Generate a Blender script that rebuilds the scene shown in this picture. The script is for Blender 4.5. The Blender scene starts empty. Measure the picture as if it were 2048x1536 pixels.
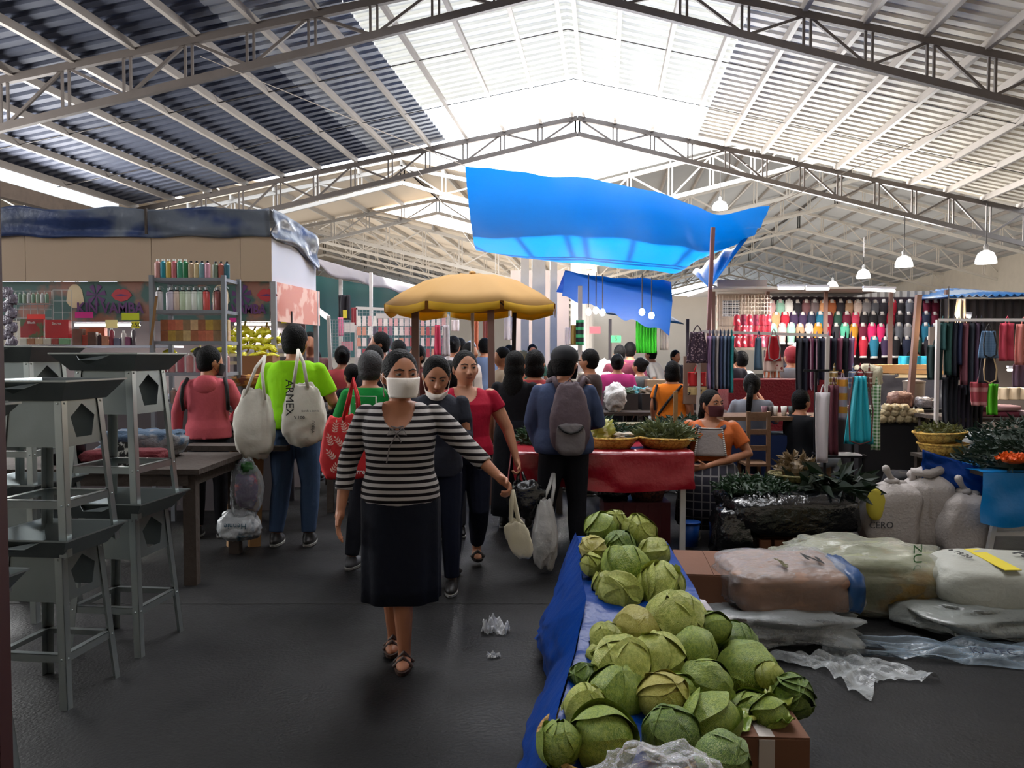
import bpy, math, random
from mathutils import Vector, Matrix, noise
random.seed(7)
SC=bpy.context.scene; COL=SC.collection
PI=math.pi; F=1600.0; CAMZ=1.54; PIT=math.atan(58/F); A0=math.atan(186/F)
def V(*a): return Vector(a)
def P(px,py,Y):
    xc=(px-1024)/F; yc=(768-py)/F; dy=math.cos(PIT)+yc*math.sin(PIT); dz=-math.sin(PIT)+yc*math.cos(PIT); t=Y/dy
    return Vector((t*xc,Y,CAMZ+t*dz))
def GP(px,py,z0=0):
    xc=(px-1024)/F; yc=(768-py)/F; dy=math.cos(PIT)+yc*math.sin(PIT); dz=-math.sin(PIT)+yc*math.cos(PIT); t=(z0-CAMZ)/dz
    return Vector((t*xc,t*dy,z0))
def HP(u,w,z): # hall frame -> world
    return Vector((u+w*math.tan(A0), w, z))  # trusses run square to the aisle view, purlins lean 6.6 degrees
def lin(c):
    def f(v):
        v/=255.0
        return v/12.92 if v<=.04045 else ((v+.055)/1.055)**2.4
    return (f(c[0]),f(c[1]),f(c[2]),1)
_M={}
TMP=bpy.data.scenes.new('work'); TVL=TMP.view_layers[0]
def bake(o):
    TMP.collection.objects.link(o); TVL.update(); dg=TVL.depsgraph; me=bpy.data.meshes.new_from_object(o.evaluated_get(dg)); bpy.data.objects.remove(o); return me
def nt_new(name):
    m=bpy.data.materials.new(name); m.use_nodes=True; t=m.node_tree; t.nodes.clear()
    return m,t,t.nodes,t.links
def mat(name,col,rough=.7,metal=0,var=.12,vs=6,bump=0,bs=40,trans=0,alpha=1,emis=0,spec=.5,col2=None,thr=None,pat=None,ps=10,coat=0,tcol=None):
    if name in _M: return _M[name]
    m,t,N,L=nt_new(name); _M[name]=m
    out=N.new('ShaderNodeOutputMaterial'); b=N.new('ShaderNodeBsdfPrincipled')
    b.inputs['Roughness'].default_value=rough; b.inputs['Metallic'].default_value=metal
    b.inputs['Specular IOR Level'].default_value=spec; b.inputs['Coat Weight'].default_value=coat
    c=lin(col); src=None
    tc=N.new('ShaderNodeTexCoord')
    if col2 is not None or var>0:
        rgb=N.new('ShaderNodeMix'); rgb.data_type='RGBA'
        if col2 is None:
            rgb.inputs[6].default_value=tuple(x*(1-var) for x in c[:3])+(1,); rgb.inputs[7].default_value=tuple(min(1,x*(1+var)) for x in c[:3])+(1,)
            n=N.new('ShaderNodeTexNoise'); n.inputs['Scale'].default_value=vs; n.inputs['Detail'].default_value=3
            L.new(tc.outputs['Object'],n.inputs['Vector']); L.new(n.outputs[0],rgb.inputs[0])
        else:
            rgb.inputs[6].default_value=c; rgb.inputs[7].default_value=lin(col2)
            f=pattern(N,L,tc,pat or 'noise',ps,thr)
            L.new(f,rgb.inputs[0])
        src=rgb.outputs[2]; L.new(src,b.inputs['Base Color'])
    else: b.inputs['Base Color'].default_value=c
    if bump:
        n2=N.new('ShaderNodeTexNoise'); n2.inputs['Scale'].default_value=bs; n2.inputs['Detail'].default_value=4
        L.new(tc.outputs['Object'],n2.inputs['Vector'])
        bm=N.new('ShaderNodeBump'); bm.inputs['Strength'].default_value=bump; bm.inputs['Distance'].default_value=.02
        L.new(n2.outputs[0],bm.inputs['Height']); L.new(bm.outputs[0],b.inputs['Normal'])
    sh=b.outputs[0]
    if emis:
        b.inputs['Emission Color'].default_value=c; b.inputs['Emission Strength'].default_value=emis
    if trans:
        tr=N.new('ShaderNodeBsdfTranslucent'); tr.inputs[0].default_value=lin(tcol or col)
        if src and not tcol: L.new(src,tr.inputs[0])
        mx=N.new('ShaderNodeMixShader'); mx.inputs[0].default_value=trans; L.new(sh,mx.inputs[1]); L.new(tr.outputs[0],mx.inputs[2]); sh=mx.outputs[0]
    if alpha<1:
        tp=N.new('ShaderNodeBsdfTransparent'); mx=N.new('ShaderNodeMixShader'); mx.inputs[0].default_value=alpha
        L.new(tp.outputs[0],mx.inputs[1]); L.new(sh,mx.inputs[2]); sh=mx.outputs[0]
    L.new(sh,out.inputs[0]); return m
def pattern(N,L,tc,kind,ps,thr):
    def mth(op,a,b_=None):
        n=N.new('ShaderNodeMath'); n.operation=op
        for i,v in enumerate((a,b_)):
            if v is None: continue
            if isinstance(v,(int,float)): n.inputs[i].default_value=v
            else: L.new(v,n.inputs[i])
        return n.outputs[0]
    sep=N.new('ShaderNodeSeparateXYZ'); L.new(tc.outputs['Object'],sep.inputs[0])
    if kind=='noise':
        n=N.new('ShaderNodeTexNoise'); n.inputs['Scale'].default_value=ps; n.inputs['Detail'].default_value=4; L.new(tc.outputs['Object'],n.inputs['Vector'])
        r=mth('SUBTRACT',n.outputs[0],thr if thr is not None else .4); 
        k=mth('MULTIPLY',r,5 if thr is None else 14); cl=N.new('ShaderNodeClamp'); L.new(k,cl.inputs[0]); return cl.outputs[0]
    if kind=='voro':
        n=N.new('ShaderNodeTexVoronoi'); n.inputs['Scale'].default_value=ps; L.new(tc.outputs['Object'],n.inputs['Vector']); return mth('LESS_THAN',n.outputs[0],thr or .35)
    def stripe(ax,sc,duty): return mth('LESS_THAN',mth('FRACT',mth('MULTIPLY',sep.outputs[ax],sc)),duty)
    if kind=='z': return stripe(2,ps,thr or .5)
    if kind=='x': return stripe(0,ps,thr or .5)
    if kind=='y': return stripe(1,ps,thr or .5)
    if kind=='plaid': return mth('MAXIMUM',stripe(2,ps,thr or .2),stripe(0,ps,thr or .2))
    if kind=='check':
        a=stripe(2,ps,.5); b=stripe(0,ps,.5); return mth('MULTIPLY',mth('ADD',a,b),.5)
def film(name,col,alpha=.35,rough=.15,bump=.6,bs=14):
    if name in _M: return _M[name]
    m,t,N,L=nt_new(name); _M[name]=m
    out=N.new('ShaderNodeOutputMaterial'); tp=N.new('ShaderNodeBsdfTransparent'); tp.inputs[0].default_value=(.93,.93,.93,1)
    b=N.new('ShaderNodeBsdfPrincipled'); b.inputs['Base Color'].default_value=lin(col); b.inputs['Roughness'].default_value=rough
    b.inputs['Specular IOR Level'].default_value=.9
    tc=N.new('ShaderNodeTexCoord'); n=N.new('ShaderNodeTexNoise'); n.inputs['Scale'].default_value=bs; n.inputs['Detail'].default_value=5
    L.new(tc.outputs['Object'],n.inputs['Vector']); bm=N.new('ShaderNodeBump'); bm.inputs['Strength'].default_value=bump; bm.inputs['Distance'].default_value=.03
    L.new(n.outputs[0],bm.inputs['Height']); L.new(bm.outputs[0],b.inputs['Normal'])
    lw=N.new('ShaderNodeLayerWeight'); lw.inputs[0].default_value=.14; L.new(bm.outputs[0],lw.inputs['Normal'])
    ad=N.new('ShaderNodeMath'); ad.operation='ADD'; ad.use_clamp=True; ad.inputs[1].default_value=alpha; L.new(lw.outputs[1],ad.inputs[0])
    mx=N.new('ShaderNodeMixShader'); L.new(ad.outputs[0],mx.inputs[0]); L.new(tp.outputs[0],mx.inputs[1]); L.new(b.outputs[0],mx.inputs[2]); L.new(mx.outputs[0],out.inputs[0])
    return m
class MB:
    def __init__(s): s.v=[]; s.f=[]
    def q(s,*pts):
        n=len(s.v); s.v+= [tuple(p) for p in pts]; s.f.append(tuple(range(n,n+len(pts)))); return s
    def box(s,c,d,rz=0,rx=0,ry=0,taper=1):
        R=Matrix.Rotation(rz,3,'Z')@Matrix.Rotation(ry,3,'Y')@Matrix.Rotation(rx,3,'X'); n=len(s.v); c=Vector(c)
        for z in (-.5,.5):
            k=taper if z>0 else 1
            for x,y in ((-.5,-.5),(.5,-.5),(.5,.5),(-.5,.5)): s.v.append(tuple(c+R@Vector((x*d[0]*k,y*d[1]*k,z*d[2]))))
        for f in ((3,2,1,0),(4,5,6,7),(0,1,5,4),(1,2,6,5),(2,3,7,6),(3,0,4,7)): s.f.append(tuple(n+i for i in f))
        return s
    def rings(s,rs,cap0=True,cap1=True,closed=True):
        n=len(s.v); k=len(rs[0])
        for r in rs: s.v+=[tuple(p) for p in r]
        for i in range(len(rs)-1):
            for j in range(k if closed else k-1):
                a=n+i*k+j; b=n+i*k+(j+1)%k; s.f.append((a,b,b+k,a+k))
        if cap0: s.f.append(tuple(n+j for j in reversed(range(k))))
        if cap1: s.f.append(tuple(n+(len(rs)-1)*k+j for j in range(k)))
        return s
    def tube(s,pts,rad,k=8,round_=False,cap=True):
        pts=[Vector(p) for p in pts]; rad=list(rad) if hasattr(rad,'__len__') else [rad]*len(pts)
        if round_:
            d0=(pts[0]-pts[1]).normalized(); d1=(pts[-1]-pts[-2]).normalized(); r0,r1=rad[0],rad[-1]
            pts=[pts[0]+d0*r0*.92,pts[0]+d0*r0*.6]+pts+[pts[-1]+d1*r1*.6,pts[-1]+d1*r1*.92]; rad=[r0*.38,r0*.8]+rad+[r1*.8,r1*.38]
        rs=[]; up=None
        for i,p in enumerate(pts):
            t=(pts[min(i+1,len(pts)-1)]-pts[max(i-1,0)])
            t=t.normalized() if t.length>1e-9 else Vector((0,0,1))
            if up is None: up=t.orthogonal().normalized()
            up=(up-t*up.dot(t)); up=up.normalized() if up.length>1e-6 else t.orthogonal().normalized()
            w=t.cross(up); rs.append([p+(up*math.cos(2*PI*j/k)+w*math.sin(2*PI*j/k))*rad[i] for j in range(k)])
        return s.rings(rs,cap,cap)
    def bar(s,a,b,w,h=None):
        a=Vector(a); b=Vector(b); h=h or w; d=b-a; L=d.length
        if L<1e-6: return s
        R=d.to_track_quat('Z','Y').to_matrix(); n=len(s.v)
        for z in (0,L):
            for x,y in ((-.5,-.5),(.5,-.5),(.5,.5),(-.5,.5)): s.v.append(tuple(a+R@Vector((x*w,y*h,z))))
        for f in ((3,2,1,0),(4,5,6,7),(0,1,5,4),(1,2,6,5),(2,3,7,6),(3,0,4,7)): s.f.append(tuple(n+i for i in f))
        return s
    def lathe(s,c,prof,k=16,ax=None,sx=1,sy=1,cap0=True,cap1=True):
        c=Vector(c); R=ax or Matrix.Identity(3)
        return s.rings([[c+R@Vector((r*math.cos(2*PI*j/k)*sx,r*math.sin(2*PI*j/k)*sy,z)) for j in range(k)] for r,z in prof],cap0,cap1)
    def ell(s,c,r,k=12,m=8,R=None):
        c=Vector(c); R=R or Matrix.Identity(3); rs=[]
        for i in range(1,m):
            a=PI*i/m; rs.append([c+R@Vector((r[0]*math.sin(a)*math.cos(2*PI*j/k),r[1]*math.sin(a)*math.sin(2*PI*j/k),-r[2]*math.cos(a))) for j in range(k)])
        n=len(s.v); s.rings(rs,False,False)
        s.v.append(tuple(c+R@Vector((0,0,-r[2])))); b=len(s.v)-1; s.v.append(tuple(c+R@Vector((0,0,r[2])))); t=b+1; e=n+(m-2)*k
        for j in range(k):
            s.f.append((b,n+(j+1)%k,n+j)); s.f.append((t,e+j,e+(j+1)%k))
        return s
    def grid(s,fn,nu,nv,flip=False,thick=0):
        n=len(s.v)
        for i in range(nu+1):
            for j in range(nv+1): s.v.append(tuple(fn(i/nu,j/nv)))
        for i in range(nu):
            for j in range(nv):
                a=n+i*(nv+1)+j; f=(a,a+nv+1,a+nv+2,a+1); s.f.append(f[::-1] if flip else f)
        return s
    def blob(s,c,r,R=None,pw=.6,amp=.04,ns=3,seed=0,k=24,m=16,fn=None):
        c=Vector(c); R=R or Matrix.Identity(3); rs=[]
        def sp(v): return math.copysign(abs(v)**pw,v)
        def pt(a,b):
            x,y,z=sp(math.sin(a))*sp(math.cos(b)),sp(math.sin(a))*sp(math.sin(b)),-sp(math.cos(a))
            q=Vector((x,y,z)); d=1+amp*noise.noise(q*ns+Vector((seed*7.3,seed,0)))*2+amp*.7*noise.noise(q*ns*2.7+Vector((0,seed*3.1,9)))
            q=Vector((x*r[0]*d,y*r[1]*d,z*r[2]*d))
            if fn: q=fn(q)
            return c+R@q
        for i in range(1,m): rs.append([pt(PI*i/m,2*PI*j/k) for j in range(k)])
        n=len(s.v); s.rings(rs,False,False); s.v.append(tuple(pt(0,0))); b=len(s.v)-1; s.v.append(tuple(pt(PI,0))); e=n+(m-2)*k
        for j in range(k):
            s.f.append((b,n+(j+1)%k,n+j)); s.f.append((b+1,e+j,e+(j+1)%k))
        return s
    def mesh(s,name,m=None,smooth=False,ang=None):
        me=bpy.data.meshes.new(name); me.from_pydata(s.v,[],s.f); me.update()
        if smooth: me.polygons.foreach_set('use_smooth',[True]*len(me.polygons))
        if ang:
            try: me.set_sharp_from_angle(angle=math.radians(ang))
            except Exception: pass
        for x in (m if isinstance(m,(list,tuple)) else [m]):
            if x: me.materials.append(x)
        return me
    def build(s,name,m,parent=None,smooth=False,ang=None,sol=0,off=-1,bev=0):
        o=bpy.data.objects.new(name,s.mesh(name,m,smooth,ang)); COL.objects.link(o)
        if parent: o.parent=parent
        if sol:
            d=o.modifiers.new('t','SOLIDIFY'); d.thickness=sol; d.offset=off
        if bev:
            d=o.modifiers.new('b','BEVEL'); d.width=bev; d.segments=2; d.limit_method='ANGLE'
        return o
def tag(o,label,cat,group=None,kind=None):
    o['label']=label; o['category']=cat
    if group: o['group']=group
    if kind: o['kind']=kind
    return o
def thing(name,label,cat,loc=(0,0,0),rz=0,group=None):
    o=bpy.data.objects.new(name,None); COL.objects.link(o); o.location=loc; o.rotation_euler=(0,0,rz); o.empty_display_size=.1
    return tag(o,label,cat,group)
def struct(o): o['kind']='structure'; return o
def dup(o,loc=None,rz=None,label=None,parent=None,scale=None,rot=None,mats=None):
    c=o.copy(); COL.objects.link(c)
    if parent is not None: c.parent=parent
    if loc is not None: c.location=loc
    if rz is not None: c.rotation_euler=(0,0,rz)
    if rot is not None: c.rotation_euler=rot
    if scale is not None: c.scale=(scale,)*3 if not hasattr(scale,'__len__') else scale
    if label: c['label']=label
    for ch in list(o.children):
        dup(ch,parent=c)
    return c
def text(s,loc,size,m,parent=None,rot=(PI/2,0,0),name='lettering',ext=.001,sx=1,bold=0):
    cu=bpy.data.curves.new(name,'FONT'); cu.body=s; cu.size=size; cu.extrude=ext; cu.offset=bold; cu.align_x='CENTER'; cu.align_y='CENTER'; cu.resolution_u=2
    cu.materials.append(m); me=bake(bpy.data.objects.new(name,cu))
    if not me.materials: me.materials.append(m)
    o=bpy.data.objects.new(name,me); COL.objects.link(o); o.location=loc; o.rotation_euler=rot; o.scale=(sx,1,1)
    if parent: o.parent=parent
    return o
ORD=['first','second','third','fourth','fifth','sixth','seventh','eighth','ninth','tenth','eleventh','twelfth','thirteenth','fourteenth','fifteenth','sixteenth','seventeenth','eighteenth','nineteenth','twentieth','twenty-first','twenty-second','twenty-third','twenty-fourth','twenty-fifth','twenty-sixth','twenty-seventh','twenty-eighth','twenty-ninth','thirtieth']
def remesh(mb,name,m,parent,vox,sm=4,cut=None,smf=.6):
    me=mb.mesh('tmp'); o=bpy.data.objects.new('tmp',me)
    r=o.modifiers.new('r','REMESH'); r.mode='VOXEL'; r.voxel_size=vox; r.use_smooth_shade=True
    if sm:
        k=o.modifiers.new('s','SMOOTH'); k.iterations=sm; k.factor=smf
    me2=bake(o); bpy.data.meshes.remove(me); me2.name=name
    if cut:
        import bmesh
        bm=bmesh.new(); bm.from_mesh(me2); dl=[f for f in bm.faces if cut(f.calc_center_median())]
        bmesh.ops.delete(bm,geom=dl,context='FACES'); bm.to_mesh(me2); bm.free()
    me2.polygons.foreach_set('use_smooth',[True]*len(me2.polygons))
    me2.materials.clear(); me2.materials.append(m)
    q=bpy.data.objects.new(name,me2); COL.objects.link(q)
    if parent: q.parent=parent
    return q
# ---------- camera, world, light ----------
cam=bpy.data.cameras.new('camera'); co=bpy.data.objects.new('camera',cam); COL.objects.link(co)
cam.sensor_width=36; cam.lens=F/2048*36; co.location=(0,0,CAMZ); co.rotation_euler=(PI/2-PIT,0,0); cam.clip_end=400; SC.camera=co
SC.view_settings.view_transform='Standard'; SC.view_settings.look='None'; SC.view_settings.gamma=1; SC.view_settings.use_curve_mapping=False
SC.view_settings.exposure=0.72
cy=SC.cycles; cy.max_bounces=5; cy.diffuse_bounces=3; cy.glossy_bounces=2; cy.transmission_bounces=3; cy.transparent_max_bounces=10
cy.use_denoising=True; cy.use_adaptive_sampling=True; cy.adaptive_threshold=.04; cy.caustics_reflective=False; cy.caustics_refractive=False; cy.sample_clamp_indirect=4
w=bpy.data.worlds.new('sky'); SC.world=w; w.use_nodes=True; bg=w.node_tree.nodes['Background']; bg.inputs[0].default_value=(.86,.93,1,1); bg.inputs[1].default_value=2.6
def area(name,loc,rot,sx,sy,e,col=(1,1,1),spread=None):
    l=bpy.data.lights.new(name,'AREA'); l.shape='RECTANGLE'; l.size=sx; l.size_y=sy; l.energy=e; l.color=col
    if spread: l.spread=spread
    o=bpy.data.objects.new(name,l); COL.objects.link(o); o.location=loc; o.rotation_euler=rot; return o
def point(name,loc,e,col=(1,1,1),r=.05):
    l=bpy.data.lights.new(name,'POINT'); l.energy=e; l.color=col; l.shadow_soft_size=r
    o=bpy.data.objects.new(name,l); COL.objects.link(o); o.location=loc; return o
sun=bpy.data.lights.new('sun','SUN'); sun.energy=17; sun.angle=.02; sun.color=(1,.96,.9); so=bpy.data.objects.new('sun',sun); COL.objects.link(so)
SUN_EL=math.radians(40); SUN_AZ=math.radians(4)
sd=Vector((math.sin(SUN_AZ)*math.cos(SUN_EL),math.cos(SUN_AZ)*math.cos(SUN_EL),math.sin(SUN_EL)))  # direction towards sun
so.rotation_euler=sd.to_track_quat('Z','Y').to_euler()
# ---------- floor ----------
def floor_mat():
    m,t,N,L=nt_new('dark worn concrete'); out=N.new('ShaderNodeOutputMaterial'); b=N.new('ShaderNodeBsdfPrincipled'); tc=N.new('ShaderNodeTexCoord')
    n=N.new('ShaderNodeTexNoise'); n.inputs['Scale'].default_value=1.3; n.inputs['Detail'].default_value=8; L.new(tc.outputs['Object'],n.inputs[0])
    cr=N.new('ShaderNodeValToRGB'); cr.color_ramp.elements[0].position=.3; cr.color_ramp.elements[0].color=lin((13,13,15)); cr.color_ramp.elements[1].position=.75; cr.color_ramp.elements[1].color=lin((28,27,27)); L.new(n.outputs[0],cr.inputs[0])
    L.new(cr.outputs[0],b.inputs['Base Color']); b.inputs['Specular IOR Level'].default_value=.22
    n2=N.new('ShaderNodeTexNoise'); n2.inputs['Scale'].default_value=60; n2.inputs['Detail'].default_value=5; L.new(tc.outputs['Object'],n2.inputs[0])
    bm=N.new('ShaderNodeBump'); bm.inputs['Strength'].default_value=.35; bm.inputs['Distance'].default_value=.01; L.new(n2.outputs[0],bm.inputs['Height']); L.new(bm.outputs[0],b.inputs['Normal'])
    mr=N.new('ShaderNodeMapRange'); mr.inputs[1].default_value=.3; mr.inputs[2].default_value=.7; mr.inputs[3].default_value=.38; mr.inputs[4].default_value=.75; L.new(n.outputs[0],mr.inputs[0]); L.new(mr.outputs[0],b.inputs['Roughness'])
    L.new(b.outputs[0],out.inputs[0]); return m
fm=floor_mat()
struct(MB().box((0,40,-.05),(90,120,.1)).build('floor',fm))
jm=mat('joint filler dark',(44,43,42),.8,var=.1)
js=MB()
for wv in (4.9,9.6): js.bar(HP(-8,wv,.0015),HP(9,wv,.0015),.006,.002)
struct(js.build('trim_1',jm))
# ---------- near hall roof ----------
HR=CAMZ+6.93; SL=.207; UR=-.81; UL=-13.6; UE=12.0
def rz_(u): return HR-SL*abs(u-UR)
zinc_shade=mat('galvanised roof sheet',(70,76,94),.55,.25,var=.12,vs=1.5)  # dark copy of the sheet: shade of the left slope put into the colour
zinc_lit=mat('galvanised roof sheet lit side',(214,206,192),.6,0,var=.14,vs=1.2)  # pale copy of the sheet: brightness of the lit right slope painted in
zinc_mid=mat('galvanised roof sheet half lit',(140,144,152),.55,.1,var=.12,vs=1.5)  # in-between tone, painting the falloff of light beside the bright ridge
ridge_glow=mat('translucent ridge sheet for glow',(214,214,210),.5,0,var=.08,vs=2,trans=.32)  # translucent whitish sheets added to make the roof glow near the ridge
def sheet(u0,u1,w0,w1,name,m):
    b=MB(); per=.32; n=int((w1-w0)/per); pr=[(0,0),(.5,0),(.58,.045),(.92,.045)]
    ws=[(w0+(i+a)*per,h) for i in range(n) for a,h in pr]+[(w1,0)]
    nu=max(1,int(abs(u1-u0)/3)); rs=[[HP(u0+(u1-u0)*j/nu,wv,rz_(u0+(u1-u0)*j/nu)+h) for j in range(nu+1)] for wv,h in ws]
    b.rings(rs,False,False,closed=False); return struct(b.build(name,m,sol=.004,off=0))
W0=-6; W2=23.0; WO=20.0
sheet(UL,-6.6,W0,W2+.15,'ceiling_left',zinc_shade)
sheet(-6.6,-4.6,W0,W2+.15,'ceiling_left.001',zinc_mid)
sheet(-4.6,UR,W0,14.2,'ceiling_left.002',zinc_mid); sheet(-4.6,UR,14.2,WO,'ceiling_ridge',ridge_glow)
sheet(UR,2.6,W0,14.2,'ceiling_right',zinc_lit); sheet(UR,2.6,14.2,WO,'ceiling_ridge.001',ridge_glow)
sheet(2.6,UE,W0,W2+.15,'ceiling_right.001',zinc_lit)
pm=mat('painted purlin',(150,142,135),.5,.1,var=.15,vs=3)
us=[UR-.16,UR+.16]+[UR+1.05*k for k in range(1,13)]+[UR-1.05*k for k in range(1,13)]
for u in us:
    b=MB(); z=rz_(u)-.085; b.bar(HP(u,W0,z),HP(u,W2+.1,z),.055,.15)
    b.bar(HP(u,W0,z-.075)+Vector((.02,0,0)),HP(u,W2+.1,z-.075)+Vector((.02,0,0)),.085,.012)
    struct(b.build('roof_purlin',pm))
rm=mat('sag rod steel',(70,66,64),.5,.5,var=0)
for wv in (-3,0,3,8,11,17,20):
    b=MB(); b.bar(HP(UL,wv,rz_(UL)-.12),HP(UR,wv,rz_(UR)-.12),.018); b.bar(HP(UR,wv,rz_(UR)-.12),HP(UE,wv,rz_(UE)-.12),.018); struct(b.build('roof_tie_rod',rm))
tm=mat('dark truss steel',(92,84,80),.55,.2,var=.2,vs=4)
tmw=mat('white truss paint',(205,196,184),.5,0,var=.08)
tmg=mat('grey truss paint',(165,160,154),.5,0,var=.1)
def truss(name,ridge,ur,ue0,ue1,w,sl,m,depth=.75,dr=.28,pan=1.05,th=.07,full=True):
    """gable truss in the hall frame: top chord under the sheets, bottom chord steeper, webs between"""
    b=MB()
    for ue in (ue0,ue1):
        s=1 if ue>ur else -1; n=max(2,int(round(abs(ue-ur)/pan))); T=[];B=[]
        for i in range(n+1):
            u=ur+(ue-ur)*i/n; zt=ridge-sl*abs(u-ur)-.2; T.append(HP(u,w,zt)); B.append(HP(u,w,zt-dr-(depth-dr)*i/n))
        b.bar(T[0],T[-1],th,th*1.3); b.bar(B[0],B[-1],th,th*1.3)
        for i in range(0,n+1):
            for q in (-.06,.06):
                dv=HP(q,0,0); b.bar(T[i]+dv,B[i]+dv,th*.4)
            if i<n:
                a,c=(T[i],B[i+1]) if i%2==0 else (B[i],T[i+1])
                b.bar(a,c,th*.5)
    return struct(b.build(name,m))
for i,wv in enumerate((-4,5,14,23)):
    truss('roof_truss',HR,UR,UL,UE,wv,SL,tm,depth=.92,dr=.45,th=.1)
# left eave beam + bright translucent strip
struct(MB().bar(HP(UL-.1,W0,rz_(UL)-.55),HP(UL-.1,W2,rz_(UL)-.55),.25,.35).build('trim_2',mat('rusty eave beam',(120,104,92),.7,var=.3)))
struct(MB().q(HP(UL-.3,W0,rz_(UL)-.3),HP(UL-.3,W2,rz_(UL)-.3),HP(UL-.3,W2,rz_(UL)+.1),HP(UL-.3,W0,rz_(UL)+.1)).build('window_1',mat('translucent eave strip',(225,228,230),.5,trans=.8,var=.05),sol=.004))
wl=MB(); wl.bar(HP(UL-.45,-6,1.5),HP(UL-.45,23,1.5),.12,3.0); 
cream=mat('plastered wall cream',(190,180,165),.8,var=.12,vs=2)
struct(MB().box(HP(UL-.45,8.5,1.6),(.15,29,3.2),rz=-A0).build('wall_left',cream))
struct(MB().box(HP(-1,-6.2,4.2),(27,.15,8.4),rz=0).build('wall_back',cream))
# ---------- far halls ----------
farL=mat('far roof cream sheet',(196,180,160),.7,var=.1,vs=.6); farR=mat('far roof grey sheet',(170,168,165),.7,var=.1,vs=.6)
def far_roof(ridge,ur,ue0,ue1,w0,w1,sl,name,m):
    for k,ue in enumerate((ue0,ue1)):
        b=MB(); b.q(HP(ur,w0,ridge),HP(ur,w1,ridge),HP(ue,w1,ridge-sl*abs(ue-ur)),HP(ue,w0,ridge-sl*abs(ue-ur)))
        struct(b.build(name+('_left' if k==0 else '_right'),m,sol=.03))
        n=int(abs(ue-ur)/1.3)
        for i in range(n+1):
            u=ur+(ue-ur)*i/n; z=ridge-sl*abs(u-ur)-.1
            struct(MB().bar(HP(u,w0,z),HP(u,w1,z),.06,.16).build('roof_purlin',pm if name.endswith('grey') else tmg))
RR=CAMZ+9.1; RL=CAMZ+7.9
far_roof(RR,12,-.6,25,27.5,100,.25,'ceiling_far_grey',farR)
far_roof(RL,-18.5,-31,-1.4,31,100,.245,'ceiling_far_cream',farL)
for wv in (27.5,34.5,42,50,58,67,78,90): truss('roof_truss',RR,12,-.6,25,wv,.25,tmw if wv<80 else tmg,depth=1.1,dr=1.1,pan=1.4,th=.11)
for wv in (31.5,38,45,53,62,72,84): truss('roof_truss',RL,-18.5,-31,-1.4,wv,.245,tmw if wv<60 else tmg,depth=1.1,dr=1.1,pan=1.4,th=.1)
far_roof(CAMZ+6.2,-6.5,-16,-1.2,25.6,31.4,.2,'ceiling_link_cream',farL)
for wv in (25.8,31.2): truss('roof_truss',CAMZ+6.2,-6.5,-16,-1.2,wv,.2,tmg,depth=.9,dr=.5,pan=1.3,th=.09)
# valley columns and far wall
colm=mat('pale column paint',(205,195,185),.6,var=.08)
for wv in (27.5,34.5,42,50,58): 
    b=MB(); b.box(HP(-1.0,wv,3.0),(.35,.35,6.0),rz=-A0); b.box(HP(-1.0,wv,6.05),(.6,.5,.12),rz=-A0); struct(b.build('pillar',colm))
struct(MB().box(HP(-3,66,3.2),(60,.2,6.4),rz=0).build('wall_far',mat('far wall pale',(214,203,190),.8,var=.1,vs=.5)))
struct(MB().box(HP(24.5,50,3.85),(.2,60,7.7),rz=-A0).build('wall_right',cream))
struct(MB().box(HP(12.3,5,2.8),(.2,26,5.6),rz=-A0).build('wall_right.001',cream))
# ---------- lights ----------
area('eave_daylight',HP(UL+.8,12,4.2),(0,math.radians(-100),-A0),3,18,1250,(1,.985,.96))
area('gap_daylight',HP(-1,24.3,7.6),(math.radians(40),0,-A0),10,2,900,(.95,.97,1))
area('far_bounce_fill',HP(-8,42,1.0),(math.radians(180),0,-A0),16,26,1400,(1,.95,.88))  # added fill aimed up from below, stands in for floor bounce on the roof
area('far_bounce_fill',HP(11,46,1.0),(math.radians(180),0,-A0),16,30,1100,(1,.97,.93))  # second unseen upward fill, brightens the grey far roof
def aim(name,loc,d,sx,sy,e,col):
    o=area(name,loc,(0,0,0),sx,sy,e,col); o.rotation_euler=Vector(d).to_track_quat('-Z','Y').to_euler()
aim('gap_fill_up',HP(3,25,5.0),HP(.15,-1,.42),14,2,1500,(1,.985,.96))  # unseen fill below the gap, added to brighten the near roof underside
area('roof_fill',HP(.5,3.5,7.6),(0,0,-A0),4,3,120,(.93,.96,1))  # unseen overhead fill for the foreground
area('roof_fill',HP(-.5,9.8,7.4),(0,0,-A0),6,3,470,(.98,.98,1))  # added overhead fill that brightens the kiosk front and mid-distance people
# ---------- people ----------
SK=dict(a=(178,120,90),b=(140,90,66),c=(196,138,108))
def skin(k): return mat('skin '+k,SK[k],.5,var=.06,vs=8,spec=.4)
hairm=mat('black hair',(9,8,9),.6,var=.3,vs=30,bump=.6,bs=90,spec=.12)
hairg=mat('greying hair',(34,33,36),.65,var=.4,vs=30,bump=.5,bs=90)
shoem=mat('dark shoe',(28,26,27),.5); solem=mat('pale shoe sole',(150,148,145),.6)
eyew=mat('eye white',(160,150,142),.3,var=0); eyed=mat('dark iris',(28,16,12),.2,var=0); lipm=mat('lips',(150,84,74),.5,var=.05); browm=mat('brow hair',(26,18,16),.7,var=0)
maskw=mat('white face mask',(246,236,228),.8,var=.04,bump=.2,bs=30); maskr=mat('maroon face mask',(72,20,30),.8); maskb=mat('black face mask',(22,20,24),.8)
TOR=[(.80,.150,.105,0),(.86,.168,.118,.004),(.93,.162,.112,0),(1.00,.140,.098,-.004),(1.08,.140,.102,-.008),(1.16,.150,.112,-.014),(1.23,.156,.106,-.008),(1.285,.150,.088,0),(1.325,.115,.070,.004),(1.352,.072,.058,.008)]
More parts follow.
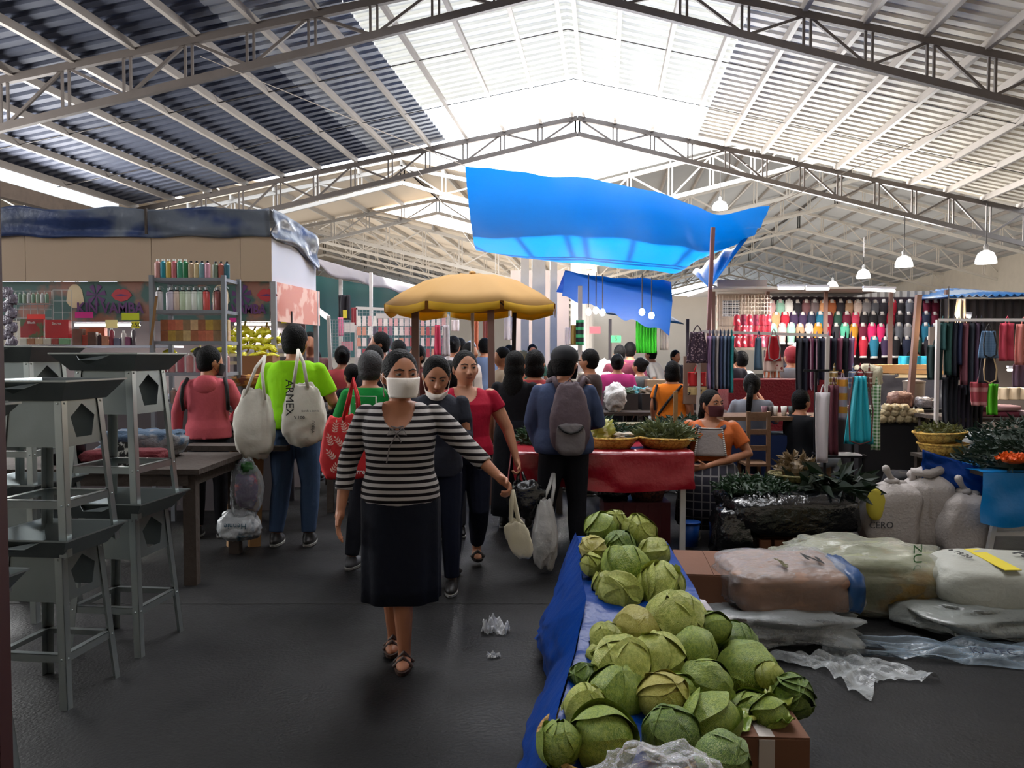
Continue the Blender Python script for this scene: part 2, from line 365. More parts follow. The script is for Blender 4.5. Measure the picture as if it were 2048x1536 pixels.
def hand(mb,w,d,n,s,curl=.3,sc=1,k=7):
    """palm and five fingers from the wrist w; d along the hand, n palm side, s thumb side"""
    R=Matrix((s,d,n)).transposed()
    mb.ell(w+d*.045*sc,(.038*sc,.052*sc,.016*sc),12,8,R)
    mb.tube([w-d*.02,w+d*.03*sc],[.024*sc,.026*sc],8,True)
    for off,L in ((.030,.070),(.010,.080),(-.010,.075),(-.030,.058)):
        a=0; p=w+d*.082*sc+s*off*sc; pts=[p-d*.02*sc,p]; q=d+s*off*2.2
        q.normalize()
        for seg in (.45,.32,.26):
            a+=curl; p=p+(q*math.cos(a)+n*math.sin(a))*L*seg*sc; pts.append(p)
        mb.tube(pts,[.0095*sc,.0095*sc,.009*sc,.0085*sc,.0072*sc],k,True)
    p=w+d*.025*sc+s*.026*sc; q=(d*.75+s*.65).normalized(); p1=p+q*.042*sc; p2=p1+(q*math.cos(curl*.8)+n*math.sin(curl*.8)).normalized()*.034*sc
    mb.tube([p-q*.01,p1,p2],[.013*sc,.011*sc,.009*sc],k,True)
def head_mesh(mb,M,k=28,m=22,nose=True,fine=True):
    def pt(a,b):
        x,y,z=math.sin(a)*math.cos(b),math.sin(a)*math.sin(b),-math.cos(a)
        X=x*.074; Y=y*.094+.004; Z=z*.115
        if z<0:
            t=-z; X*=1-.30*t*t; Y=Y*(1-.12*t*t)-(.014*t if y<.2 else -.004*t)
            if y>0: Y*=1-.35*t
        if y<0 and fine:
            for sx in (-1,1):
                g=math.exp(-(((X-sx*.031)/.016)**2+((Z-.012)/.012)**2)); Y+=.011*g
                g=math.exp(-(((X-sx*.032)/.02)**2+((Z-.032)/.008)**2)); Y-=.004*g
                g=math.exp(-(((X-sx*.042)/.018)**2+((Z+.022)/.018)**2)); Y-=.005*g
            g=math.exp(-((X/.022)**2+((Z+.058)/.012)**2)); Y-=.006*g
            g=math.exp(-((X/.02)**2+((Z+.098)/.014)**2)); Y-=.008*g
        return M@Vector((X,Y,Z))
    rs=[[pt(PI*i/m,2*PI*j/k) for j in range(k)] for i in range(1,m)]
    mb.rings(rs)
    if nose:
        mb.tube([M@Vector((0,-.086,.022)),M@Vector((0,-.098,-.005)),M@Vector((0,-.108,-.026))],[.008,.010,.013],8,True)
        for sx in (-1,1): mb.ell(M@Vector((sx*.011,-.098,-.030)),(.009,.010,.008),8,6)
    for sx in (-1,1):
        R=M.to_3x3()@Matrix.Rotation(sx*.35,3,'Z'); mb.ell(M@Vector((sx*.077,.012,-.008)),(.009,.020,.031),8,8,R)
def loft(mb,specs,T,off=0,k=28,fold=0,nf=9,ph=0):
    rs=[]
    for i,(z,rx,ry,yo) in enumerate(specs):
        t=i/max(1,len(specs)-1); r=[]
        for j in range(k):
            a=2*PI*j/k; f=1+fold*t*math.sin(a*nf+ph+1.3*math.sin(a*2))
            c,s_=math.cos(a),math.sin(a); sx=math.copysign(abs(c)**.85,c); sy=math.copysign(abs(s_)**.9,s_)
            r.append(T(Vector(((rx+off)*sx*f,(ry+off)*sy*f+yo,z))))
        rs.append(r)
    mb.rings(rs)
def person(label,loc,yaw=0,H=1.58,g=1.0,skn='a',head=(0,0),lean=(0,0),drop=0,arms=None,legs=None,top=None,sleeve=.5,bottom=None,kind='pants',hem=None,hair='short',hairmat=None,mask=None,vox=.012,face=False,neck=None,topz=(.84,1.34),curl=(.3,.3),shoes=None,pn=None,belly=0,skirt=(.20,.14),cat='person',group=None,toff=.012,bust=0,sleevelen=None,legsk=False,extra=None):
    """yaw 0 looks at the viewer (-Y). Arms/legs: per side (elbow,wrist)/(knee,ankle) in metres of a 1.6 m figure, local frame, x to viewer's right"""
    s=H/1.6; root=thing('person',label,cat,loc,yaw,group)
    def U(p): # upper body: lean
        h=max(0,p.z-.86); return Vector(((p.x+lean[0]*h),(p.y+lean[1]*h),p.z-drop))*s
    Lw=lambda p: Vector(p)*s
    arms=arms or {}; legs=legs or {}
    J={}
    for sd,n in ((-1,'l'),(1,'r')):   # l = viewer's left when facing the viewer
        e,wr=arms.get(n,((sd*.235,.02,1.04),(sd*.25,-.06,.82)))
        sh=Vector((sd*.168*(.5+.5*g),.005,1.285)); J[n]=(U(sh),U(Vector(e)),U(Vector(wr)))
        kn,an=legs.get(n,((sd*.095,-.01,.45),(sd*.10,.02,.075))); J['L'+n]=(Vector((sd*.085,0,.82-drop))*s,Lw(kn),Lw(an))
    body=MB(); gk=s*1.0
    tor=[(z,rx*g,ry*g*(1+belly*(1 if .85<z<1.15 else 0))*1,yo-(bust if 1.1<z<1.25 else 0)-(belly*.05 if .9<z<1.12 else 0)) for z,rx,ry,yo in TOR]
    k=24
    loft(body,tor,U,k=k)
    hc=Vector((0,-.012,1.487)); nb=U(Vector((0,.012,1.30)))
    Mh=Matrix.Translation(U(Vector((0,.0,1.40))))@Matrix.Rotation(head[0],4,'Z')@Matrix.Rotation(head[1],4,'X')@Matrix.Diagonal((s*1.13,s*1.08,s*1.08,1))@Matrix.Translation(Vector((0,-.016,.077)))
    body.tube([nb,U(Vector((0,.01,1.35))),Mh@Vector((0,.018,-.06))],[.066*s,.056*s,.054*s],14,True)
    head_mesh(body,Mh,28 if face else 18,22 if face else 14,True,face)
    for sd,n in ((-1,'l'),(1,'r')):
        sh,el,wr=J[n]; body.tube([sh,sh.lerp(el,.5),el,el.lerp(wr,.35),wr],[.050*gk*g,.046*gk*g,.037*gk*g,.038*gk,.024*gk],12,True)
        d=(wr-el).normalized(); inn=Vector((-sd,0,0)); nn=(inn-d*inn.dot(d)); nn=nn.normalized() if nn.length>.1 else Vector((0,-1,0))
        if pn and n in pn: nn=Vector(pn[n]); nn=(nn-d*nn.dot(d)).normalized()
        ss=d.cross(nn)
        if ss.y>0 and abs(ss.y)>.2: ss=-ss
        hand(body,wr,d,nn,ss,curl[0 if sd<0 else 1],s)
        hp,kn,an=J['L'+n]
        if not (kind=='skirt' and hem is not None and hem<.12):
            body.tube([hp,hp.lerp(kn,.5),kn,kn.lerp(an,.3),an],[.082*gk*g,.070*gk*g,.052*gk,.055*gk,.034*gk],12,True)
            f=an+Vector((0,0,-.045*s)); R=Matrix.Identity(3); body.ell(f+Vector((0,-.045*s,0)),(.040*s,.115*s,.032*s),12,8)
            body.tube([an,f],[.034*s,.034*s],10,True)
    bo=remesh(body,'body',skin(skn),root,vox,3)
    # hair
    hm=hairmat or hairm; hb=MB(); R3=Mh.to_3x3()
    hb.ell(Mh@Vector((0,.020,.022)),(.083*1,.097,.108),22,14,R3)
    if hair in('short','man'): hb.ell(Mh@Vector((0,.030,-.028)),(.076,.076,.066),16,10,R3)
    if hair=='bun': hb.ell(Mh@Vector((0,.115,.045)),(.045,.042,.042),14,10,R3); hb.ell(Mh@Vector((0,.035,-.03)),(.073,.072,.06),16,10,R3)
    if hair=='highbun': hb.ell(Mh@Vector((.085,.06,.065)),(.046,.046,.045),14,10,R3); hb.ell(Mh@Vector((0,.035,-.03)),(.073,.072,.06),16,10,R3)
    if hair=='tail': hb.ell(Mh@Vector((0,.04,-.02)),(.072,.075,.07),16,10,R3); hb.tube([Mh@Vector((0,.11,-.01)),Mh@Vector((0.01,.14,-.10)),Mh@Vector((.02,.125,-.22)),Mh@Vector((.02,.11,-.34))],[.03*s,.036*s,.03*s,.012*s],12,True)
    if hair=='braid': hb.ell(Mh@Vector((0,.04,-.02)),(.072,.075,.07),16,10,R3); hb.tube([Mh@Vector((0,.09,-.05)),Mh@Vector((-.05,.10,-.14)),Mh@Vector((-.09,.08,-.25)),Mh@Vector((-.10,.05,-.38))],[.035*s,.034*s,.03*s,.014*s],12,True)
    if hair=='long': hb.ell(Mh@Vector((0,.035,-.04)),(.086,.085,.10),18,12,R3); hb.ell(Mh@Vector((0,.07,-.18)),(.092,.055,.16),18,12,R3)
    if hair=='bob': hb.ell(Mh@Vector((0,.032,-.045)),(.092,.082,.085),18,12,R3)
    fz=-.052
    def cutf(c,Mi=Mh.inverted()):
        q=Mi@c; return q.y<-.058+.35*max(0,q.z-.03)*0 and q.z<.052
    ho=remesh(hb,'hair',hm,root,min(vox,.010),3,cut=cutf)
    if face:
        for sx in (-1,1):
            e=MB().ell(Mh@Vector((sx*.031,-.0755,.010)),(.0125,.0095,.0075),14,10,R3).build('eye',eyew,root,True)
            MB().ell(Mh@Vector((sx*.031+.002,-.0830,.010)),(.0062,.0042,.0062),12,8,R3).build('iris',eyed,e,True)
            MB().tube([Mh@Vector((sx*.012,-.090,.028)),Mh@Vector((sx*.030,-.089,.035)),Mh@Vector((sx*.050,-.074,.029))],[.0028,.0040,.0022],6,True).build('eyebrow',browm,root,True)
            MB().tube([Mh@Vector((sx*.017,-.084,.014)),Mh@Vector((sx*.031,-.087,.0205)),Mh@Vector((sx*.046,-.077,.014))],[.0022,.003,.002],6,True).build('eyelid',skin(skn),root,True)
        if mask is None or mask[0]=='chin':
            MB().tube([Mh@Vector((-.020,-.088,-.055)),Mh@Vector((-.007,-.0955,-.052)),Mh@Vector((.007,-.0955,-.052)),Mh@Vector((.020,-.088,-.055))],[.0015,.0035,.0035,.0015],8,True).build('lips',lipm,root,True)
            MB().tube([Mh@Vector((-.018,-.088,-.059)),Mh@Vector((0,-.0945,-.0615)),Mh@Vector((.018,-.088,-.059))],[.0015,.0038,.0015],8,True).build('lips',lipm,root,True)
    if mask:
        mk,mm=mask; mo=MB(); z0,z1=((-.005,-.098) if mk=='full' else (-.07,-.118))
        def mp(u,v):
            z=z0+(z1-z0)*v; a=(u-.5)*2.35; t=max(0,-z/.115); bul=.022*math.exp(-((u-.5)/.22)**2)*math.exp(-((v-.32)/.4)**2)
            rx=.083*(1-.24*t*t); ry=.104-.006*t
            return Mh@Vector((math.sin(a)*rx,-(math.cos(a)*(ry+bul)+.004*t)+.002,z))
        mo.grid(mp,18,10); me=mo.build('face_mask',mm,root,True,sol=.003*s,off=0)
        for sx in (0,1):
            MB().tube([mp(sx,.1),Mh@Vector(((sx*2-1)*.086,.028,.012)),Mh@Vector(((sx*2-1)*.085,.034,-.02)),mp(sx,.9)],.0018,6).build('ear_loop',mm,me)
    # top
    if top:
        tb=MB(); z0,z1=topz
        sp=[q for q in tor if z0<=q[0]<=z1+.001]
        def itp(z):
            for a,b in zip(tor,tor[1:]):
                if a[0]<=z<=b[0]:
                    t=(z-a[0])/(b[0]-a[0]); return (z,)+tuple(a[i]+(b[i]-a[i])*t for i in (1,2,3))
            q=tor[0] if z<tor[0][0] else tor[-1]; return (z,q[1],q[2],q[3])
        sp=[itp(z0)]+[q for q in sp if z0+.02<q[0]<z1-.01]+[itp(z1)]
        loft(tb,sp,U,toff,k=28,fold=.0)
        for sd,n in ((-1,'l'),(1,'r')):
            sh,el,wr=J[n]; tot=(el-sh).length+(wr-el).length; L=sleeve*tot; pts=[sh]; rr=[.054*gk*g]
            l1=(el-sh).length
            if L<l1: pts+= [sh.lerp(el,L/l1*.6),sh.lerp(el,L/l1)]; rr+=[.059*gk*g,.060*gk*g]
            else:
                pts+=[sh.lerp(el,.5),el,el.lerp(wr,min(1,(L-l1)/(tot-l1)))]; rr+=[.058*gk*g,.050*gk*g,(.050-.012*min(1,(L-l1)/(tot-l1)))*gk*g]
            tb.tube(pts,rr,14)
            tb.ell(sh,(.056*gk*g,.056*gk*g,.054*gk),12,8)
        cf=None
        if neck:
            nw,nh,nz=neck
            def cf(c):
                q=c/s; h=max(0,q.z+drop-.86); x=q.x-lean[0]*h; y=q.y-lean[1]*h; z=q.z+drop
                return y<.0 and (x/nw)**2+((z-nz)/nh)**2<1
        to=remesh(tb,'top',top,root,vox,3,cut=cf)
        if extra=='hood':
            hd=MB(); hd.ell(U(Vector((0,.085,1.285))),(.105*s,.055*s,.09*s),16,10); hd.ell(U(Vector((0,.03,1.345))),(.085*s,.075*s,.032*s),16,8); remesh(hd,'hood',top,root,.012,4)
    # bottom
    if bottom:
        bb=MB()
        if kind=='pants':
            sp=[(z,rx,ry,yo) for z,rx,ry,yo in tor if z<=.94]; loft(bb,sp,U,.007)
            for n in 'lr':
                hp,kn,an=J['L'+n]; en=kn.lerp(an,.93 if hem is None else hem)
                bb.tube([hp,hp.lerp(kn,.5),kn,kn.lerp(an,.4),en],[.092*gk*g,.080*gk*g,.064*gk*g,.062*gk*g,.052*gk],14)
            remesh(bb,'trousers',bottom,root,vox,3)
        elif kind=='skirt':
            hz=hem if hem is not None else .32; wz=.99
            sp=[(wz,.142*g,.102*g,0),(.92,.166*g,.118*g,0),(.84,.178*g,.13*g,0)]
            n=7
            for i in range(1,n+1):
                t=i/n; sp.append((.84+(hz-.84)*t,.178*g+(skirt[0]-.178*g)*t,.13*g+(skirt[1]-.13*g)*t,0))
            loft(bb,sp,U,.016,k=72,fold=.05,nf=9); bb.build('skirt',bottom,root,True)
        elif kind=='sitskirt':
            kz=legs['l'][0]
            km=(Vector(legs['l'][0])+Vector(legs['r'][0]))*.5*s; am=(Vector(legs['l'][1])+Vector(legs['r'][1]))*.5*s; hp=Vector((0,0,.82-drop))*s
            w=.20*g*s; kn2=km+Vector((0,-.03*s,-.02*s)); pts=[(hp+Vector((0,.05*s,.16*s)),.15*s*g,.11*s*g),(hp+Vector((0,.03*s,.05*s)),w*1.02,.15*s*g),(hp.lerp(kn2,.5)+Vector((0,0,.01)),w*1.12,.13*s*g),(kn2,w*1.1,.12*s),(kn2.lerp(am,.35),w*1.15,.13*s),(kn2.lerp(am,.8)+Vector((0,.01,0)),w*1.2,.15*s)]
            rs=[]
            for i,(c,rx,ry) in enumerate(pts):
                nx=(pts[min(i+1,len(pts)-1)][0]-pts[max(0,i-1)][0]).normalized(); up=Vector((1,0,0)).cross(nx).normalized(); rs.append([c+Vector((1,0,0))*rx*math.cos(2*PI*j/60)*(1+.03*i/5*math.sin(2*PI*j/60*9))+up*ry*math.sin(2*PI*j/60)*(1+.03*i/5*math.sin(2*PI*j/60*9)) for j in range(60)])
            bb.rings(rs); bb.build('skirt',bottom,root,True)
    sm=shoes or shoem
    if sm!='bare':
        for n in 'lr':
            hp,kn,an=J['L'+n]; b=MB(); f=an+Vector((0,-.045*s,-.036*s)); b.ell(f,(.047*s,.125*s,.040*s),14,8); b.tube([an+Vector((0,0,.0)),f+Vector((0,.04*s,0))],[.044*s,.045*s],10,True)
            so_=remesh(b,'shoe',sm,root,.012,2); MB().lathe(f+Vector((0,0,-.034*s)),[(.045*s,0),(.047*s,.016*s)],14,sx=1,sy=2.7).build('sole',solem,so_)
    root['_s']=s
    return root,Mh,J
def loc_w(root,p):  # local point -> world
    return Matrix.Translation(root.location)@Matrix.Rotation(root.rotation_euler.z,4,'Z')@Vector(p)
c_=lambda n,c,**k: mat(n,c,.85,bump=.25,bs=25,spec=.2,**k)
stripes=mat('black and grey striped jersey',(20,14,18),.85,col2=(176,170,168),pat='z',ps=31,thr=.52,bump=.15,bs=30,spec=.2)
navy=c_('navy skirt cloth',(16,19,30))
bagw=mat('white woven bag cloth',(205,200,188),.8,var=.08,bump=.5,bs=14,trans=.1)
# striped woman
X0=P(800,768,3.98).x
wo,Mw,Jw=person('woman in black and grey striped top and long navy skirt walking with white face mask',(X0,3.98,0),yaw=.05,H=1.55,g=1.06,head=(.38,.02),lean=(0,-.02),
  arms={'l':((-.27,.02,1.04),(-.30,-.05,.80)),'r':((.335,-.06,1.13),(.50,-.16,.985))},legs={'l':((-.06,.08,.44),(-.055,.16,.085)),'r':((.015,-.08,.45),(.02,-.05,.075))},
  top=stripes,sleeve=.80,bottom=navy,kind='skirt',hem=.335,skirt=(.185,.15),hair='tail',mask=('full',maskw),vox=.0055,face=True,neck=(.082,.115,1.335),topz=(.83,1.345),toff=.026,curl=(.25,.9),belly=.12,bust=.012,shoes='bare')
def loc2(root,p): return Vector(p)
# sandals, earrings, drawstring
sand=mat('brown leather sandal',(60,40,32),.6)
for n in 'lr':
    an=Jw['L'+n][2]; f=an+Vector((0,-.045,-.07)); b=MB(); b.lathe(f,[(.042,0),(.045,.02)],16,sy=2.75); b.tube([f+Vector((-.045,-.04,.02)),f+Vector((0,-.045,.065)),f+Vector((.045,-.04,.02))],.010,8); b.tube([f+Vector((-.045,.02,.02)),f+Vector((0,.0,.075)),f+Vector((.045,.02,.02))],.010,8); b.build('sandal',sand,wo)
for sx in (-1,1):
    p=Mw@Vector((sx*.080,.0,-.045)); MB().tube([p,p+Vector((0,0,-.035)),p+Vector((.003,-.003,-.05))],[.002,.003,.006],6,True).build('earring',mat('silver earring',(190,185,180),.3,1,var=0),wo)
b=MB(); q=V(.0,-.174,1.165); 
for pts in ([q,q+V(.03,-.012,.03),q+V(.045,-.01,-.005),q+V(.005,-.008,0)],[q,q+V(-.03,-.012,.03),q+V(-.045,-.01,-.005),q+V(-.005,-.008,0)],[q,q+V(-.035,-.006,-.06),q+V(-.05,-.004,-.14)],[q,q+V(.02,-.008,-.04)],[q+V(-.03,.006,.035),q+V(.03,.004,.02)],[q+V(.03,.006,.035),q+V(-.03,.004,.02)]): b.tube(pts,.0035,6)
b.build('neck_lace',mat('grey lace cord',(120,112,112),.8,var=0),wo)
wr=Jw['r'][2]; d=(Jw['r'][2]-Jw['r'][1]).normalized()
# white bag dangling from her hand
hw=Matrix.Rotation(.05,4,'Z')@(wr+d*.10)+wo.location
bg_=thing('cloth_bag','small white cloth bag swinging from the hand of the woman in the striped top','bag',hw)
b=MB(); 
def bfn(q): return Vector((q.x*(1-.25*q.z/.1*.5),q.y,q.z))
b.blob((.03,0,-.24),(.055,.022,.095),Matrix.Rotation(-.38,3,'Y'),pw=.75,amp=.10,ns=2,seed=3,k=28,m=18); b.build('bag_body',mat('cream cloth',(206,198,176),.85,bump=.4,bs=20,trans=.15),bg_,True)
b=MB()
for o in (-.02,.018): b.tube([(0,0,0),(o*.3,o*.2,-.05),(o+.01,0,-.15),(.035+o,.0,-.17)],[.008,.012,.010,.008],8)
b.build('handle',_M['cream cloth'],bg_,True)
# woman in red shirt
X1=P(930,768,5.66).x
red=c_('crimson t-shirt',(168,24,52)); denim=c_('dark navy denim',(22,26,42)); 
ru,Mr,Jr=person('woman in plain crimson v-neck t-shirt and dark jeans walking behind the striped top',(X1,5.66,0),yaw=.12,H=1.555,g=1.18,head=(.22,.0),skn='c',
  arms={'l':((-.26,.02,1.05),(-.27,-.08,.84)),'r':((.315,.02,1.04),(.375,-.03,.82))},legs={'l':((-.10,-.06,.45),(-.085,-.02,.08)),'r':((.10,-.02,.46),(.10,.22,.12))},
  top=red,sleeve=.22,bottom=denim,hem=.86,hair='bun',vox=.0065,face=True,neck=(.085,.09,1.335),topz=(.86,1.345),curl=(.5,1.0),belly=.22,bust=.02,shoes='bare')
for n in 'lr':
    an=Jr['L'+n][2]; f=an+Vector((0,-.045,-.072)); b=MB(); b.lathe(f,[(.044,0),(.046,.02)],16,sy=2.75); b.tube([f+Vector((-.045,-.05,.02)),f+Vector((0,-.055,.065)),f+Vector((.045,-.05,.02))],.016,8); b.build('sandal',mat('black sandal',(24,20,22),.5),ru)
blk=mat('black plastic bag',(16,17,20),.25,var=.1,bump=.8,bs=14,spec=.7)
p=Matrix.Rotation(.12,4,'Z')@(Jr['r'][2]+(Jr['r'][2]-Jr['r'][1]).normalized()*.1)+ru.location
t=thing('plastic_bag','black plastic shopping bag carried by the woman in the crimson t-shirt','bag',p)
b=MB(); b.blob((0.04,0,-.19),(.125,.07,.13),None,pw=.8,amp=.14,ns=2.3,seed=5,k=36,m=24); b.build('bag_body',blk,t,True)
b=MB(); b.tube([(-.012,0,.01),(-.02,0,-.04),(.0,0,-.1)],[.01,.014,.03],8); b.tube([(.012,0,.01),(.03,0,-.05),(.06,0,-.1)],[.01,.014,.03],8); b.build('handle',blk,t,True)
# person with chin mask looking down
X2=P(868,768,5.0).x
person('person with cropped black hair and white mask pulled under chin looking down',(X2-.0,5.15,0),yaw=.0,H=1.53,g=1.0,head=(.15,.42),arms={'l':((-.22,-.03,1.06),(-.08,-.26,1.14)),'r':((.21,-.04,1.06),(.07,-.27,1.16))},top=c_('dark grey jacket',(44,46,56)),sleeve=.95,bottom=denim,hair='short',mask=('chin',maskw),vox=.0065,face=True,topz=(.8,1.345),curl=(.8,.8))
# green t-shirt back
X3=P(738,768,5.7).x
grn=c_('green t-shirt',(20,128,54))
gr,Mg,Jg=person('short-haired person in green t-shirt seen from behind next to the striped top',(X3,5.75,0),yaw=PI-.25,H=1.555,g=1.08,hairmat=hairg,hair='short',head=(0,.1),arms={'l':((-.24,.0,1.05),(-.22,-.2,.98)),'r':((.27,-.02,1.06),(.30,-.12,.86))},legs={'l':((-.09,0,.45),(-.09,.0,.075)),'r':((.09,.03,.45),(.13,.07,.075))},
  top=grn,sleeve=.42,bottom=c_('charcoal trousers',(30,32,40)),vox=.009,topz=(.82,1.345),shoes=mat('grey sneaker',(70,70,74),.7))
w_=mat('white screen print',(225,228,222),.7,var=0)
pr=MB()
for a,b2 in (((-.10,1.05),(.10,1.05)),((.10,1.05),(.10,1.25)),((.10,1.25),(-.10,1.25)),((-.10,1.25),(-.10,1.05)),((-.03,1.08),(-.04,1.19)),((.0,1.08),(.0,1.17)),((.03,1.17),(.06,1.2)),((.0,1.09),(.05,1.2))):
    pr.bar((a[0],.125,a[1]),(b2[0],.125,b2[1]),.008,.004)
pr.ell((.0,.122,1.09),(.07,.006,.022),14,8); pr.build('back_print',w_,gr)
# red tote with leaves
redt=mat('red tote cloth',(198,34,38),.75,bump=.2,bs=20); pt_=P(690,840,5.15)
t=thing('tote_bag','red tote bag printed with pale leaf sprigs hanging beside the green t-shirt','bag',(pt_.x,5.2,0),rz=-.05)
def tf(q): return Vector((q.x*(1-.18*(q.z/.2)),q.y*(1-.5*max(0,q.z/.2)),q.z+(.02*math.sin(q.x*30) if q.z>0 else 0)))
zc=P(690,895,5.2).z
MB().blob((0,0,zc),(.155,.055,.205),None,pw=.45,amp=.05,ns=2,seed=9,k=40,m=26,fn=tf).build('bag_body',redt,t,True)
b=MB()
for y in (-.03,.03): b.tube([(-.02,y,zc+.17),(.02,y*.7,zc+.33),(.045,y*.5,zc+.45),(.075,y*.7,zc+.32),(.085,y,zc+.17)],.011,8)
b.build('handle',redt,t,True)
wp=mat('cream leaf print',(235,205,190),.7,var=0); b=MB(); random.seed(3)
def leaf(b,x,z,a,L,wd,y=-.0605):
    n=Vector((math.cos(a),0,math.sin(a))); s_=Vector((-math.sin(a),0,math.cos(a))); o=Vector((x,y,z)); b.q(o,o+n*L*.5+s_*wd*.5,o+n*L,o+n*L*.5-s_*wd*.5)
for i in range(12):
    x=-.085+(i%3)*.072+(.02 if (i//3)%2 else 0); z=zc-.15+(i//3)*.085; a=.9+1.4*((i*5)%4)/3
    b.bar((x,-.061,z),(x+math.cos(a)*.058,-.061,z+math.sin(a)*.058),.0025)
    for kq in range(4):
        xx=x+math.cos(a)*kq*.016; zz=z+math.sin(a)*kq*.016
        leaf(b,xx,zz,a+.95,.026,.010); leaf(b,xx,zz,a-.95,.026,.010)
    leaf(b,x+math.cos(a)*.058,z+math.sin(a)*.058,a,.028,.011)
b.build('leaf_print',wp,t); text('Aurre',(.08,-.062,zc-.15),.045,w_,t,name='lettering')
# lime man
lime=c_('lime green polo shirt',(138,206,18)); jean=c_('faded blue jeans',(58,78,108)); 
X4=P(582,768,6.35).x
lm,Ml,Jl=person('man in lime green shirt and blue jeans seen from behind at the stall',(X4,6.45,0),yaw=PI,H=1.77,g=1.1,hair='man',skn='a',head=(-.1,.12),arms={'l':((-.27,-.05,1.05),(-.22,-.26,1.02)),'r':((.25,-.0,1.05),(.24,-.1,.86))},legs={'l':((-.11,0,.45),(-.10,.03,.075)),'r':((.10,0,.45),(.14,.03,.075))},top=lime,sleeve=.40,bottom=jean,vox=.010,topz=(.86,1.35),toff=.03)
def bag(name,label,px,py0,py1,pw,Y,m,seed,strap=None,thick=.09,rz=0,pwr=.6,amp=.07):
    z0=P(px,py1,Y).z; z1=P(px,py0,Y).z; w=pw/F*Y/2; x=P(px,py0,Y).x; h=(z1-z0)/2
    t=thing(name,label,'bag',(x,Y,z0),rz)
    def fn(q):
        k=q.z/h; return Vector((q.x*(1-.22*max(0,k)),q.y*(1-.65*max(0,k)),q.z))
    MB().blob((0,0,h),(w,thick,h),None,pw=pwr,amp=amp,ns=2.2,seed=seed,k=40,m=28,fn=fn).build('bag_body',m,t,True)
    if strap:
        b=MB()
        for s_ in strap: b.tube([Vector(p)-Vector((x,Y,z0)) for p in s_],.013,8)
        b.build('handle',m,t,True)
    return t,x,z0
ztop=1.47
def sp(px,py,Y): return P(px,py,Y)
t1,_,_=bag('cloth_bag','plump cream cloth shoulder bag on the left shoulder of the lime shirt',508,780,915,78,6.18,bagw,11,strap=[[sp(486,800,6.15),sp(512,735,6.2),sp(530,712,6.35)],[sp(530,800,6.12),sp(524,745,6.15),sp(530,712,6.35)]])
t2,bx,bz=bag('cloth_bag','white printed cloth bag hanging from the right shoulder of the lime shirt',607,768,890,84,6.16,bagw,12,strap=[[sp(585,775,6.12),sp(594,720,6.14),sp(601,700,6.30)],[sp(614,775,6.12),sp(606,725,6.14),sp(601,700,6.30)]],rz=.12)
ink=mat('black ink print',(22,22,24),.7,var=0)
text('ARMEX',(-.095,-.082,.37),.085,ink,t2,rot=(PI/2,PI/2,0)); text('V.100',(-.02,-.098,.22),.035,ink,t2); text('tienda a tienda',(.06,-.09,.27),.022,ink,t2); text('COBIJA',(.08,-.095,.15),.03,ink,t2,rot=(PI/2,PI/2,0))
clear=film('clear plastic film',(200,205,210),.22)
t3,_,_=bag('plastic_bag','clear plastic bag of purple and green goods hanging by the blue jeans',492,920,1030,62,6.1,clear,13,thick=.075,amp=.1)
MB().blob((0,0,.19),(.085,.05,.13),None,pw=.7,amp=.12,seed=4).build('purple_packs',mat('purple wrapper',(72,26,92),.3,col2=(190,50,60),pat='noise',ps=9,thr=.56,bump=.5),t3,True)
MB().blob((.01,0,.36),(.06,.045,.05),None,pw=.9,amp=.25,seed=6).build('green_leaves',mat('green leaves dark',(34,84,32),.6,var=.4,vs=30),t3,True)
t4,_,_=bag('plastic_bag','white and teal printed plastic bag under the clear bag near the jeans',478,1020,1078,78,6.1,mat('printed white plastic',(176,180,184),.3,col2=(40,78,96),pat='noise',ps=7,thr=.6,bump=.6,bs=20),14,thick=.09,amp=.12)
text('Hennie',(0,-.092,.12),.06,mat('teal ink',(30,80,100),.6,var=0),t4,rot=(PI/2,PI,0))
# pink hoodie woman
X5=P(402,768,6.6).x
pink=c_('pink hooded sweatshirt',(186,84,94)); 
pk,Mp,Jp=person('woman in pink hoodie with high hair bun seen from behind at the left table',(X5,6.75,0),yaw=PI+.12,H=1.60,g=1.02,hair='highbun',head=(-.9,.12),arms={'l':((-.26,-.02,1.06),(-.14,-.25,.98)),'r':((.25,.0,1.06),(.27,-.04,.84))},top=pink,sleeve=.97,bottom=c_('black trousers',(18,18,24)),mask=('full',maskb),vox=.010,topz=(.84,1.345),toff=.022,extra='hood')
for sx in (-1,1):
    MB().tube([(sx*.15,.05,1.345),(sx*.175,.105,1.28),(sx*.185,.115,1.18),(sx*.18,.08,1.08)],.016,8).build('bag_strap',mat('black strap',(20,18,22),.8),pk,True)
# man with backpack and cap
X6=P(1128,768,5.95).x
blu=c_('slate blue work shirt',(62,74,104))
mn,Mm,Jm=person('man in dark cap and slate shirt with grey backpack seen from behind',(X6,5.95,0),yaw=PI-.1,H=1.585,g=1.16,hair='man',head=(-.35,.05),arms={'l':((-.26,-.04,1.05),(-.14,-.22,1.0)),'r':((.25,-.02,1.05),(.19,-.08,.84))},legs={'l':((-.10,0,.45),(-.10,.0,.075)),'r':((.13,0,.45),(.17,.04,.075))},top=blu,sleeve=.96,bottom=c_('black trousers wide',(22,23,30)),vox=.010,topz=(.82,1.35),toff=.035,mask=('full',maskb),curl=(.8,1.1))
cap=MB(); R3=Mm.to_3x3(); cap.ell(Mm@Vector((0,.012,.055)),(.093,.107,.082),24,12,R3); cap.ell(Mm@Vector((0,-.11,.035)),(.072,.075,.008),20,8,R3); cap.build('cap',mat('dark felt cap',(26,26,32),.85),mn,True)
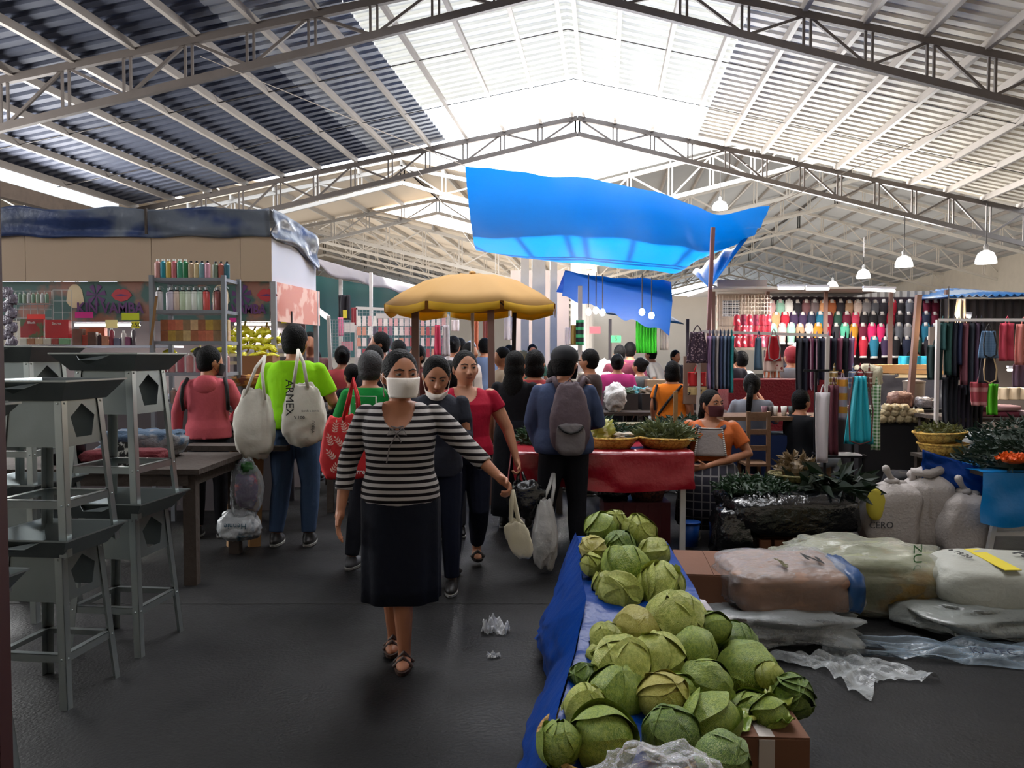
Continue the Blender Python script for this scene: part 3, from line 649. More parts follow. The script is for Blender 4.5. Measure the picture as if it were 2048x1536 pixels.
bp=thing('backpack','grey and maroon backpack worn by the man in the dark cap','backpack',(X6+.03,5.95-.19,0),rz=0)
gm=mat('grey backpack nylon',(92,76,84),.7,bump=.5,bs=16); gp=mat('pale grey backpack pocket',(112,106,108),.75,bump=.4,bs=18)
def bf(q): return Vector((q.x*(1-.28*max(0,q.z/.25)),q.y*(1-.35*max(0,q.z/.25)),q.z))
MB().blob((0,-.01,1.09),(.145,.085,.255),None,pw=.62,amp=.04,seed=21,k=36,m=26,fn=bf).build('pack_body',gm,bp,True)
MB().blob((.0,-.085,.94),(.105,.035,.115),None,pw=.55,amp=.03,seed=22,k=28,m=20).build('front_pocket',gp,bp,True)
MB().tube([(-.09,-.115,1.035),(-.05,-.125,1.0),(0,-.128,.985),(.05,-.125,1.0),(.09,-.115,1.035)],.008,8).build('pocket_trim',mat('black trim',(20,18,20),.6),bp,True)
for sx in (-1,1): MB().tube([(sx*.08,.05,1.30),(sx*.11,.10,1.37),(sx*.15,.2,1.34)],.02,8).build('shoulder_strap',gm,bp,True)
MB().tube([(-.03,.0,1.33),(0,-.01,1.37),(.03,.0,1.33)],.006,8).build('haul_loop',gm,bp,True)
t5,_,_=bag('plastic_bag','long white plastic bag hanging to the floor by the man with the backpack',1090,1000,1140,50,5.6,mat('white plastic bag',(186,184,182),.45,var=.12,vs=9,bump=.9,bs=12,trans=.15),15,strap=[[sp(1082,1010,5.6),sp(1098,975,5.68),sp(1106,948,5.78)],[sp(1102,1010,5.6),sp(1108,975,5.68),sp(1108,948,5.78)]],thick=.06,amp=.09,pwr=.8)
# standing behind
person('woman in salmon t-shirt with dark ponytail seen from behind left of the backpack',(P(1070,768,7.3).x,7.3,0),yaw=PI-.5,H=1.57,g=1.1,hair='bob',top=c_('salmon t-shirt',(168,66,70)),sleeve=.4,bottom=c_('grey skirt',(50,50,60)),kind='skirt',hem=.3,vox=.012)
person('woman in long black dress with long black hair seen from behind',(P(1030,768,7.0).x,7.1,0),yaw=PI-.3,H=1.56,g=1.0,hair='long',top=c_('black blouse',(18,18,24)),sleeve=.4,bottom=c_('black long skirt',(16,18,26)),kind='skirt',hem=.12,vox=.012)
# seated vendor
org=mat('orange blouse',(190,92,30),.8,bump=.2); plaid=mat('plaid skirt cloth',(24,22,32),.9,col2=(96,92,92),pat='plaid',ps=15,thr=.14,spec=.2)
XS=P(1425,768,6.95).x
sv,Ms,Js=person('seated woman vendor in maroon mask, grey apron and plaid skirt beside the red table',(XS,7.0,0),yaw=-.25,H=1.55,g=1.22,drop=.34,head=(.75,-.02),skn='a',arms={'l':((-.28,-.02,1.03),(-.24,-.28,.98)),'r':((.33,-.04,1.05),(-.03,-.30,.96))},legs={'l':((-.14,-.42,.46),(-.12,-.36,.075)),'r':((.14,-.42,.46),(.12,-.36,.075))},top=org,sleeve=.26,bottom=plaid,kind='sitskirt',hair='tail',mask=('full',maskr),vox=.0075,face=True,topz=(.86,1.34),curl=(.4,.5),belly=.2,bust=.03,neck=(.08,.06,1.34))
apm=mat('grey embroidered apron',(150,140,138),.85,bump=.3)
ap=MB()
def apf(u,v):
    z=.70+v*.235+(.0); wdt=.13-.035*v; a=(u-.5)*2; return Vector((a*wdt,-(.185+.03*(1-abs(a)**2))+.05*v-.02*(1-v),z*.97))
ap.grid(apf,12,8); ao=ap.build('apron_bib',apm,sv,True,sol=.006)
lace=mat('white lace edging',(215,210,205),.8,col2=(90,80,80),pat='z',ps=60,thr=.4); b=MB()
for u in (0,1): b.tube([apf(u,k/6) for k in range(7)],.009,6)
b.tube([apf(k/6,1) for k in range(7)],.009,6); b.build('lace_edging',lace,ao,True)
b=MB()
for sx in (-1,1): b.tube([apf(.5+sx*.5,1),(sx*.12,-.06,1.29*.97-.33),(sx*.12,.03,1.31*.97-.33)],.02,8)
b.build('apron_strap',mat('denim strap',(70,74,92),.8),ao,True)
st=thing('wooden_stool','low wooden stool under the seated woman in the plaid skirt','stool',(XS,7.05,0))
wd=mat('worn wood',(112,82,58),.75,var=.3,vs=5,bump=.3,bs=30)
MB().box((0,0,.40),(.34,.30,.03)).build('seat',wd,st)
for x,y in ((-1,-1),(1,-1),(1,1),(-1,1)): MB().bar((x*.15,y*.13,0),(x*.13,y*.11,.39),.035).build('leg',wd,st)
wht=mat('white board',(205,208,222),.7,var=.05,vs=2); wd2=mat('dark weathered table wood',(58,47,40),.8,var=.35,vs=3,bump=.4,bs=25)
# ---------- crowd ----------
PLC=[(X5,6.75),(X4,6.45),(X3,5.75),(X6,5.95),(P(1070,768,7.3).x,7.3),(P(1030,768,7.0).x,7.1),(X2,5.15)]
RCT=[(1.25,8.1,1.7,.8),(1.75,9.9,1.8,.9),(1.9,12.2,2.2,.8),(-1.6,9.2,1.3,.7),(-.6,10.5,1.4,.7),(.3,12.5,1.2,.7),(-.9,14.0,2.0,.7),(-2.35,8.5,.5,.9)]
def crowd(label,px,ytop,Y,yaw,top,hair='short',skn='a',g=1.0,H=None,seated=False,arms=None,lean=(0,0),head=(0,0),mask=None,sleeve=.5,bot=None,kind='pants',hm=None):
    for _ in range(40):
        x=P(px,0,Y).x
        if any(math.hypot(x-a,Y-b)<.42 for a,b in PLC) or any(abs(x-a)<c/2+.16 and abs(Y-b)<d/2+.20 for a,b,c,d in RCT): Y+=.1
        else: break
    PLC.append((P(px,0,Y).x,Y)); zt=P(px,ytop,Y).z
    if seated: drop=.34; H=(zt/(1.6-.34))*1.6
    else: drop=0; H=zt*.99
    H=min(1.9,max(1.2,H))
    if seated: drop=1.6-zt/H*1.6
    legs={'l':((-.11,-.40,.48),(-.11,-.38,.075)),'r':((.11,-.40,.48),(.11,-.38,.075))} if seated else None
    r,M,J=person(label,(P(px,0,Y).x,Y,0),yaw=yaw,H=H,g=g,skn=skn,hair=hair,hairmat=hm,head=head,lean=lean,drop=drop,legs=legs,arms=arms or ({'l':((-.25,-.04,1.05),(-.16,-.25,.98)),'r':((.25,-.04,1.05),(.16,-.25,.98))} if (int(px)%2 or seated) else None),top=mat('crowd top '+str(top),top,.85,var=.12,spec=.2),sleeve=sleeve,bottom=bot or mat('crowd dark trousers',(28,28,36),.85),kind=kind,vox=.020,toff=.02,mask=mask,cat='person')
    if seated: MB_s=tag(MB().box((0,0,.2),(.32,.3,.40)).build('stool_block',wd2),'low dark seat under the '+label.split(' sitting')[0].split(' seated')[0][:60],'seat'); MB_s.location=(P(px,0,Y).x-.05*math.sin(-yaw),Y+.06*math.cos(yaw),0)
    return r,M,J
ro,_,_=crowd('woman in bright orange top with dark crossed straps standing among the vegetables',1350,722,8.9,PI-.5,(222,118,30),hair='bob',g=1.15,sleeve=.3,head=(.6,0))
for a,b2 in (((-.15,.10,1.30),(.12,.15,.95)),((.16,.08,1.30),(.17,.12,1.0))): MB().tube([V(*a)*.93,V((a[0]+b2[0])/2,.17,(a[2]+b2[2])/2)*.93,V(*b2)*.93],.016,6).build('strap',mat('black strap',(20,18,22),.8),ro)
crowd('person with dark hair seated in shadow behind the wooden stake',1382,795,8.0,PI,(34,36,46),hair='short',seated=True)
wch=crowd('woman in grey top with long ponytail seated at the meal table raising her arm',1512,750,9.0,PI-.35,(120,124,134),hair='tail',seated=True,arms={'l':((-.25,-.05,1.10),(-.10,-.25,1.32)),'r':((.25,-.02,1.05),(.2,-.2,.98))},sleeve=.8)
crowd('person in magenta hooded top seen from behind among vegetables',1238,708,10.8,PI,(170,50,110),g=1.2,hair='bun',sleeve=.9)
crowd('person in grey green jacket turned left beside the magenta top',1284,715,10.4,PI+.9,(96,98,100),g=1.1,hair='bun',sleeve=.9)
crowd('person in maroon top standing behind the magenta one',1243,690,12.9,PI,(96,40,56),g=1.1); crowd('person in plum top beside the maroon one',1264,684,13.2,PI-.4,(120,56,80))
crowd('man in dark brown jacket seen right of the cap wearer',1182,698,8.4,PI+1.2,(62,48,46),hair='man',g=1.15,sleeve=.9)
crowd('person in white shirt bending over beyond the green cloth',1330,694,15,PI+1,(206,200,196),lean=(0,-.4)); crowd('dark clad person far right of the green cloth',1356,700,15.5,.5,(40,40,50))
crowd('woman in cream blouse turned left under the umbrella',1005,694,9.9,-1.2,(206,188,166),hair='tail',g=1.05,sleeve=.6,skn='c')
crowd('man in washed blue denim shirt far under the umbrella',968,676,12.2,PI+.5,(96,112,140),hair='man',g=1.1,sleeve=.9); crowd('person in pale blue shirt and white hat at the far stalls',940,682,13.5,PI,(120,140,170),hm=wht,hair='man')
crowd('woman in white blouse at the far goods stall',905,672,11.8,PI-.3,(214,206,208),hair='bun'); crowd('woman in cream jacket behind the crimson t-shirt',938,685,10.8,1.0,(190,176,166),hair='bob',sleeve=.9); crowd('person in grey violet top at the goods stall',918,676,12.6,PI,(130,110,130))
crowd('tall man with dark hair in profile behind the green t-shirt',757,664,9.0,-1.3,(30,32,40),hair='man',g=1.05,sleeve=.9); crowd('dark haired person below the tall man in profile',744,690,8.0,PI-.6,(34,34,44),sleeve=.9); crowd('woman with long dark hair in black at the goods stall',793,680,10.0,PI+.8,(28,28,36),hair='long',sleeve=.9)
crowd('woman in salmon red shirt with dark bun seen from behind left of the green t-shirt',679,692,9.0,PI+.2,(178,74,78),hair='bun',g=1.05); crowd('woman in black hooded jacket bending near the salmon red shirt',705,728,7.9,PI+.8,(26,26,34),sleeve=.95,lean=(0,-.12))
crowd('woman selling behind the bananas with tied dark hair',614,664,9.2,.2,(92,60,60),hair='bun'); crowd('child with brown face beside the right shoulder of the lime shirt',622,698,8.2,.3,(60,60,70),g=.9)
crowd('child with dark hair near the goods stall pole',832,690,9.6,-.6,(150,90,90),g=.85); crowd('small child in white among the hanging goods',812,712,9.2,.3,(170,160,160),g=.8,seated=True); crowd('person in dark pink top behind the person with chin mask',897,722,6.7,PI+.5,(150,70,96),hair='bob',sleeve=.5)
crowd('person with short black hair between the salmon shirt and the cap',1111,718,7.4,PI,(40,40,52),hair='bob')
crowd('masked person in green apron at the far table under the umbrella edge',1066,688,15.5,0,(90,130,110),mask=('full',maskw)); crowd('distant person in orange brown clothes under the umbrella',1018,690,14.5,PI,(150,90,70)); crowd('distant person in dark top right of the umbrella',1137,694,14.6,PI,(46,42,52)); crowd('distant seated person in pink behind the cap wearer',1160,700,14.0,PI,(170,110,120))
crowd('person with red cap and grey apron at the clothes stall',1592,692,10.6,PI+.3,(110,110,116),hm=mat('red cap',(140,36,46),.8),hair='short'); crowd('person with white cap at the clothes stall',1607,684,11.0,PI-.5,(34,34,44),hm=wht,hair='short')
crowd('person in dark shirt in front of the hanging clothes left of red apron',1468,694,10.8,PI,(40,36,46)); crowd('person in white shirt seated at the clothes stall',1490,702,10.4,PI+.5,(200,190,190)); crowd('dark haired person behind the teal garments',1455,700,11.5,0,(60,54,64)); crowd('person in black beside the counter of the clothes stall',1440,706,11.8,PI,(30,30,36))
crowd('heavy person in black clothes seated at the meal table',1612,782,8.2,PI-1.2,(14,15,20),seated=True,g=1.15,sleeve=.9,bot=mat('light grey trousers',(126,130,140),.85))
crowd('distant person at the turquoise counter of the clothes wall',1840,700,11.8,0,(60,60,80))
# ---------- galvanised hopper stands ----------
galv=mat('galvanised sheet metal',(132,140,140),.36,.75,var=.18,vs=4,bump=.08,bs=12)
galvd=mat('galvanised angle iron',(166,174,174),.3,.8,var=.12,vs=9)
def hopper_stand(label,corner,z0,H,S):
    R=Matrix.Rotation(-A0,3,'Z'); c=Vector(corner)+R@Vector((-S/2,S/2,0)); t=thing('hopper_stand',label,'metal stand',(c.x,c.y,z0),-A0,'galvanised stands stacked at the left')
    h=.085; zb=H-h; b0=S*.36; tp=b0*.92; ft=S*.44   # half widths
    for sx,sy in ((1,-1),(-1,-1),(1,1),(-1,1)):
        b=MB(); a=V(sx*ft,sy*ft,0); e=V(sx*tp,sy*tp,zb)
        dx=V(-sx*.036,0,0); dy=V(0,-sy*.036,0); th=.003
        for dd in (dx,dy):
            n=V(0,sy*th,0) if dd.x else V(sx*th,0,0)
            b.rings([[a,a+dd,a+dd-n,a-n],[e,e+dd,e+dd-n,e-n]])
        b.build('leg',galvd,t)
    zs=H*.27; k=ft+(tp-ft)*zs/zb-.004
    for i in range(4):
        a=i*PI/2; Rm=Matrix.Rotation(a,3,'Z'); p=Rm@V(-k,-k,zs); q=Rm@V(k,-k,zs); up=V(0,0,.035); inn=Rm@V(0,.03,0)
        MB().q(p,q,q+up,p+up).q(p+up,q+up,q+up+inn,p+up+inn).build('stretcher',galvd,t,sol=.003)
    zk=zb-H*.27
    for i in range(4):
        a=i*PI/2; Rm=Matrix.Rotation(a,3,'Z'); kb=ft+(tp-ft)*zk/zb-.006; b=MB()
        def pt(x,z):
            kk=kb+(tp-.006-kb)*(z-zk)/(zb-zk); return Rm@V(x*kk,-kk,z)
        if i%2==1:
            n=20; zc=(zk+zb)/2; hh=(zb-zk)/2; out=[];inn=[]
            for j in range(n):
                th=2*PI*j/n+PI/2; cx,cz=math.cos(th),math.sin(th); m=max(abs(cx),abs(cz)); out.append(pt(cx/m,zc+cz/m*hh))
                ph=(th-PI/2)%(2*PI/5); r=math.cos(PI/5)/math.cos(ph-PI/5); inn.append(pt(cx*r*.62,zc+cz*r*hh*.80))
            b.rings([out,inn],False,False)
        else: b.q(pt(-1,zk),pt(1,zk),pt(1,zb),pt(-1,zb))
        b.build('skirt_panel',galv,t,sol=.002)
    b=MB(); o=[(b0,zb),(S/2,H-.004)]
    def sq(r,z): return [V(-r,-r,z),V(r,-r,z),V(r,r,z),V(-r,r,z)]
    b.rings([sq(b0,zb),sq(S/2,H)],True,False); hp=b.build('hopper',galv,t,sol=.003,off=1)
    MB().rings([sq(S/2-.001,H-.002),sq(S/2+.006,H+.004),sq(S/2+.006,H-.004)],False,False).build('rim',galvd,hp)
    b=MB(); y0=-S/2; b.q(V(-.10,y0+.008,H-.003),V(-.05,y0-.035,H-.03),V(.05,y0-.035,H-.03),V(.10,y0+.008,H-.003),V(.05,y0+.03,H-.055),V(-.05,y0+.03,H-.055)); b.build('pouring_lip',galv,t,sol=.002)
    b=MB()
    for sx,sy in ((1,-1),(-1,-1),(1,1)):
        for zz in (zb-.015,zs+.015): 
            kk=ft+(tp-ft)*zz/zb; b.ell((sx*(kk-.018),sy*kk*1.005,zz),(.005,.004,.005),8,6); b.ell((sx*kk*1.005,sy*(kk-.018),zz),(.004,.005,.005),8,6)
    rv=b.build('rivets',galvd,t)
    return t
hopper_stand('galvanised metal stand on the floor, bottom of the frontmost full stack',(-1.90,3.38,0),0,.745,.43)
hopper_stand('galvanised metal stand on top of the frontmost full stack, pentagon cut in its side',(-1.90,3.40,0),.663,.765,.43)
hopper_stand('galvanised metal stand on the floor under the tallest stack beside the wooden table',(-1.86,3.98,0),0,.79,.47)
hopper_stand('galvanised metal stand on top of the tallest stack beside the wooden table',(-1.87,3.99,0),.708,.84,.47)
hopper_stand('galvanised metal stand on the floor, cut by the left picture edge',(-1.85,2.52,0),0,.745,.43)
hopper_stand('galvanised metal stand standing on another, cut by the left picture edge',(-1.88,2.54,0),.663,.70,.43)
hopper_stand('lower galvanised metal stand at the far back of the left stacks',(-2.70,4.5,0),0,.80,.47)
hopper_stand('upper galvanised metal stand at the far back of the left stacks',(-2.70,4.5,0),.718,.87,.47)
tag(MB().box((-1.31,2.0,1.5),(.05,.05,3.0)).build('metal_post',mat('dark red painted post',(58,22,24),.6),None),'dark red square post at the left picture edge','post')
# ---------- wooden tables ----------
wd2=mat('dark weathered table wood',(58,47,40),.8,var=.35,vs=3,bump=.4,bs=25)
wdl=mat('pale pine wood',(150,112,70),.75,var=.25,vs=4,bump=.2,bs=25)
tb=thing('wooden_table','dark weathered wooden table behind the galvanised stands','table',(-2.95,5.75,0))
MB().box((0,0,.765),(1.75,.95,.035)).build('tabletop',wd2,tb); MB().box((0,-.45,.71),(1.6,.03,.08)).box((.82,0,.71),(.03,.86,.08)).build('apron_rail',wd2,tb)
for x,y in ((.80,-.42),(-.80,-.42),(.80,.42),(-.80,.42)): MB().box((x,y,.375),(.085,.07,.75)).build('leg',wd2,tb)
tb=thing('wooden_bench','rough plank bench with pale legs at the feet of the pink hoodie','bench',(-2.2,6.42,0))
MB().box((0,0,.80),(.85,.22,.04),rz=-.05).build('plank',wd2,tb)
for x in (-.05,.12): MB().bar((x,-.02,0),(x+.03,0,.79),.06,.09).build('leg',wdl,tb)
# things on / behind the table
def goods(name,label,cat,m,c,r,seed=0,pw=.6,amp=.06,rz=0,group=None):
    t=MB(); t.blob((0,0,r[2]),r,None,pw=pw,amp=amp,seed=seed,k=26,m=18); o=t.build(name,m,None,True); o.location=c; o.rotation_euler=(0,0,rz); return tag(o,label,cat,group)
goods('folded_cloth_pile','pile of blue grey folded cloth on the dark wooden table','cloth',mat('blue grey cloth',(62,82,104),.85,col2=(120,120,124),pat='noise',ps=6,thr=.5,bump=.5),(-2.75,5.95,.783),(.30,.18,.10),1,amp=.12)
goods('folded_cloth_pile','dark red folded cloth heap under the blue cloth pile','cloth',mat('dark red cloth',(96,20,30),.85,bump=.5),(-2.72,5.62,.783),(.30,.14,.05),2,amp=.1)
bk=thing('bucket','black bucket with teal rim on the wooden table behind the metal stands','bucket',(-3.15,5.6,.783))
MB().lathe((0,0,0),[(.13,0),(.165,.33)],24,cap1=False).build('bucket_body',mat('black plastic',(20,22,26),.4),bk,True,sol=.004); MB().lathe((0,0,.33),[(.160,0),(.178,0),(.178,.03),(.160,.03)],24).build('rim',mat('teal plastic',(58,120,110),.4),bk,True)
sn=thing('sign_card','black card with white lettering behind the frontmost stand','sign',(-2.42,4.95,.86)); MB().box((0,0,.06),(.09,.004,.16)).build('card',mat('black card',(16,16,18),.6,col2=(210,210,205),pat='noise',ps=28,thr=.52),sn)
MB().bar((0,.01,-.06),(0,.01,0),.01).build('stake',wd2,sn)
# ---------- kiosk ----------
KY=8.0; kx0=-5.6; kx1=-2.39; R_=Matrix.Rotation(-A0,3,'Z')
tan=mat('tan board fascia',(176,154,132),.8,var=.05,vs=1.5); wht=mat('white board',(205,208,222),.7,var=.05,vs=2)
blt=mat('dark blue tarpaulin',(42,60,104),.36,col2=(98,106,120),pat='noise',ps=1.2,thr=.46,bump=.9,bs=5,spec=.6)
kz1=P(300,563,KY).z; kz2=P(300,471,KY).z; kz3=P(300,415,KY).z
kk=thing('market_kiosk','tan fronted market kiosk with white side at the left of the hall','kiosk',(kx1,KY,0))
xs=[kx0-kx1,P(0,0,KY).x-kx1+.2,P(295,0,KY).x-kx1,P(475,0,KY).x-kx1,0]
for a,b in zip(xs,xs[1:]): MB().box(((a+b)/2,0,(kz1+kz2)/2),(b-a-.006,.02,kz2-kz1)).build('fascia_panel',tan,kk)
sd=V(math.sin(A0),math.cos(A0),0)*1.22
def side(z0a,z0b,z1a,z1b,name,m,par,off=0): return MB().q(V(0,off,z0a),sd+V(off,0,z0b),sd+V(off,0,z1b),V(0,off,z1a)).build(name,m,par,sol=.015)
side(kz1,kz1,kz2,kz2,'side_panel',wht,kk)
pg=mat('grey steel post',(160,160,165),.5,.3)
for x,y in ((.01,.02),(sd.x,sd.y),(kx0-kx1,.02)): MB().box((x,y,kz1/2),(.05,.05,kz1)).build('post',pg,kk)
MB().box(((kx0-kx1)/2+.05,.62,kz2+.04),(3.1,1.15,.03)).build('roof_board',wd2,kk)
MB().box(((kx0-kx1)/2,1.3,1.1),(3.2,.04,2.2)).build('back_panel',mat('kiosk back panel',(120,110,112),.8),kk)
tp=thing('tarpaulin','wrinkled dark blue tarpaulin wrapped round the top of the tan kiosk','tarpaulin',(kx1,KY-.03,0))
def tw(u,v):
    x=(kx0-kx1)*(1-u); return V(x,-.01+.05*noise.noise(V(x*1.6,v*2,1))-.03*v,kz2-.02+(kz3-kz2)*v+.015*math.sin(x*7)*(v)+.02*noise.noise(V(x*3,v*4,5)))
MB().grid(tw,60,10).build('front_drape',blt,tp,True,sol=.003)
def tw2(u,v): 
    p=sd*(u*1.03); return V(p.x+.03+.05*noise.noise(V(u*4,v*3,2)),p.y-.01,kz2-.02-.20*u*u*(1-v)+(kz3-kz2)*v-.12*u*u*v-.02*math.sin(u*9)*(1-v))
MB().grid(tw2,30,10).build('side_drape',blt,tp,True,sol=.003)
MB().box(((kx0-kx1)/2,.6,kz3-.02),(3.2,1.1,.01)).build('top_sheet',blt,tp)
MB().bar((P(293,0,KY).x-kx1,-.06,kz2),(P(293,0,KY).x-kx1,-.06,kz3-.02),.02).build('pole',wd2,tp)
# banner
ban=thing('printed_banner','printed banner with red lips and purple lettering under the tan kiosk fascia','banner',(kx1,KY+.03,0))
bz0=P(300,642,KY).z; bm_=mat('printed banner vinyl',(62,92,88),.5,col2=(142,98,84),pat='noise',ps=2.6,thr=.5)
MB().box(((kx0-kx1)/2+.02,0,(bz0+kz1)/2),(3.1,.008,kz1-bz0)).build('banner_sheet',bm_,ban)
lipr=mat('lips print',(176,50,60),.5,var=.1); pur=mat('purple print',(92,50,104),.5); crm=mat('cream hair print',(208,186,150),.5); pnk=mat('pale petal print',(150,120,140),.5)
for cx in (248,540):
    x=P(cx-8,600,KY).x-kx1; z=P(300,590,KY).z; b=MB()
    pts=[(-.10,0),(-.06,.05),(-.02,.065),(0,.05),(.02,.065),(.07,.05),(.11,.0),(.06,-.05),(0,-.065),(-.06,-.045)]
    b.q(*[V(x+a,-.008,z+q) for a,q in pts]); b.build('lips_print',lipr,ban); MB().q(V(x-.07,-.0095,z),V(x,-.0095,z+.012),V(x+.08,-.0095,z),V(x,-.0095,z-.010)).build('mouth_line',pur,ban)
    x2=x-.46; b=MB()
    b.q(*[V(x2+.09*math.cos(a)*(1.1 if math.sin(a)<0 else .9),-.007,z-.01+.12*math.sin(a)) for a in [2*PI*j/14 for j in range(14)]]); b.build('flower_print',crm,ban)
    b=MB(); x3=x-.25
    for j in range(7):
        a=j*.9; b.q(V(x3,-.0075,z),V(x3+.1*math.cos(a),-.0075,z+.11*math.sin(a)),V(x3+.1*math.cos(a+.5),-.0075,z+.11*math.sin(a+.5)))
    b.build('petal_print',pur,ban)
text('KIN VAMBA',(P(150,0,KY).x-kx1+.28,-.012,P(0,617,KY).z),.15,pur,ban,sx=.85,bold=.004); text('KIN VAMBA',(P(478,0,KY).x-kx1-.05,-.012,P(0,619,KY).z),.13,pur,ban,sx=.8,bold=.004)
sb=thing('printed_banner','salmon pink banner of sweets on the white side of the kiosk','banner',(kx1+.03,KY+.05,0))
side(P(0,642,KY).z,P(0,642,KY).z,kz1,kz1,'banner_sheet',mat('salmon banner',(214,130,110),.5,col2=(236,186,170),pat='noise',ps=5,thr=.5),sb,.0)
# neon price cards
def card(px,py,w,h,col,lab,Y=KY-.04,txt=None,rz=0):
    p=P(px,py,Y); t=thing('price_card',lab,'sign',p,rz); MB().box((0,0,0),(w/F*Y,.003,h/F*Y)).build('card',mat('card '+str(col),col,.6,var=.03),t)
    if txt: text(txt,(0,-.004,0),h/F*Y*.9,mat('card ink',(40,30,30),.6,var=0),t)
    return t
card(72,635,36,13,(222,52,40),'bright red price card hanging in the wire grid',Y=7.72); card(168,630,36,12,(214,40,140),'magenta price card under the purple lettering'); card(261,633,35,14,(196,206,30),'yellow green card hanging under the banner')
card(223,648,24,16,(250,236,160),'pale lit yellow card above the perfume bottles'); card(271,650,16,14,(220,210,40),'small yellow card priced 7.50 at the grey shelves',txt='7.50'); card(466,640,14,8,(214,40,140),'small magenta card right of the grey shelves')
card(568,642,10,9,(214,220,40),'left yellow card on the salmon side banner',Y=8.3); card(592,642,13,9,(214,220,40),'right yellow card on the salmon side banner',Y=8.7)
# counter
ct=thing('shop_counter','white topped counter inside the tan kiosk','counter',(-3.9,KY+.1,0)); MB().box((0,0,1.12),(3.1,.5,.03)).build('countertop',wht,ct); MB().box((0,.0,.55),(3.05,.44,1.1)).build('cabinet',mat('counter front',(90,82,86),.8),ct)
CZ=1.136
def bottle(m,capm,h,r,pump=0,lab=None):
    b=bpy.data.objects.new('bottle',MB().lathe((0,0,0),[(r*.92,0),(r,.01),(r,h*.80),(r*.45,h*.87),(r*.4,h*.9)],14).mesh('bottle',m,True,50)); COL.objects.link(b)
    c=MB().lathe((0,0,h*.9),[(r*.48,0),(r*.48,h*.10)],12)
    if pump: c.tube([(0,0,h),(0,0,h*1.06),(r*.9,-.0,h*1.04),(r*1.3,0,h*.95)],.004,6)
    c.build('cap',capm,b,True,40)
    if pump==0: pass
    return b
greyc=mat('silver pump plastic',(170,175,180),.35,.4,var=0); wcap=mat('white cap',(225,225,220),.5,var=0); bcap=mat('black cap',(24,24,30),.4,var=0)
# grid panel with items
def wire_grid(label,px0,py0,px1,py1,Y,n,m_,col=(190,190,190),w=.004,cat='wire grid',group=None):
    a=P(px0,py1,Y); c=P(px1,py0,Y); b=MB(); W=c.x-a.x; Hh=c.z-a.z
    for i in range(n+1): x=W*i/n; b.bar((x,0,0),(x,0,Hh),w)
    for j in range(m_+1): z=Hh*j/m_; b.bar((0,0,z),(W,0,z),w)
    o=b.build('wire_grid',mat('wire '+str(col),col,.4,.4,var=0)); o.location=(a.x,Y,a.z); return tag(o,label,cat,group)
wire_grid('white wire grid panel on the kiosk counter behind the red boxes',20,582,103,690,7.8,6,6); wire_grid('narrow white wire grid panel beside the red boxes',108,580,142,690,7.75,2,5)
redb=mat('glossy red box',(182,24,36),.3,var=.15); 
def card_box(name,label,px0,px1,py0,py1,Y,m,cat='box',d=.06,txt=None,group=None,tcol=(235,225,220),bev=.004):
    a=P(px0,py1,Y); c=P(px1,py0,Y); t=MB().box((0,0,(c.z-a.z)/2),(c.x-a.x,d,c.z-a.z)).build(name,m,None,bev=bev); t.location=((a.x+c.x)/2,Y,a.z); tag(t,label,cat,group)
    if txt: text(txt,(0,-d/2-.002,(c.z-a.z)*.8),(c.z-a.z)*.2,mat('box ink '+str(tcol),tcol,.5,var=0),t)
    return t
card_box('gift_box','red and green printed gift box with heart in the wire grid',44,90,638,675,7.70,mat('red green print',(150,40,40),.4,col2=(80,92,60),pat='noise',ps=9,thr=.5),txt='Black'); card_box('gift_box','bright red glossy gift box beside the green one',94,140,640,676,7.68,redb,txt='Secret')
for i,(a,b_,c) in enumerate(((42,57,(190,185,170)),(58,73,(150,98,66)),(74,89,(196,170,140)),(90,105,(200,190,175)),(106,120,(150,60,50)),(121,138,(110,150,110)))):
    card_box('small_carton',('pale','brown','tan','cream','dark red','green')[i]+' small carton in the row under the red boxes',a,b_,677,689,7.66,mat('carton %d'%i,c,.6,var=.2,vs=20))
random.seed(5)
cols=[(120,96,84),(150,60,48),(96,70,60),(60,40,44),(180,120,90),(140,44,60),(90,90,110),(190,180,175),(120,60,90),(70,60,66)]
pos=[(158,692,20,34),(172,692,12,22),(186,690,16,26),(200,692,10,18),(212,692,12,20),(224,692,9,26),(236,692,12,16),(248,692,11,22),(258,692,9,18),(268,692,11,26)]
names=['beige','orange','dark brown','plum','peach','crimson','slate','white','violet','charcoal']
for i,(px,py,w_,h_) in enumerate(pos):
    Y=7.86; p=P(px,py,Y); 
    if i in (3,5,7,9):
        o=bottle(mat('cosm %d'%i,cols[i],.35,var=.1),wcap,h_/F*Y*1.4,.022); o.location=(p.x,Y,CZ+.0)
        tag(o,names[i]+' cosmetic bottle on the kiosk counter left of the grey shelves','bottle','cosmetics on the kiosk counter'); o.location.z=p.z
    else: card_box('cosmetic_box',names[i]+' cosmetic box on the kiosk counter left of the grey shelves',px-w_/2,px+w_/2,py-h_,py,Y,mat('cosm %d'%i,cols[i],.4,var=.3,vs=18),group='cosmetics on the kiosk counter')
card_box('orange_carton','large orange and brown carton on the counter behind the cosmetics',162,212,655,690,8.0,mat('orange carton',(176,84,48),.6,var=.35,vs=10))
ledge=tag(MB().box((0,0,0),(1.85,.32,.02)).build('display_ledge',wht),'long white ledge carrying cosmetics in the kiosk','shelf'); ledge.location=(-4.2,7.82,P(0,691,7.8).z-.012)
for i in range(9):
    o=bottle(mat('small vial %d'%(i%3),[(150,170,150),(190,190,190),(120,150,130)][i%3],.3),wcap,.10,.017); p=P(22+i*9,606,7.74); o.location=p; tag(o,'small pale bottle, '+ORD[i]+' from left at the top of the wire grid','bottle','small bottles along the wire grid top')
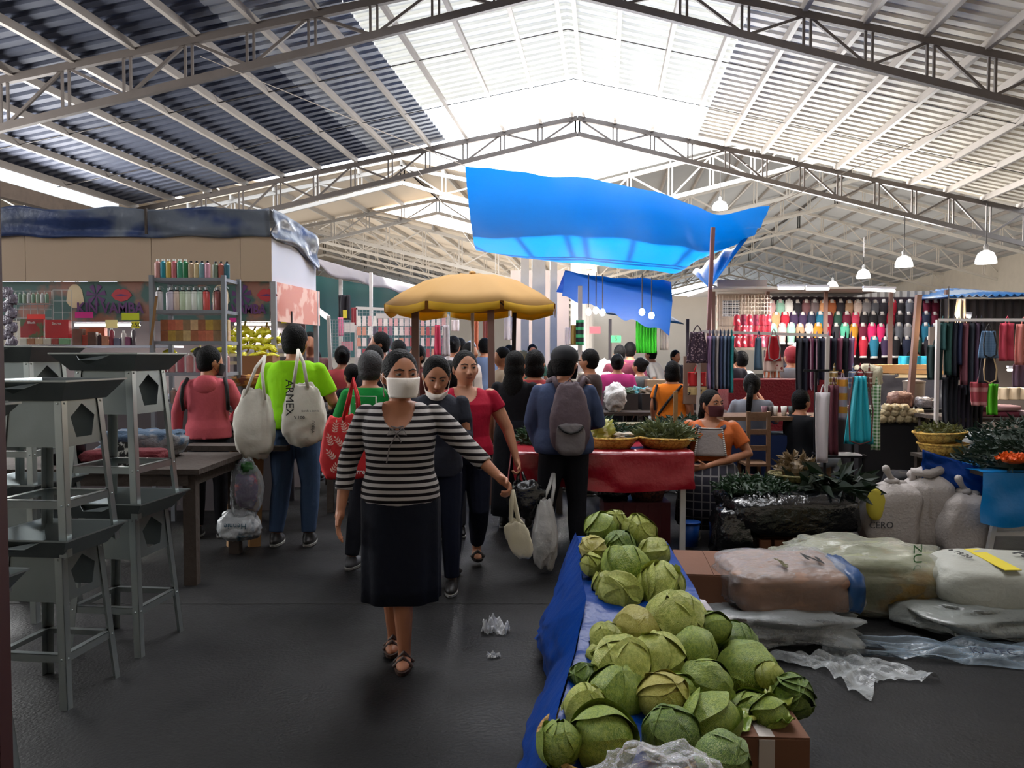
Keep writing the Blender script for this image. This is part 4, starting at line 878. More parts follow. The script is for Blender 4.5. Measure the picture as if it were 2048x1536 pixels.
o=tag(MB().box((0,0,-.008),(.42,.07,.006)).build('wire_shelf',greyc),'narrow wire shelf under the small bottles in the grid','shelf'); o.location=P(60,607,7.74)
# plastic packs hanging at left edge
for i in range(8):
    p=P(14+(i%2)*9,585+i*14,7.5); o=MB().blob((0,0,0),(.05,.02,.045),None,pw=.6,amp=.2,seed=i).build('hanging_packet',mat('purple grey packet',(120,112,128),.25,var=.5,vs=14,bump=.6,spec=.8),None,True); o.location=p; tag(o,'shiny grey packet in the hanging string, '+ORD[i]+' from the top','packet','shiny packets hanging at the left edge')
# ---------- grey shelf unit ----------
SY=7.0; sx0=P(294,0,SY).x; sx1=P(440,0,SY).x; gs=mat('grey enamel shelf',(128,132,140),.5,.3,var=.08)
su=thing('shelf_unit','grey metal shelf unit stacked with bottles and boxes','shelf unit',(sx0,SY,0)); W=sx1-sx0; D=.38
zz=[P(0,y,SY).z for y in (555,620,682,745,808,870)]
for z in zz: MB().box((W/2,D/2,z-.015),(W,D,.03)).build('shelf',gs,su)
for x in (0,W):
    for y in (0,D): MB().box((x,y,zz[0]/2+.01),(.036,.036,zz[0]+.02)).build('post',gs,su)
tcol=[((198,140,136),'rose'),((30,138,158),'turquoise'),((200,170,84),'yellow'),((196,104,112),'coral pink'),((70,150,120),'sea green'),((36,120,76),'emerald'),((196,168,140),'beige'),((206,184,140),'cream'),((112,150,160),'blue grey'),((206,150,170),'light pink'),((120,140,120),'sage'),((180,104,90),'terracotta'),((54,110,130),'teal')]
for i,(c,nm) in enumerate(tcol):
    x=sx0+.035+i*(W-.02)/12.6 if i<12 else sx0+W-.01
    o=bottle(mat('btl '+nm,c,.35,var=.12,vs=20),wcap if i<6 else bcap,.165 if i<6 else .15,.027 if i<6 else .025); o.location=(x,SY+.05+(.06 if i>9 else 0),zz[0]); tag(o,nm+' bottle with '+('white' if i<6 else 'black')+' cap on top of the grey shelf unit','bottle','bottles on top of the grey shelves')
lc=[(206,200,204),(190,180,190),(200,190,206),(214,190,176),(190,206,176),(206,214,196),(214,216,210),(176,196,180),(206,84,80),(214,200,180),(150,80,76),(210,196,176)]
for i,c in enumerate(lc):
    o=bottle(mat('lotion %d'%i,c,.35,var=.1,vs=20),greyc,.20,.030,1); MB().lathe((0,0,.148),[(.0305,0),(.022,.022),(.015,.03)],14).build('shoulder_band',bcap,o,True); o.location=(sx0+.04+i*(W-.06)/11,SY+.06+(.09 if i in(1,9) else 0),zz[1]); tag(o,('red' if i==8 else 'brown' if i==10 else 'pale')+' lotion pump bottle, '+ORD[i]+' from left on the second shelf','bottle','pump bottles on the second grey shelf')
bc=[(150,90,60),(176,140,60),(150,116,60),(190,160,110),(156,92,60),(186,100,76),(190,110,80),(140,110,80),(196,160,120)]
for r in range(2):
    for i in range(9):
        o=MB().box((0,0,.045),(.066,.06,.092)).build('perfume_box',mat('pbox %d'%((i+r*4)%9),bc[(i+r*4)%9],.35,var=.45,vs=26),None,bev=.002); o.location=(sx0+.09+i*.066,SY+.06,zz[2]+r*.094+.001); tag(o,'small amber printed box, '+ORD[i]+' from left in the '+('upper' if r else 'lower')+' layer','box','amber boxes on the third grey shelf')
for i in range(8):
    o=bottle(mat('pink jar %d'%(i%2),[(176,100,112),(196,140,140)][i%2],.3,var=.2,vs=20),wcap,.17,.030); o.location=(sx0+.06+i*.08,SY+.06,zz[3]); tag(o,'pink shampoo bottle, '+ORD[i]+' from left on the fourth shelf','bottle','pink bottles on the fourth grey shelf')
for i in range(7):
    o=bottle(mat('dim bottle %d'%(i%2),[(110,90,96),(150,130,120)][i%2],.3,var=.2,vs=20),wcap,.14,.03); o.location=(sx0+.07+i*.085,SY+.06,zz[4]); tag(o,'dusky bottle, '+ORD[i]+' from left on the fifth shelf','bottle','dusky bottles on the fifth grey shelf')
o=tag(MB().bar((0,0,0),(.05,.02,.42),.055,.02).build('wooden_lath',wdl),'upright orange brown wooden slat leaning on the grey shelves','slat'); o.location=P(301,690,6.9)
# ---------- bananas ----------
ban_m=mat('ripe banana',(214,208,40),.5,var=.12,vs=8,col2=None)
def banana_bunch():
    b=MB()
    for i in range(6):
        a=-.9+i*.36; pts=[]; 
        for j in range(6):
            t=j/5; pts.append(V(math.sin(a)*(.02+.075*t),-.03-.05*math.sin(t*PI)-.01*i%2*.01,-.02-.11*t+.05*t*t+.03*abs(math.cos(a))*t))
        b.tube(pts,[.008,.015,.018,.018,.014,.005],8,True)
    o=b.build('banana_bunch',ban_m,None,True); MB().tube([(0,-.03,-.03),(0,-.0,.0),(0,.0,.03)],.01,6).build('stem',mat('banana stem',(120,110,50),.7),o); return o
bb=banana_bunch(); k=0; rack=mat('white rack board',(225,215,200),.7)
br=thing('banana_rack','stepped white rack holding bananas at the kiosk corner','rack',(P(505,0,8.2).x,8.3,0))
for j,y in enumerate((675,690,706,722)): MB().box((0,-.06*j,P(0,y,8.2).z-.02),(.62,.16,.03)).build('shelf',rack,br)
MB().box((0,.12,1.0),(.62,.02,2.0)).build('back_board',mat('dark rack back',(50,44,50),.8),br)
for j,(y,n,off) in enumerate(((662,6,0),(676,7,6),(692,7,0),(706,4,30))):
    for i in range(n):
        px=466+off+i*14.5; o=bb if k==0 else dup(bb); p=P(px,y-4,8.16-.06*j); o.location=p; o.rotation_euler=(random.uniform(-.2,.1),random.uniform(-.4,.4),random.uniform(-.5,.5))
        tag(o,'yellow banana bunch, '+ORD[i]+' from left in the '+('top','second','third','lowest')[j]+' banana row','bananas','banana bunches on the kiosk rack'); k+=1
for i,(x,y) in enumerate(((345,700),(400,698),(446,697))):
    o=dup(bb); o.location=P(x,y-5,7.95); tag(o,'yellow banana bunch seen through the grey shelves, '+ORD[i]+' from left','bananas','banana bunches behind the grey shelves'); o['group']='banana bunches behind the grey shelves'
for i,(a,z) in enumerate(((490,648),(533,652))):
    o=dup(bb); o.location=P(a,z,8.2); o.scale=(1.2,1.2,1.2); tag(o,('left' if i==0 else 'right')+' banana bunch hanging above the banana rack','bananas','hanging banana bunches')
# kiosk tube lights
tube=mat('lit fluorescent tube',(255,250,240),.5,var=0,emis=6)
def fluo(label,a,b,e=20,col=(1,.97,.9),r=.014,group='fluorescent tubes'):
    t=thing('tube_light',label,'light',(Vector(a)+Vector(b))/2,group=group); m_=(Vector(a)+Vector(b))/2; MB().tube([Vector(a)-m_,Vector(b)-m_],r,8).build('tube',tube,t,True); MB().bar(Vector(a)-m_+V(0,0,.04),Vector(b)-m_+V(0,0,.04),.05,.03).build('fitting',wht,t)
    if e: 
        d=Vector(b)-Vector(a); l=area('tube_glow',m_+V(0,0,-.03),(0,0,math.atan2(d.y,d.x)),d.length,.05,e,col)
fluo('fluorescent tube above the bananas inside the kiosk',P(470,648,8.35),P(545,648,8.35),26); fluo('fluorescent tube above the kiosk cosmetics counter',P(150,650,8.25),P(280,650,8.25),14)
cb=thing('cardboard_box','open cardboard box on the counter behind the pink hoodie','box',(P(512,0,7.9).x,7.9,P(0,760,7.9).z-.02)); MB().box((0,0,.13),(.32,.25,.26)).build('box_body',mat('cardboard',(140,96,62),.85,var=.12,vs=3),cb)
goods('citrus_heap','heap of dull yellow fruit by the cardboard box','fruit',mat('dull yellow fruit',(170,120,50),.6,col2=(120,70,50),pat='noise',ps=12,thr=.5),P(520,775,7.5),(.25,.15,.06),3,amp=.2)
sc_=goods('vegetable_table_goods','pale bagged goods on the table between the pink hoodie and lime shirt','goods',mat('pale bagged goods',(110,104,104),.4,var=.5,vs=7,bump=.8),(P(500,0,7.3).x,7.35,.86),(.40,.25,.08),8,amp=.25)
tbl=thing('market_table','low table in front of the kiosk covered with bags','table',(P(505,0,7.3).x,7.45,0)); MB().box((0,0,.83),(1.2,.8,.04)).build('tabletop',wd2,tbl)
for x,y in ((-.55,-.35),(.55,-.35),(.55,.35),(-.55,.35)): MB().box((x,y,.41),(.06,.06,.82)).build('leg',wd2,tbl)
# ---------- cabbages ----------
def cabmat(n,a,b2):
    if n in _M: return _M[n]
    m,t,N,L=nt_new(n); _M[n]=m; out=N.new('ShaderNodeOutputMaterial'); b=N.new('ShaderNodeBsdfPrincipled'); tc=N.new('ShaderNodeTexCoord')
    w_=N.new('ShaderNodeTexWave'); w_.wave_type='BANDS'; w_.bands_direction='DIAGONAL'; w_.inputs['Scale'].default_value=11; w_.inputs['Distortion'].default_value=9; w_.inputs['Detail'].default_value=3; w_.inputs['Detail Scale'].default_value=1.6; L.new(tc.outputs['Object'],w_.inputs[0])
    n1=N.new('ShaderNodeTexNoise'); n1.inputs['Scale'].default_value=9; n1.inputs['Detail'].default_value=5; L.new(tc.outputs['Object'],n1.inputs[0])
    mx=N.new('ShaderNodeMix'); mx.data_type='RGBA'; mx.inputs[6].default_value=lin(a); mx.inputs[7].default_value=lin(b2)
    mr=N.new('ShaderNodeMapRange'); mr.inputs[1].default_value=.35; mr.inputs[2].default_value=.65; L.new(n1.outputs[0],mr.inputs[0]); L.new(mr.outputs[0],mx.inputs[0])
    m2=N.new('ShaderNodeMix'); m2.data_type='RGBA'; m2.inputs[7].default_value=lin((196,204,130)); cr=N.new('ShaderNodeValToRGB'); cr.color_ramp.elements[0].position=.80; cr.color_ramp.elements[1].position=.97; cr.color_ramp.elements[1].color=(.6,.6,.6,1); L.new(w_.outputs[1],cr.inputs[0]); L.new(cr.outputs[0],m2.inputs[0]); L.new(mx.outputs[2],m2.inputs[6])
    L.new(m2.outputs[2],b.inputs['Base Color']); b.inputs['Roughness'].default_value=.34; b.inputs['Specular IOR Level'].default_value=.5
    bm=N.new('ShaderNodeBump'); bm.inputs['Strength'].default_value=.5; bm.inputs['Distance'].default_value=.006; L.new(w_.outputs[1],bm.inputs['Height']); L.new(bm.outputs[0],b.inputs['Normal'])
    L.new(b.outputs[0],out.inputs[0]); return m
cms=[cabmat('cabbage pale',(138,150,50),(184,188,92)),cabmat('cabbage green',(94,126,34),(148,166,60)),cabmat('cabbage deep green',(52,88,28),(104,134,46)),cabmat('cabbage yellowing',(160,148,56),(188,178,96))]
cnm=['pale green','fresh green','deep green','yellowing']
def cabbage_mesh(seed,mi,leafy=0):
    rnd=random.Random(seed); b=MB(); b.ell((0,0,0),(.93,.93,.86),20,14)
    nl=7+leafy*3
    for i in range(nl):
        ax=Vector((rnd.gauss(0,1),rnd.gauss(0,1),rnd.gauss(.1,.8))).normalized(); R=ax.to_track_quat('Z','Y').to_matrix()@Matrix.Rotation(rnd.uniform(0,6.28),3,'Z'); ext=rnd.uniform(.95,1.35); r0=.955+.012*i; ph=rnd.uniform(0,6); curl=rnd.uniform(.02,.12)+leafy*.12; kf=rnd.randint(4,7)
        def fn(u,v):
            a=v*2*PI; t=u*ext*(1+.08*math.sin(a*3+ph)); edge=max(0,(u-.72)/.28); r=r0+curl*edge**2+.03*edge*math.sin(a*kf+ph)+.012*math.sin(u*9+ph)+.015*abs(math.cos(a/2))*(1-u)
            q=Vector((math.sin(t)*math.cos(a),math.sin(t)*math.sin(a),math.cos(t)))*r; q.z*=.96; return R@q
        b.grid(fn,8,26)
    return b.mesh('cabbage',cms[mi],True,50)
cabm=[[cabbage_mesh(10*mi+k,mi,1 if k==2 else 0) for k in range(3)] for mi in range(4)]
# (x,y,r in the 2.866x crop, kind, leafy)
cl=[(435,160,80,1),(512,132,66,0),(650,180,84,0),(390,280,68,3),(385,372,58,0),(548,262,76,2),(742,300,74,0),(575,398,122,1),(455,480,64,0),(540,530,92,0),(780,500,112,0),
(870,690,140,0),(635,740,108,3),(470,800,84,0),(1085,730,80,1),(965,860,104,1),(770,925,132,0),(545,965,152,0),(1210,835,112,2),(1265,985,142,1),(1400,1010,70,0),(1045,1055,124,1),(885,1095,90,1),(505,1130,150,1),(790,1140,132,3),(345,1190,112,0),(1070,1265,150,1),(1280,1225,112,1),(1405,1225,92,1),(1530,1130,98,2),(450,1360,162,1),(195,1395,114,1),(835,1345,140,2),(1135,1480,130,2),(330,1015,62,2),(410,890,50,0)]
CAM=Vector((0,0,CAMZ)); pts=[]
for (x,y,r,mi) in cl:
    px=1050+x/2.866; py=1000+y/2.866; r*=1.2
    if y<600: Y=3.55+(600-y)/600*1.1
    else: Y=2.40+(1500-y)/900*1.12+(.18 if x>1150 else 0)
    d=P(px,py,1.0)-CAM; pts.append([d,Y,r/2.866/F,mi])
def cpos(q): return CAM+q[0]*q[1]
for it in range(25):
    for i in range(len(pts)):
        for j in range(i):
            A,B=pts[i],pts[j]; d=cpos(A)-cpos(B); mn_=(A[2]*A[1]+B[2]*B[1])*.80
            if d.length<mn_:
                ov=min(.02,(mn_-d.length)*.5); sgn=1 if A[1]>B[1] else -1
                A[1]+=sgn*ov; B[1]-=sgn*ov
pts=[[cpos(q),q[2]*q[1],q[3]] for q in pts]
ordc=sorted(range(len(pts)),key=lambda i:cl[i][0])
def clab(i):
    x,y,r,mi=cl[i]; up=y<600; grp=[k for k in ordc if (cl[k][1]<600)==up]
    n=grp.index(i); side_='left' if n<len(grp)//2 else 'right'; rank=n if side_=='left' else len(grp)-1-n
    return cnm[mi]+' cabbage, '+ORD[rank]+' from the '+side_+' in the '+('rear heap on the blue plastic' if up else 'front heap')
random.seed(11)
for i,(p,R_c,mi) in enumerate(pts):
    leafy=2 if i in (9,10,29,34) else i%2
    o=bpy.data.objects.new('cabbage',cabm[mi][leafy]); COL.objects.link(o); o.location=p; o.scale=(R_c,R_c,R_c*.95); o.rotation_euler=(random.uniform(-.9,.9),random.uniform(-.9,.9),random.uniform(0,6))
    tag(o,clab(i),'cabbage','cabbages heaped at the front')
bluep=mat('blue plastic sheet',(6,58,140),.34,var=.2,vs=3,bump=.9,bs=7,spec=.22,trans=.12)
def weave(n,a,b2): return mat(n,a,.75,col2=b2,pat='noise',ps=40,thr=.5,bump=.7,bs=60)
wv=weave('woven palm',(176,138,74),(120,86,40)); wvy=weave('yellow woven palm',(206,164,74),(168,124,50))
def basket(label,c,r,h,m,rz=0,tilt=(0,0),sy=1,cat='basket',group=None):
    t=thing('woven_basket',label,cat,c,rz,group); t.rotation_euler=(tilt[0],tilt[1],rz)
    MB().lathe((0,0,0),[(r*.72,0),(r*.88,h*.45),(r,h)],36,sy=sy,cap1=False).build('basket_body',m,t,True,sol=.008)
    b=MB(); b.tube([(r*1.0*math.cos(a),r*sy*math.sin(a),h) for a in [2*PI*j/36 for j in range(37)]],.010,8); b.build('rim',m,t,True)
    for k in range(1,4): 
        pass
    return t
# near support: basket, box
basket('round woven basket under the front cabbage heap on the left',(.37,2.66,0),.28,.25,wv)
basket('woven basket under the middle of the front cabbage heap',(.52,3.10,0),.28,.20,wv)
cbm=_M['cardboard']; cbd=mat('brown cardboard dark',(112,74,54),.85,var=.12,vs=3,bump=.15,bs=8)
def cbox(label,c,d,rz=0,m=None,tape=True,flap=False):
    t=thing('cardboard_box',label,'box',c,rz); MB().box((0,0,d[2]/2),d).build('box_body',m or cbd,t,bev=.004)
    for s_ in (-1,1): MB().box((s_*d[0]*.25,0,d[2]+.003),(d[0]*.49,d[1]*.995,.004)).build('flap',m or cbd,t)
    if tape: MB().box((0,-d[1]/2-.0015,d[2]*.62),(.055,.003,d[2]*.72)).box((0,0,d[2]+.0065),(.055,d[1],.002)).build('tape',mat('white tape',(186,176,170),.5),t)
    return t
cbox('brown cardboard box with white tape under the right cabbages',(.90,2.93,0),(.30,.36,.20),rz=-.05)
cbox('brown taped cardboard box behind the cabbages',(1.14,4.62,0),(.36,.55,.33),rz=-.12,tape=False)
pp=MB(); pp.grid(lambda u,v:V((u-.5)*.17,(v-.5)*.24,.006*math.sin(u*7+v*4)),8,8); o=pp.build('paper_sheet',mat('white paper sheet',(196,190,196),.7,var=.05,bump=.2),None,True,sol=.001); o.location=(.99,4.05,.20); o.rotation_euler=(.55,.12,.5); tag(o,'white paper sheet lying by the taped box behind the cabbages','paper')
cbox('low cardboard box holding up the paper sheet beside the cabbages',(1.0,4.08,0),(.30,.3,.165),rz=.1,tape=False)
cr=thing('blue_covered_table','low display crate under the rear cabbage heap','crate',(.60,4.10,0)); MB().box((0,0,.185),(.44,1.10,.37)).build('crate_body',wd2,cr)
# blue plastic drape
TE=[V(.06,2.30,.16),V(.16,2.75,.30),V(.26,3.2,.36),V(.33,3.55,.44),V(.36,4.1,.46),V(.38,4.75,.48)]
BE=[V(.02,2.9,.02),V(.07,3.15,.02),V(.15,3.6,.03),V(.12,4.0,.10),V(.17,4.4,.06),V(.30,4.95,.03)]
def crv(L_,t):
    n=len(L_)-1; k=min(int(t*n),n-1); f=t*n-k; return L_[k].lerp(L_[k+1],f*f*(3-2*f)*.5+f*.5)
def dr(u,v):
    a=crv(TE,u); b_=crv(BE,u); q=a.lerp(b_,v); nz=.045*noise.noise(V(u*6,v*2.5,3))+.02*noise.noise(V(u*18,v*5,7)); q.x+=nz*(.3+v)+.05*math.sin(v*PI)*(-.6); q.z=max(.008,q.z+nz*.5); return q
bp_=thing('plastic_sheet','shiny blue plastic sheet draped over the cabbage display towards the aisle','plastic sheet',(0,0,0))
MB().grid(dr,90,26).build('hanging_side',bluep,bp_,True)
MB().grid(lambda u,v:V(crv(TE,u).x+v*(.54 if u>.45 else .35),crv(TE,u).y-v*.02,crv(TE,u).z-.02+.018*noise.noise(V(u*9,v*5,1))-(.03*v)),60,14).build('top_side',bluep,bp_,True)
# clear bag with oranges in front
cw=thing('wooden_crate','wooden crate under the clear bag at the bottom edge','crate',(.33,1.80,0)); 
for k in range(4): MB().box((0,-.17,.05+k*.11),(.50,.015,.08)).build('slat',wdl,cw); MB().box((0,.17,.05+k*.11),(.50,.015,.08)).build('slat',wdl,cw)
MB().box((0,0,.42),(.50,.33,.015)).build('top_board',wdl,cw)
clr=film('crinkled clear bag',(225,228,232),.07,.12,.9,16)
cbg=thing('plastic_bag','clear crinkled plastic bag of orange fruit at the bottom edge','bag',(.33,1.80,.43)); MB().blob((.02,0,.085),(.17,.13,.10),None,pw=.8,amp=.16,ns=2.4,seed=41,k=56,m=36).build('bag_body',clr,cbg,True)
MB().blob((-.12,.02,.05),(.09,.08,.05),None,pw=.8,amp=.2,ns=2.6,seed=42,k=36,m=24).build('bag_neck',clr,cbg,True)
orf=mat('orange fruit',(196,120,34),.45,var=.2,vs=9)
for k,(x,y,z,r) in enumerate(((-.07,-.02,.05,.048),(.04,-.03,.055,.05),(.11,.02,.05,.045),(.0,.06,.055,.048))): tag(MB().ell((0,0,0),(r,r,r*.92),16,12).build('orange',orf,None,True),'orange fruit in the clear bag at the bottom edge','fruit','oranges in the clear bag').location=(.33+x,1.80+y,.43+z)
for k,(x,y,r_) in enumerate(((.86,2.88,.3),(.97,2.84,1.6),(1.02,3.0,2.4),(.80,2.80,4.0))):
    b=MB(); b.grid(lambda u,v,k=k:V((u-.5)*.11,(v-.5)*.09*(1-.6*abs(u-.5)),.012+.05*(u-.5)**2*4*.5+.01*math.sin(v*9+k)),10,8); o=b.build('cabbage_leaf',cms[k%2],None,True,sol=.002); o.location=(x,y,.212); o.rotation_euler=(0,0,r_); tag(o,'loose torn cabbage leaf on the cardboard box, '+('leftmost','second from left','rightmost','nearest')[k],'leaf','loose cabbage leaves')
# ---------- red covered table ----------
rt=thing('market_table','vendor table with white legs under the red plastic cloth','table',(.70,6.65,0)); MB().box((0,0,.775),(1.30,1.05,.03)).build('tabletop',wd2,rt)
wl_=mat('white painted leg',(200,198,196),.5)
for x,y in ((.62,-.5),(-.62,-.5),(.62,.5),(-.62,.5)): MB().box((x,y,.38),(.04,.04,.76)).build('leg',wl_,rt)
rcl=mat('red plastic tablecloth',(150,12,34),.3,var=.2,vs=3,bump=.6,bs=9,spec=.6)
ck=thing('tablecloth','shiny red plastic cloth draped over the vendor table','tablecloth',(.70,6.65,.797))
def cf_(u,v):
    x=(u-.5)*1.38
    if v<.55: t=v/.55; return V(x,.55-t*1.10,.004+.006*noise.noise(V(x*5,t*6,0)))
    t=(v-.55)/.45; dz=.27+.02*math.sin(x*5+1)+.03*(u); return V(x+.02*noise.noise(V(x*4,t*3,4)),-.56-.02*t+.035*t*noise.noise(V(x*5,t*2,2)),-t*dz)
MB().grid(cf_,50,30).build('cloth',rcl,ck,True)
MB().grid(lambda u,v:V(-.70-.03*v+.03*v*noise.noise(V(u*5,v,8)),-.55+u*1.1,-v*.26),24,10).build('left_overhang',rcl,ck,True)
TZ=.803
def herb(name,label,c,r,n,col,seed,L=.06,wd_=.018,upw=.5,cat='herbs',group=None,dome=None,var=.45):
    rnd=random.Random(seed); b=MB(); b.ell((0,0,0),(r[0]*.8,r[1]*.8,r[2]*.7),14,8)
    for i in range(n):
        a=rnd.uniform(0,2*PI); e=math.asin(rnd.uniform(0,1)); q=Vector((math.cos(a)*math.cos(e)*r[0],math.sin(a)*math.cos(e)*r[1],math.sin(e)*r[2]))*rnd.uniform(.75,1.1)
        d=Vector((rnd.gauss(0,1)+math.cos(a),rnd.gauss(0,1)+math.sin(a),rnd.gauss(0,.6)+upw)).normalized(); s_=d.orthogonal().normalized(); s_=Matrix.Rotation(rnd.uniform(0,6.28),3,d)@s_; n_=d.cross(s_); LL=L*rnd.uniform(.6,1.3)
        b.q(q,q+d*LL*.45+s_*wd_*.5+n_*LL*.06,q+d*LL-n_*LL*.1,q+d*LL*.45-s_*wd_*.5+n_*LL*.06)
    o=b.build(name,mat('leaf '+str(col),col,.55,var=var,vs=25,trans=.15),None); o.location=c; tag(o,label,cat,group); return o
bk1=basket('flat yellow woven basket holding squash on the left of the red table',(P(1229,0,6.35).x,6.38,TZ),.205,.085,wvy,tilt=(.02,0))
bk2=basket('flat yellow woven basket of green herbs at the right end of the red table',(P(1338,0,6.3).x,6.38,TZ),.225,.08,wvy,tilt=(.0,0.03))
goods('squash_flower_heap','heap of yellow green squash blossoms in the left basket',"vegetables",mat('squash yellow',(150,148,60),.5,col2=(208,204,170),pat='noise',ps=14,thr=.56),(P(1208,0,6.35).x,6.38,TZ+.04),(.095,.10,.085),5,amp=.25)
goods('garlic_heap','small pale garlic pile in the left basket','vegetables',mat('garlic pale',(176,160,140),.6,col2=(80,120,140),pat='noise',ps=14,thr=.58,bump=.6),(P(1250,0,6.35).x,6.38,TZ+.04),(.09,.11,.035),6,amp=.3)
herb('herb_bundle','bundle of long green herb leaves filling the right basket',(P(1338,0,6.3).x,6.40,TZ+.07),(.20,.17,.10),520,(88,96,58),1,.09,.02)
herb('herb_bundle','dark green herbs behind the left basket on the red table',(P(1225,0,6.9).x,6.92,TZ+.01),(.30,.17,.12),420,(34,58,36),2,.07,.02)
herb('herb_bundle','dark green herbs behind the right basket on the red table',(P(1310,0,6.9).x+.1,6.92,TZ+.01),(.28,.16,.13),420,(44,66,42),3,.08,.018)
herb('herb_bundle','leafy greens at the left end of the red table by the backpack man',(P(1075,0,6.6).x,6.7,TZ+.01),(.17,.2,.12),260,(34,66,34),4,.07,.025)
mc=thing('plastic_crate','maroon plastic crate under the red covered table','crate',(1.02,6.65,0)); crm_=mat('maroon crate plastic',(88,20,32),.5)
MB().box((0,0,.17),(.54,.36,.34)).build('crate_body',crm_,mc)
for k in range(5): MB().box((-.2+k*.1,-.183,.17),(.02,.008,.30)).build('rib',crm_,mc)
basket('old reddish woven basket on the maroon crate under the table',(1.12,6.60,.345),.17,.16,weave('reddish weave',(104,60,44),(60,30,26)))
goods('black_plastic_bundle','black plastic bundle on the maroon crate under the table','bag',blk,(.84,6.6,.345),(.13,.13,.09),7,amp=.15)
bu=thing('bucket','small blue bucket beside the white leg of the red table','bucket',(1.44,6.42,0)); MB().lathe((0,0,0),[(.062,0),(.078,.19)],24,cap1=False).build('bucket_body',mat('blue bucket plastic',(14,70,150),.4),bu,True,sol=.003); MB().lathe((0,0,.185),[(.078,0),(.084,0),(.084,.01),(.078,.01)],24).build('rim',_M['blue bucket plastic'],bu,True)
o=tag(MB().bar((0,0,0),(0,0,.42),.035,.025).build('wooden_stake',wdl),'upright pale wooden stake behind the herb basket of the red table','stake'); o.location=(P(1357,0,7.0).x,7.0,.80)
basket('small brown basket on the floor behind the seated vendor',(P(1498,0,7.6).x,7.7,.25),.13,.12,weave('brown weave',(110,70,50),(70,40,30)))
tag(MB().box((0,0,.12),(.3,.3,.24)).build('wooden_crate',wd2),'low dark crate under the small brown basket','crate').location=(P(1498,0,7.6).x,7.7,0)
# ---------- herbs crate in black plastic ----------
hc_=thing('slatted_crate','wooden slatted crate under the black plastic of herbs','crate',(2.18,6.12,0)); slm=mat('reddish crate wood',(128,84,62),.8,var=.25)
for k in range(7): MB().box((-.30+k*.1,-.24,.085),(.07,.014,.17)).build('slat',slm,hc_)
MB().box((0,.24,.085),(.68,.014,.17)).box((.34,0,.085),(.014,.48,.17)).box((-.34,0,.085),(.014,.48,.17)).build('crate_frame',slm,hc_)
blk2=mat('glossy black plastic',(10,11,14),.18,var=0,bump=1,bs=11,spec=.8)
o=goods('black_plastic_wrap','glossy black plastic wrapped round the herbs on the slatted crate','plastic',blk2,(2.10,6.12,.175),(.50,.34,.17),31,amp=.07,pw=.5); 
goods('black_plastic_bag','black plastic bag slumped left of the slatted crate','bag',blk2,(1.66,6.0,0),(.16,.2,.20),33,amp=.12,pw=.7)
herb('herb_bundle','bushy dark green herbs on the left of the black plastic',(1.86,6.12,.50),(.28,.22,.10),600,(26,52,26),5,.06,.022)
herb('herb_bundle','broad dark leaves on the right of the black plastic',(2.45,6.15,.50),(.24,.2,.12),90,(20,36,20),6,.20,.09,.1)
basket('woven basket of dried leaves on top of the dark herbs',(2.24,6.3,.52),.20,.08,weave('green straw weave',(130,120,74),(90,84,50)))
herb('dried_leaf_heap','heap of brown dried leaves in the basket on the herbs',(2.24,6.3,.62),(.13,.12,.12),160,(112,92,64),7,.08,.04)
# ---------- sacks ----------
sk=mat('white woven sack',(166,158,154),.75,var=.10,vs=6,bump=.35,bs=50)
def sack(label,pxb,pxt,ytop,Y,w_,seed,patch=None,open_=False):
    xb=P(pxb,0,Y).x; xt=P(pxt,0,Y).x; zt=P(0,ytop,Y).z; t=thing('woven_sack',label,'sack',(xb,Y,0)); h=zt/2
    def fn(q):
        k=(q.z+h)/(2*h); n=1-.35*max(0,(k-.85)/.15)**2; return Vector((q.x*n+(xt-xb)*k+.02*math.sin(k*9),q.y*n,q.z))
    MB().blob((0,0,h),(w_/2,.16,h),None,pw=.5,amp=.05,ns=1.8,seed=seed,k=44,m=36,fn=fn).build('sack_body',sk,t,True)
    b=MB(); dx=xt-xb
    if open_: b.tube([(dx-.1,0,2*h-.05),(dx-.12,-.03,2*h+.03),(dx-.02,-.08,2*h+.02),(dx+.08,-.03,2*h+.04),(dx+.1,.05,2*h),(dx,.09,2*h+.02),(dx-.1,.04,2*h)],.035,10,True)
    else: b.ell((dx,0,2*h+.01),(.06,.05,.03),12,8); b.tube([(dx+.02,0,2*h),(dx-.03,-.02,2*h+.06),(dx-.06,-.03,2*h+.11)],[.025,.02,.03],8,True); b.tube([(dx+.02,0,2*h),(dx+.08,-.02,2*h-.01)],[.02,.03],8,True)
    b.build('knot' if not open_ else 'folded_mouth',sk,t,True); return t
s1=sack('stuffed white sack with a yellow patch beside the black wrapped herbs',1785,1800,965,6.1,.40,1); s2=sack('tall white sack with folded open mouth, middle of three sacks',1848,1872,950,6.15,.37,2,open_=True); s3=sack('white sack, right one of three, next to the blue covered table',1925,1948,985,6.05,.37,3)
MB().ell((-.13,-.148,.42),(.075,.02,.12),16,10).build('yellow_patch',mat('yellow print',(190,176,60),.7),s1,True); text('CERO',(-.10,-.178,.27),.07,mat('faded black print',(50,48,52),.7,var=0),s1); text('AZUCAR',(.03,-.172,.38),.035,mat('faint print',(160,150,140),.7,var=0),s2,rot=(PI/2,PI/2,0))
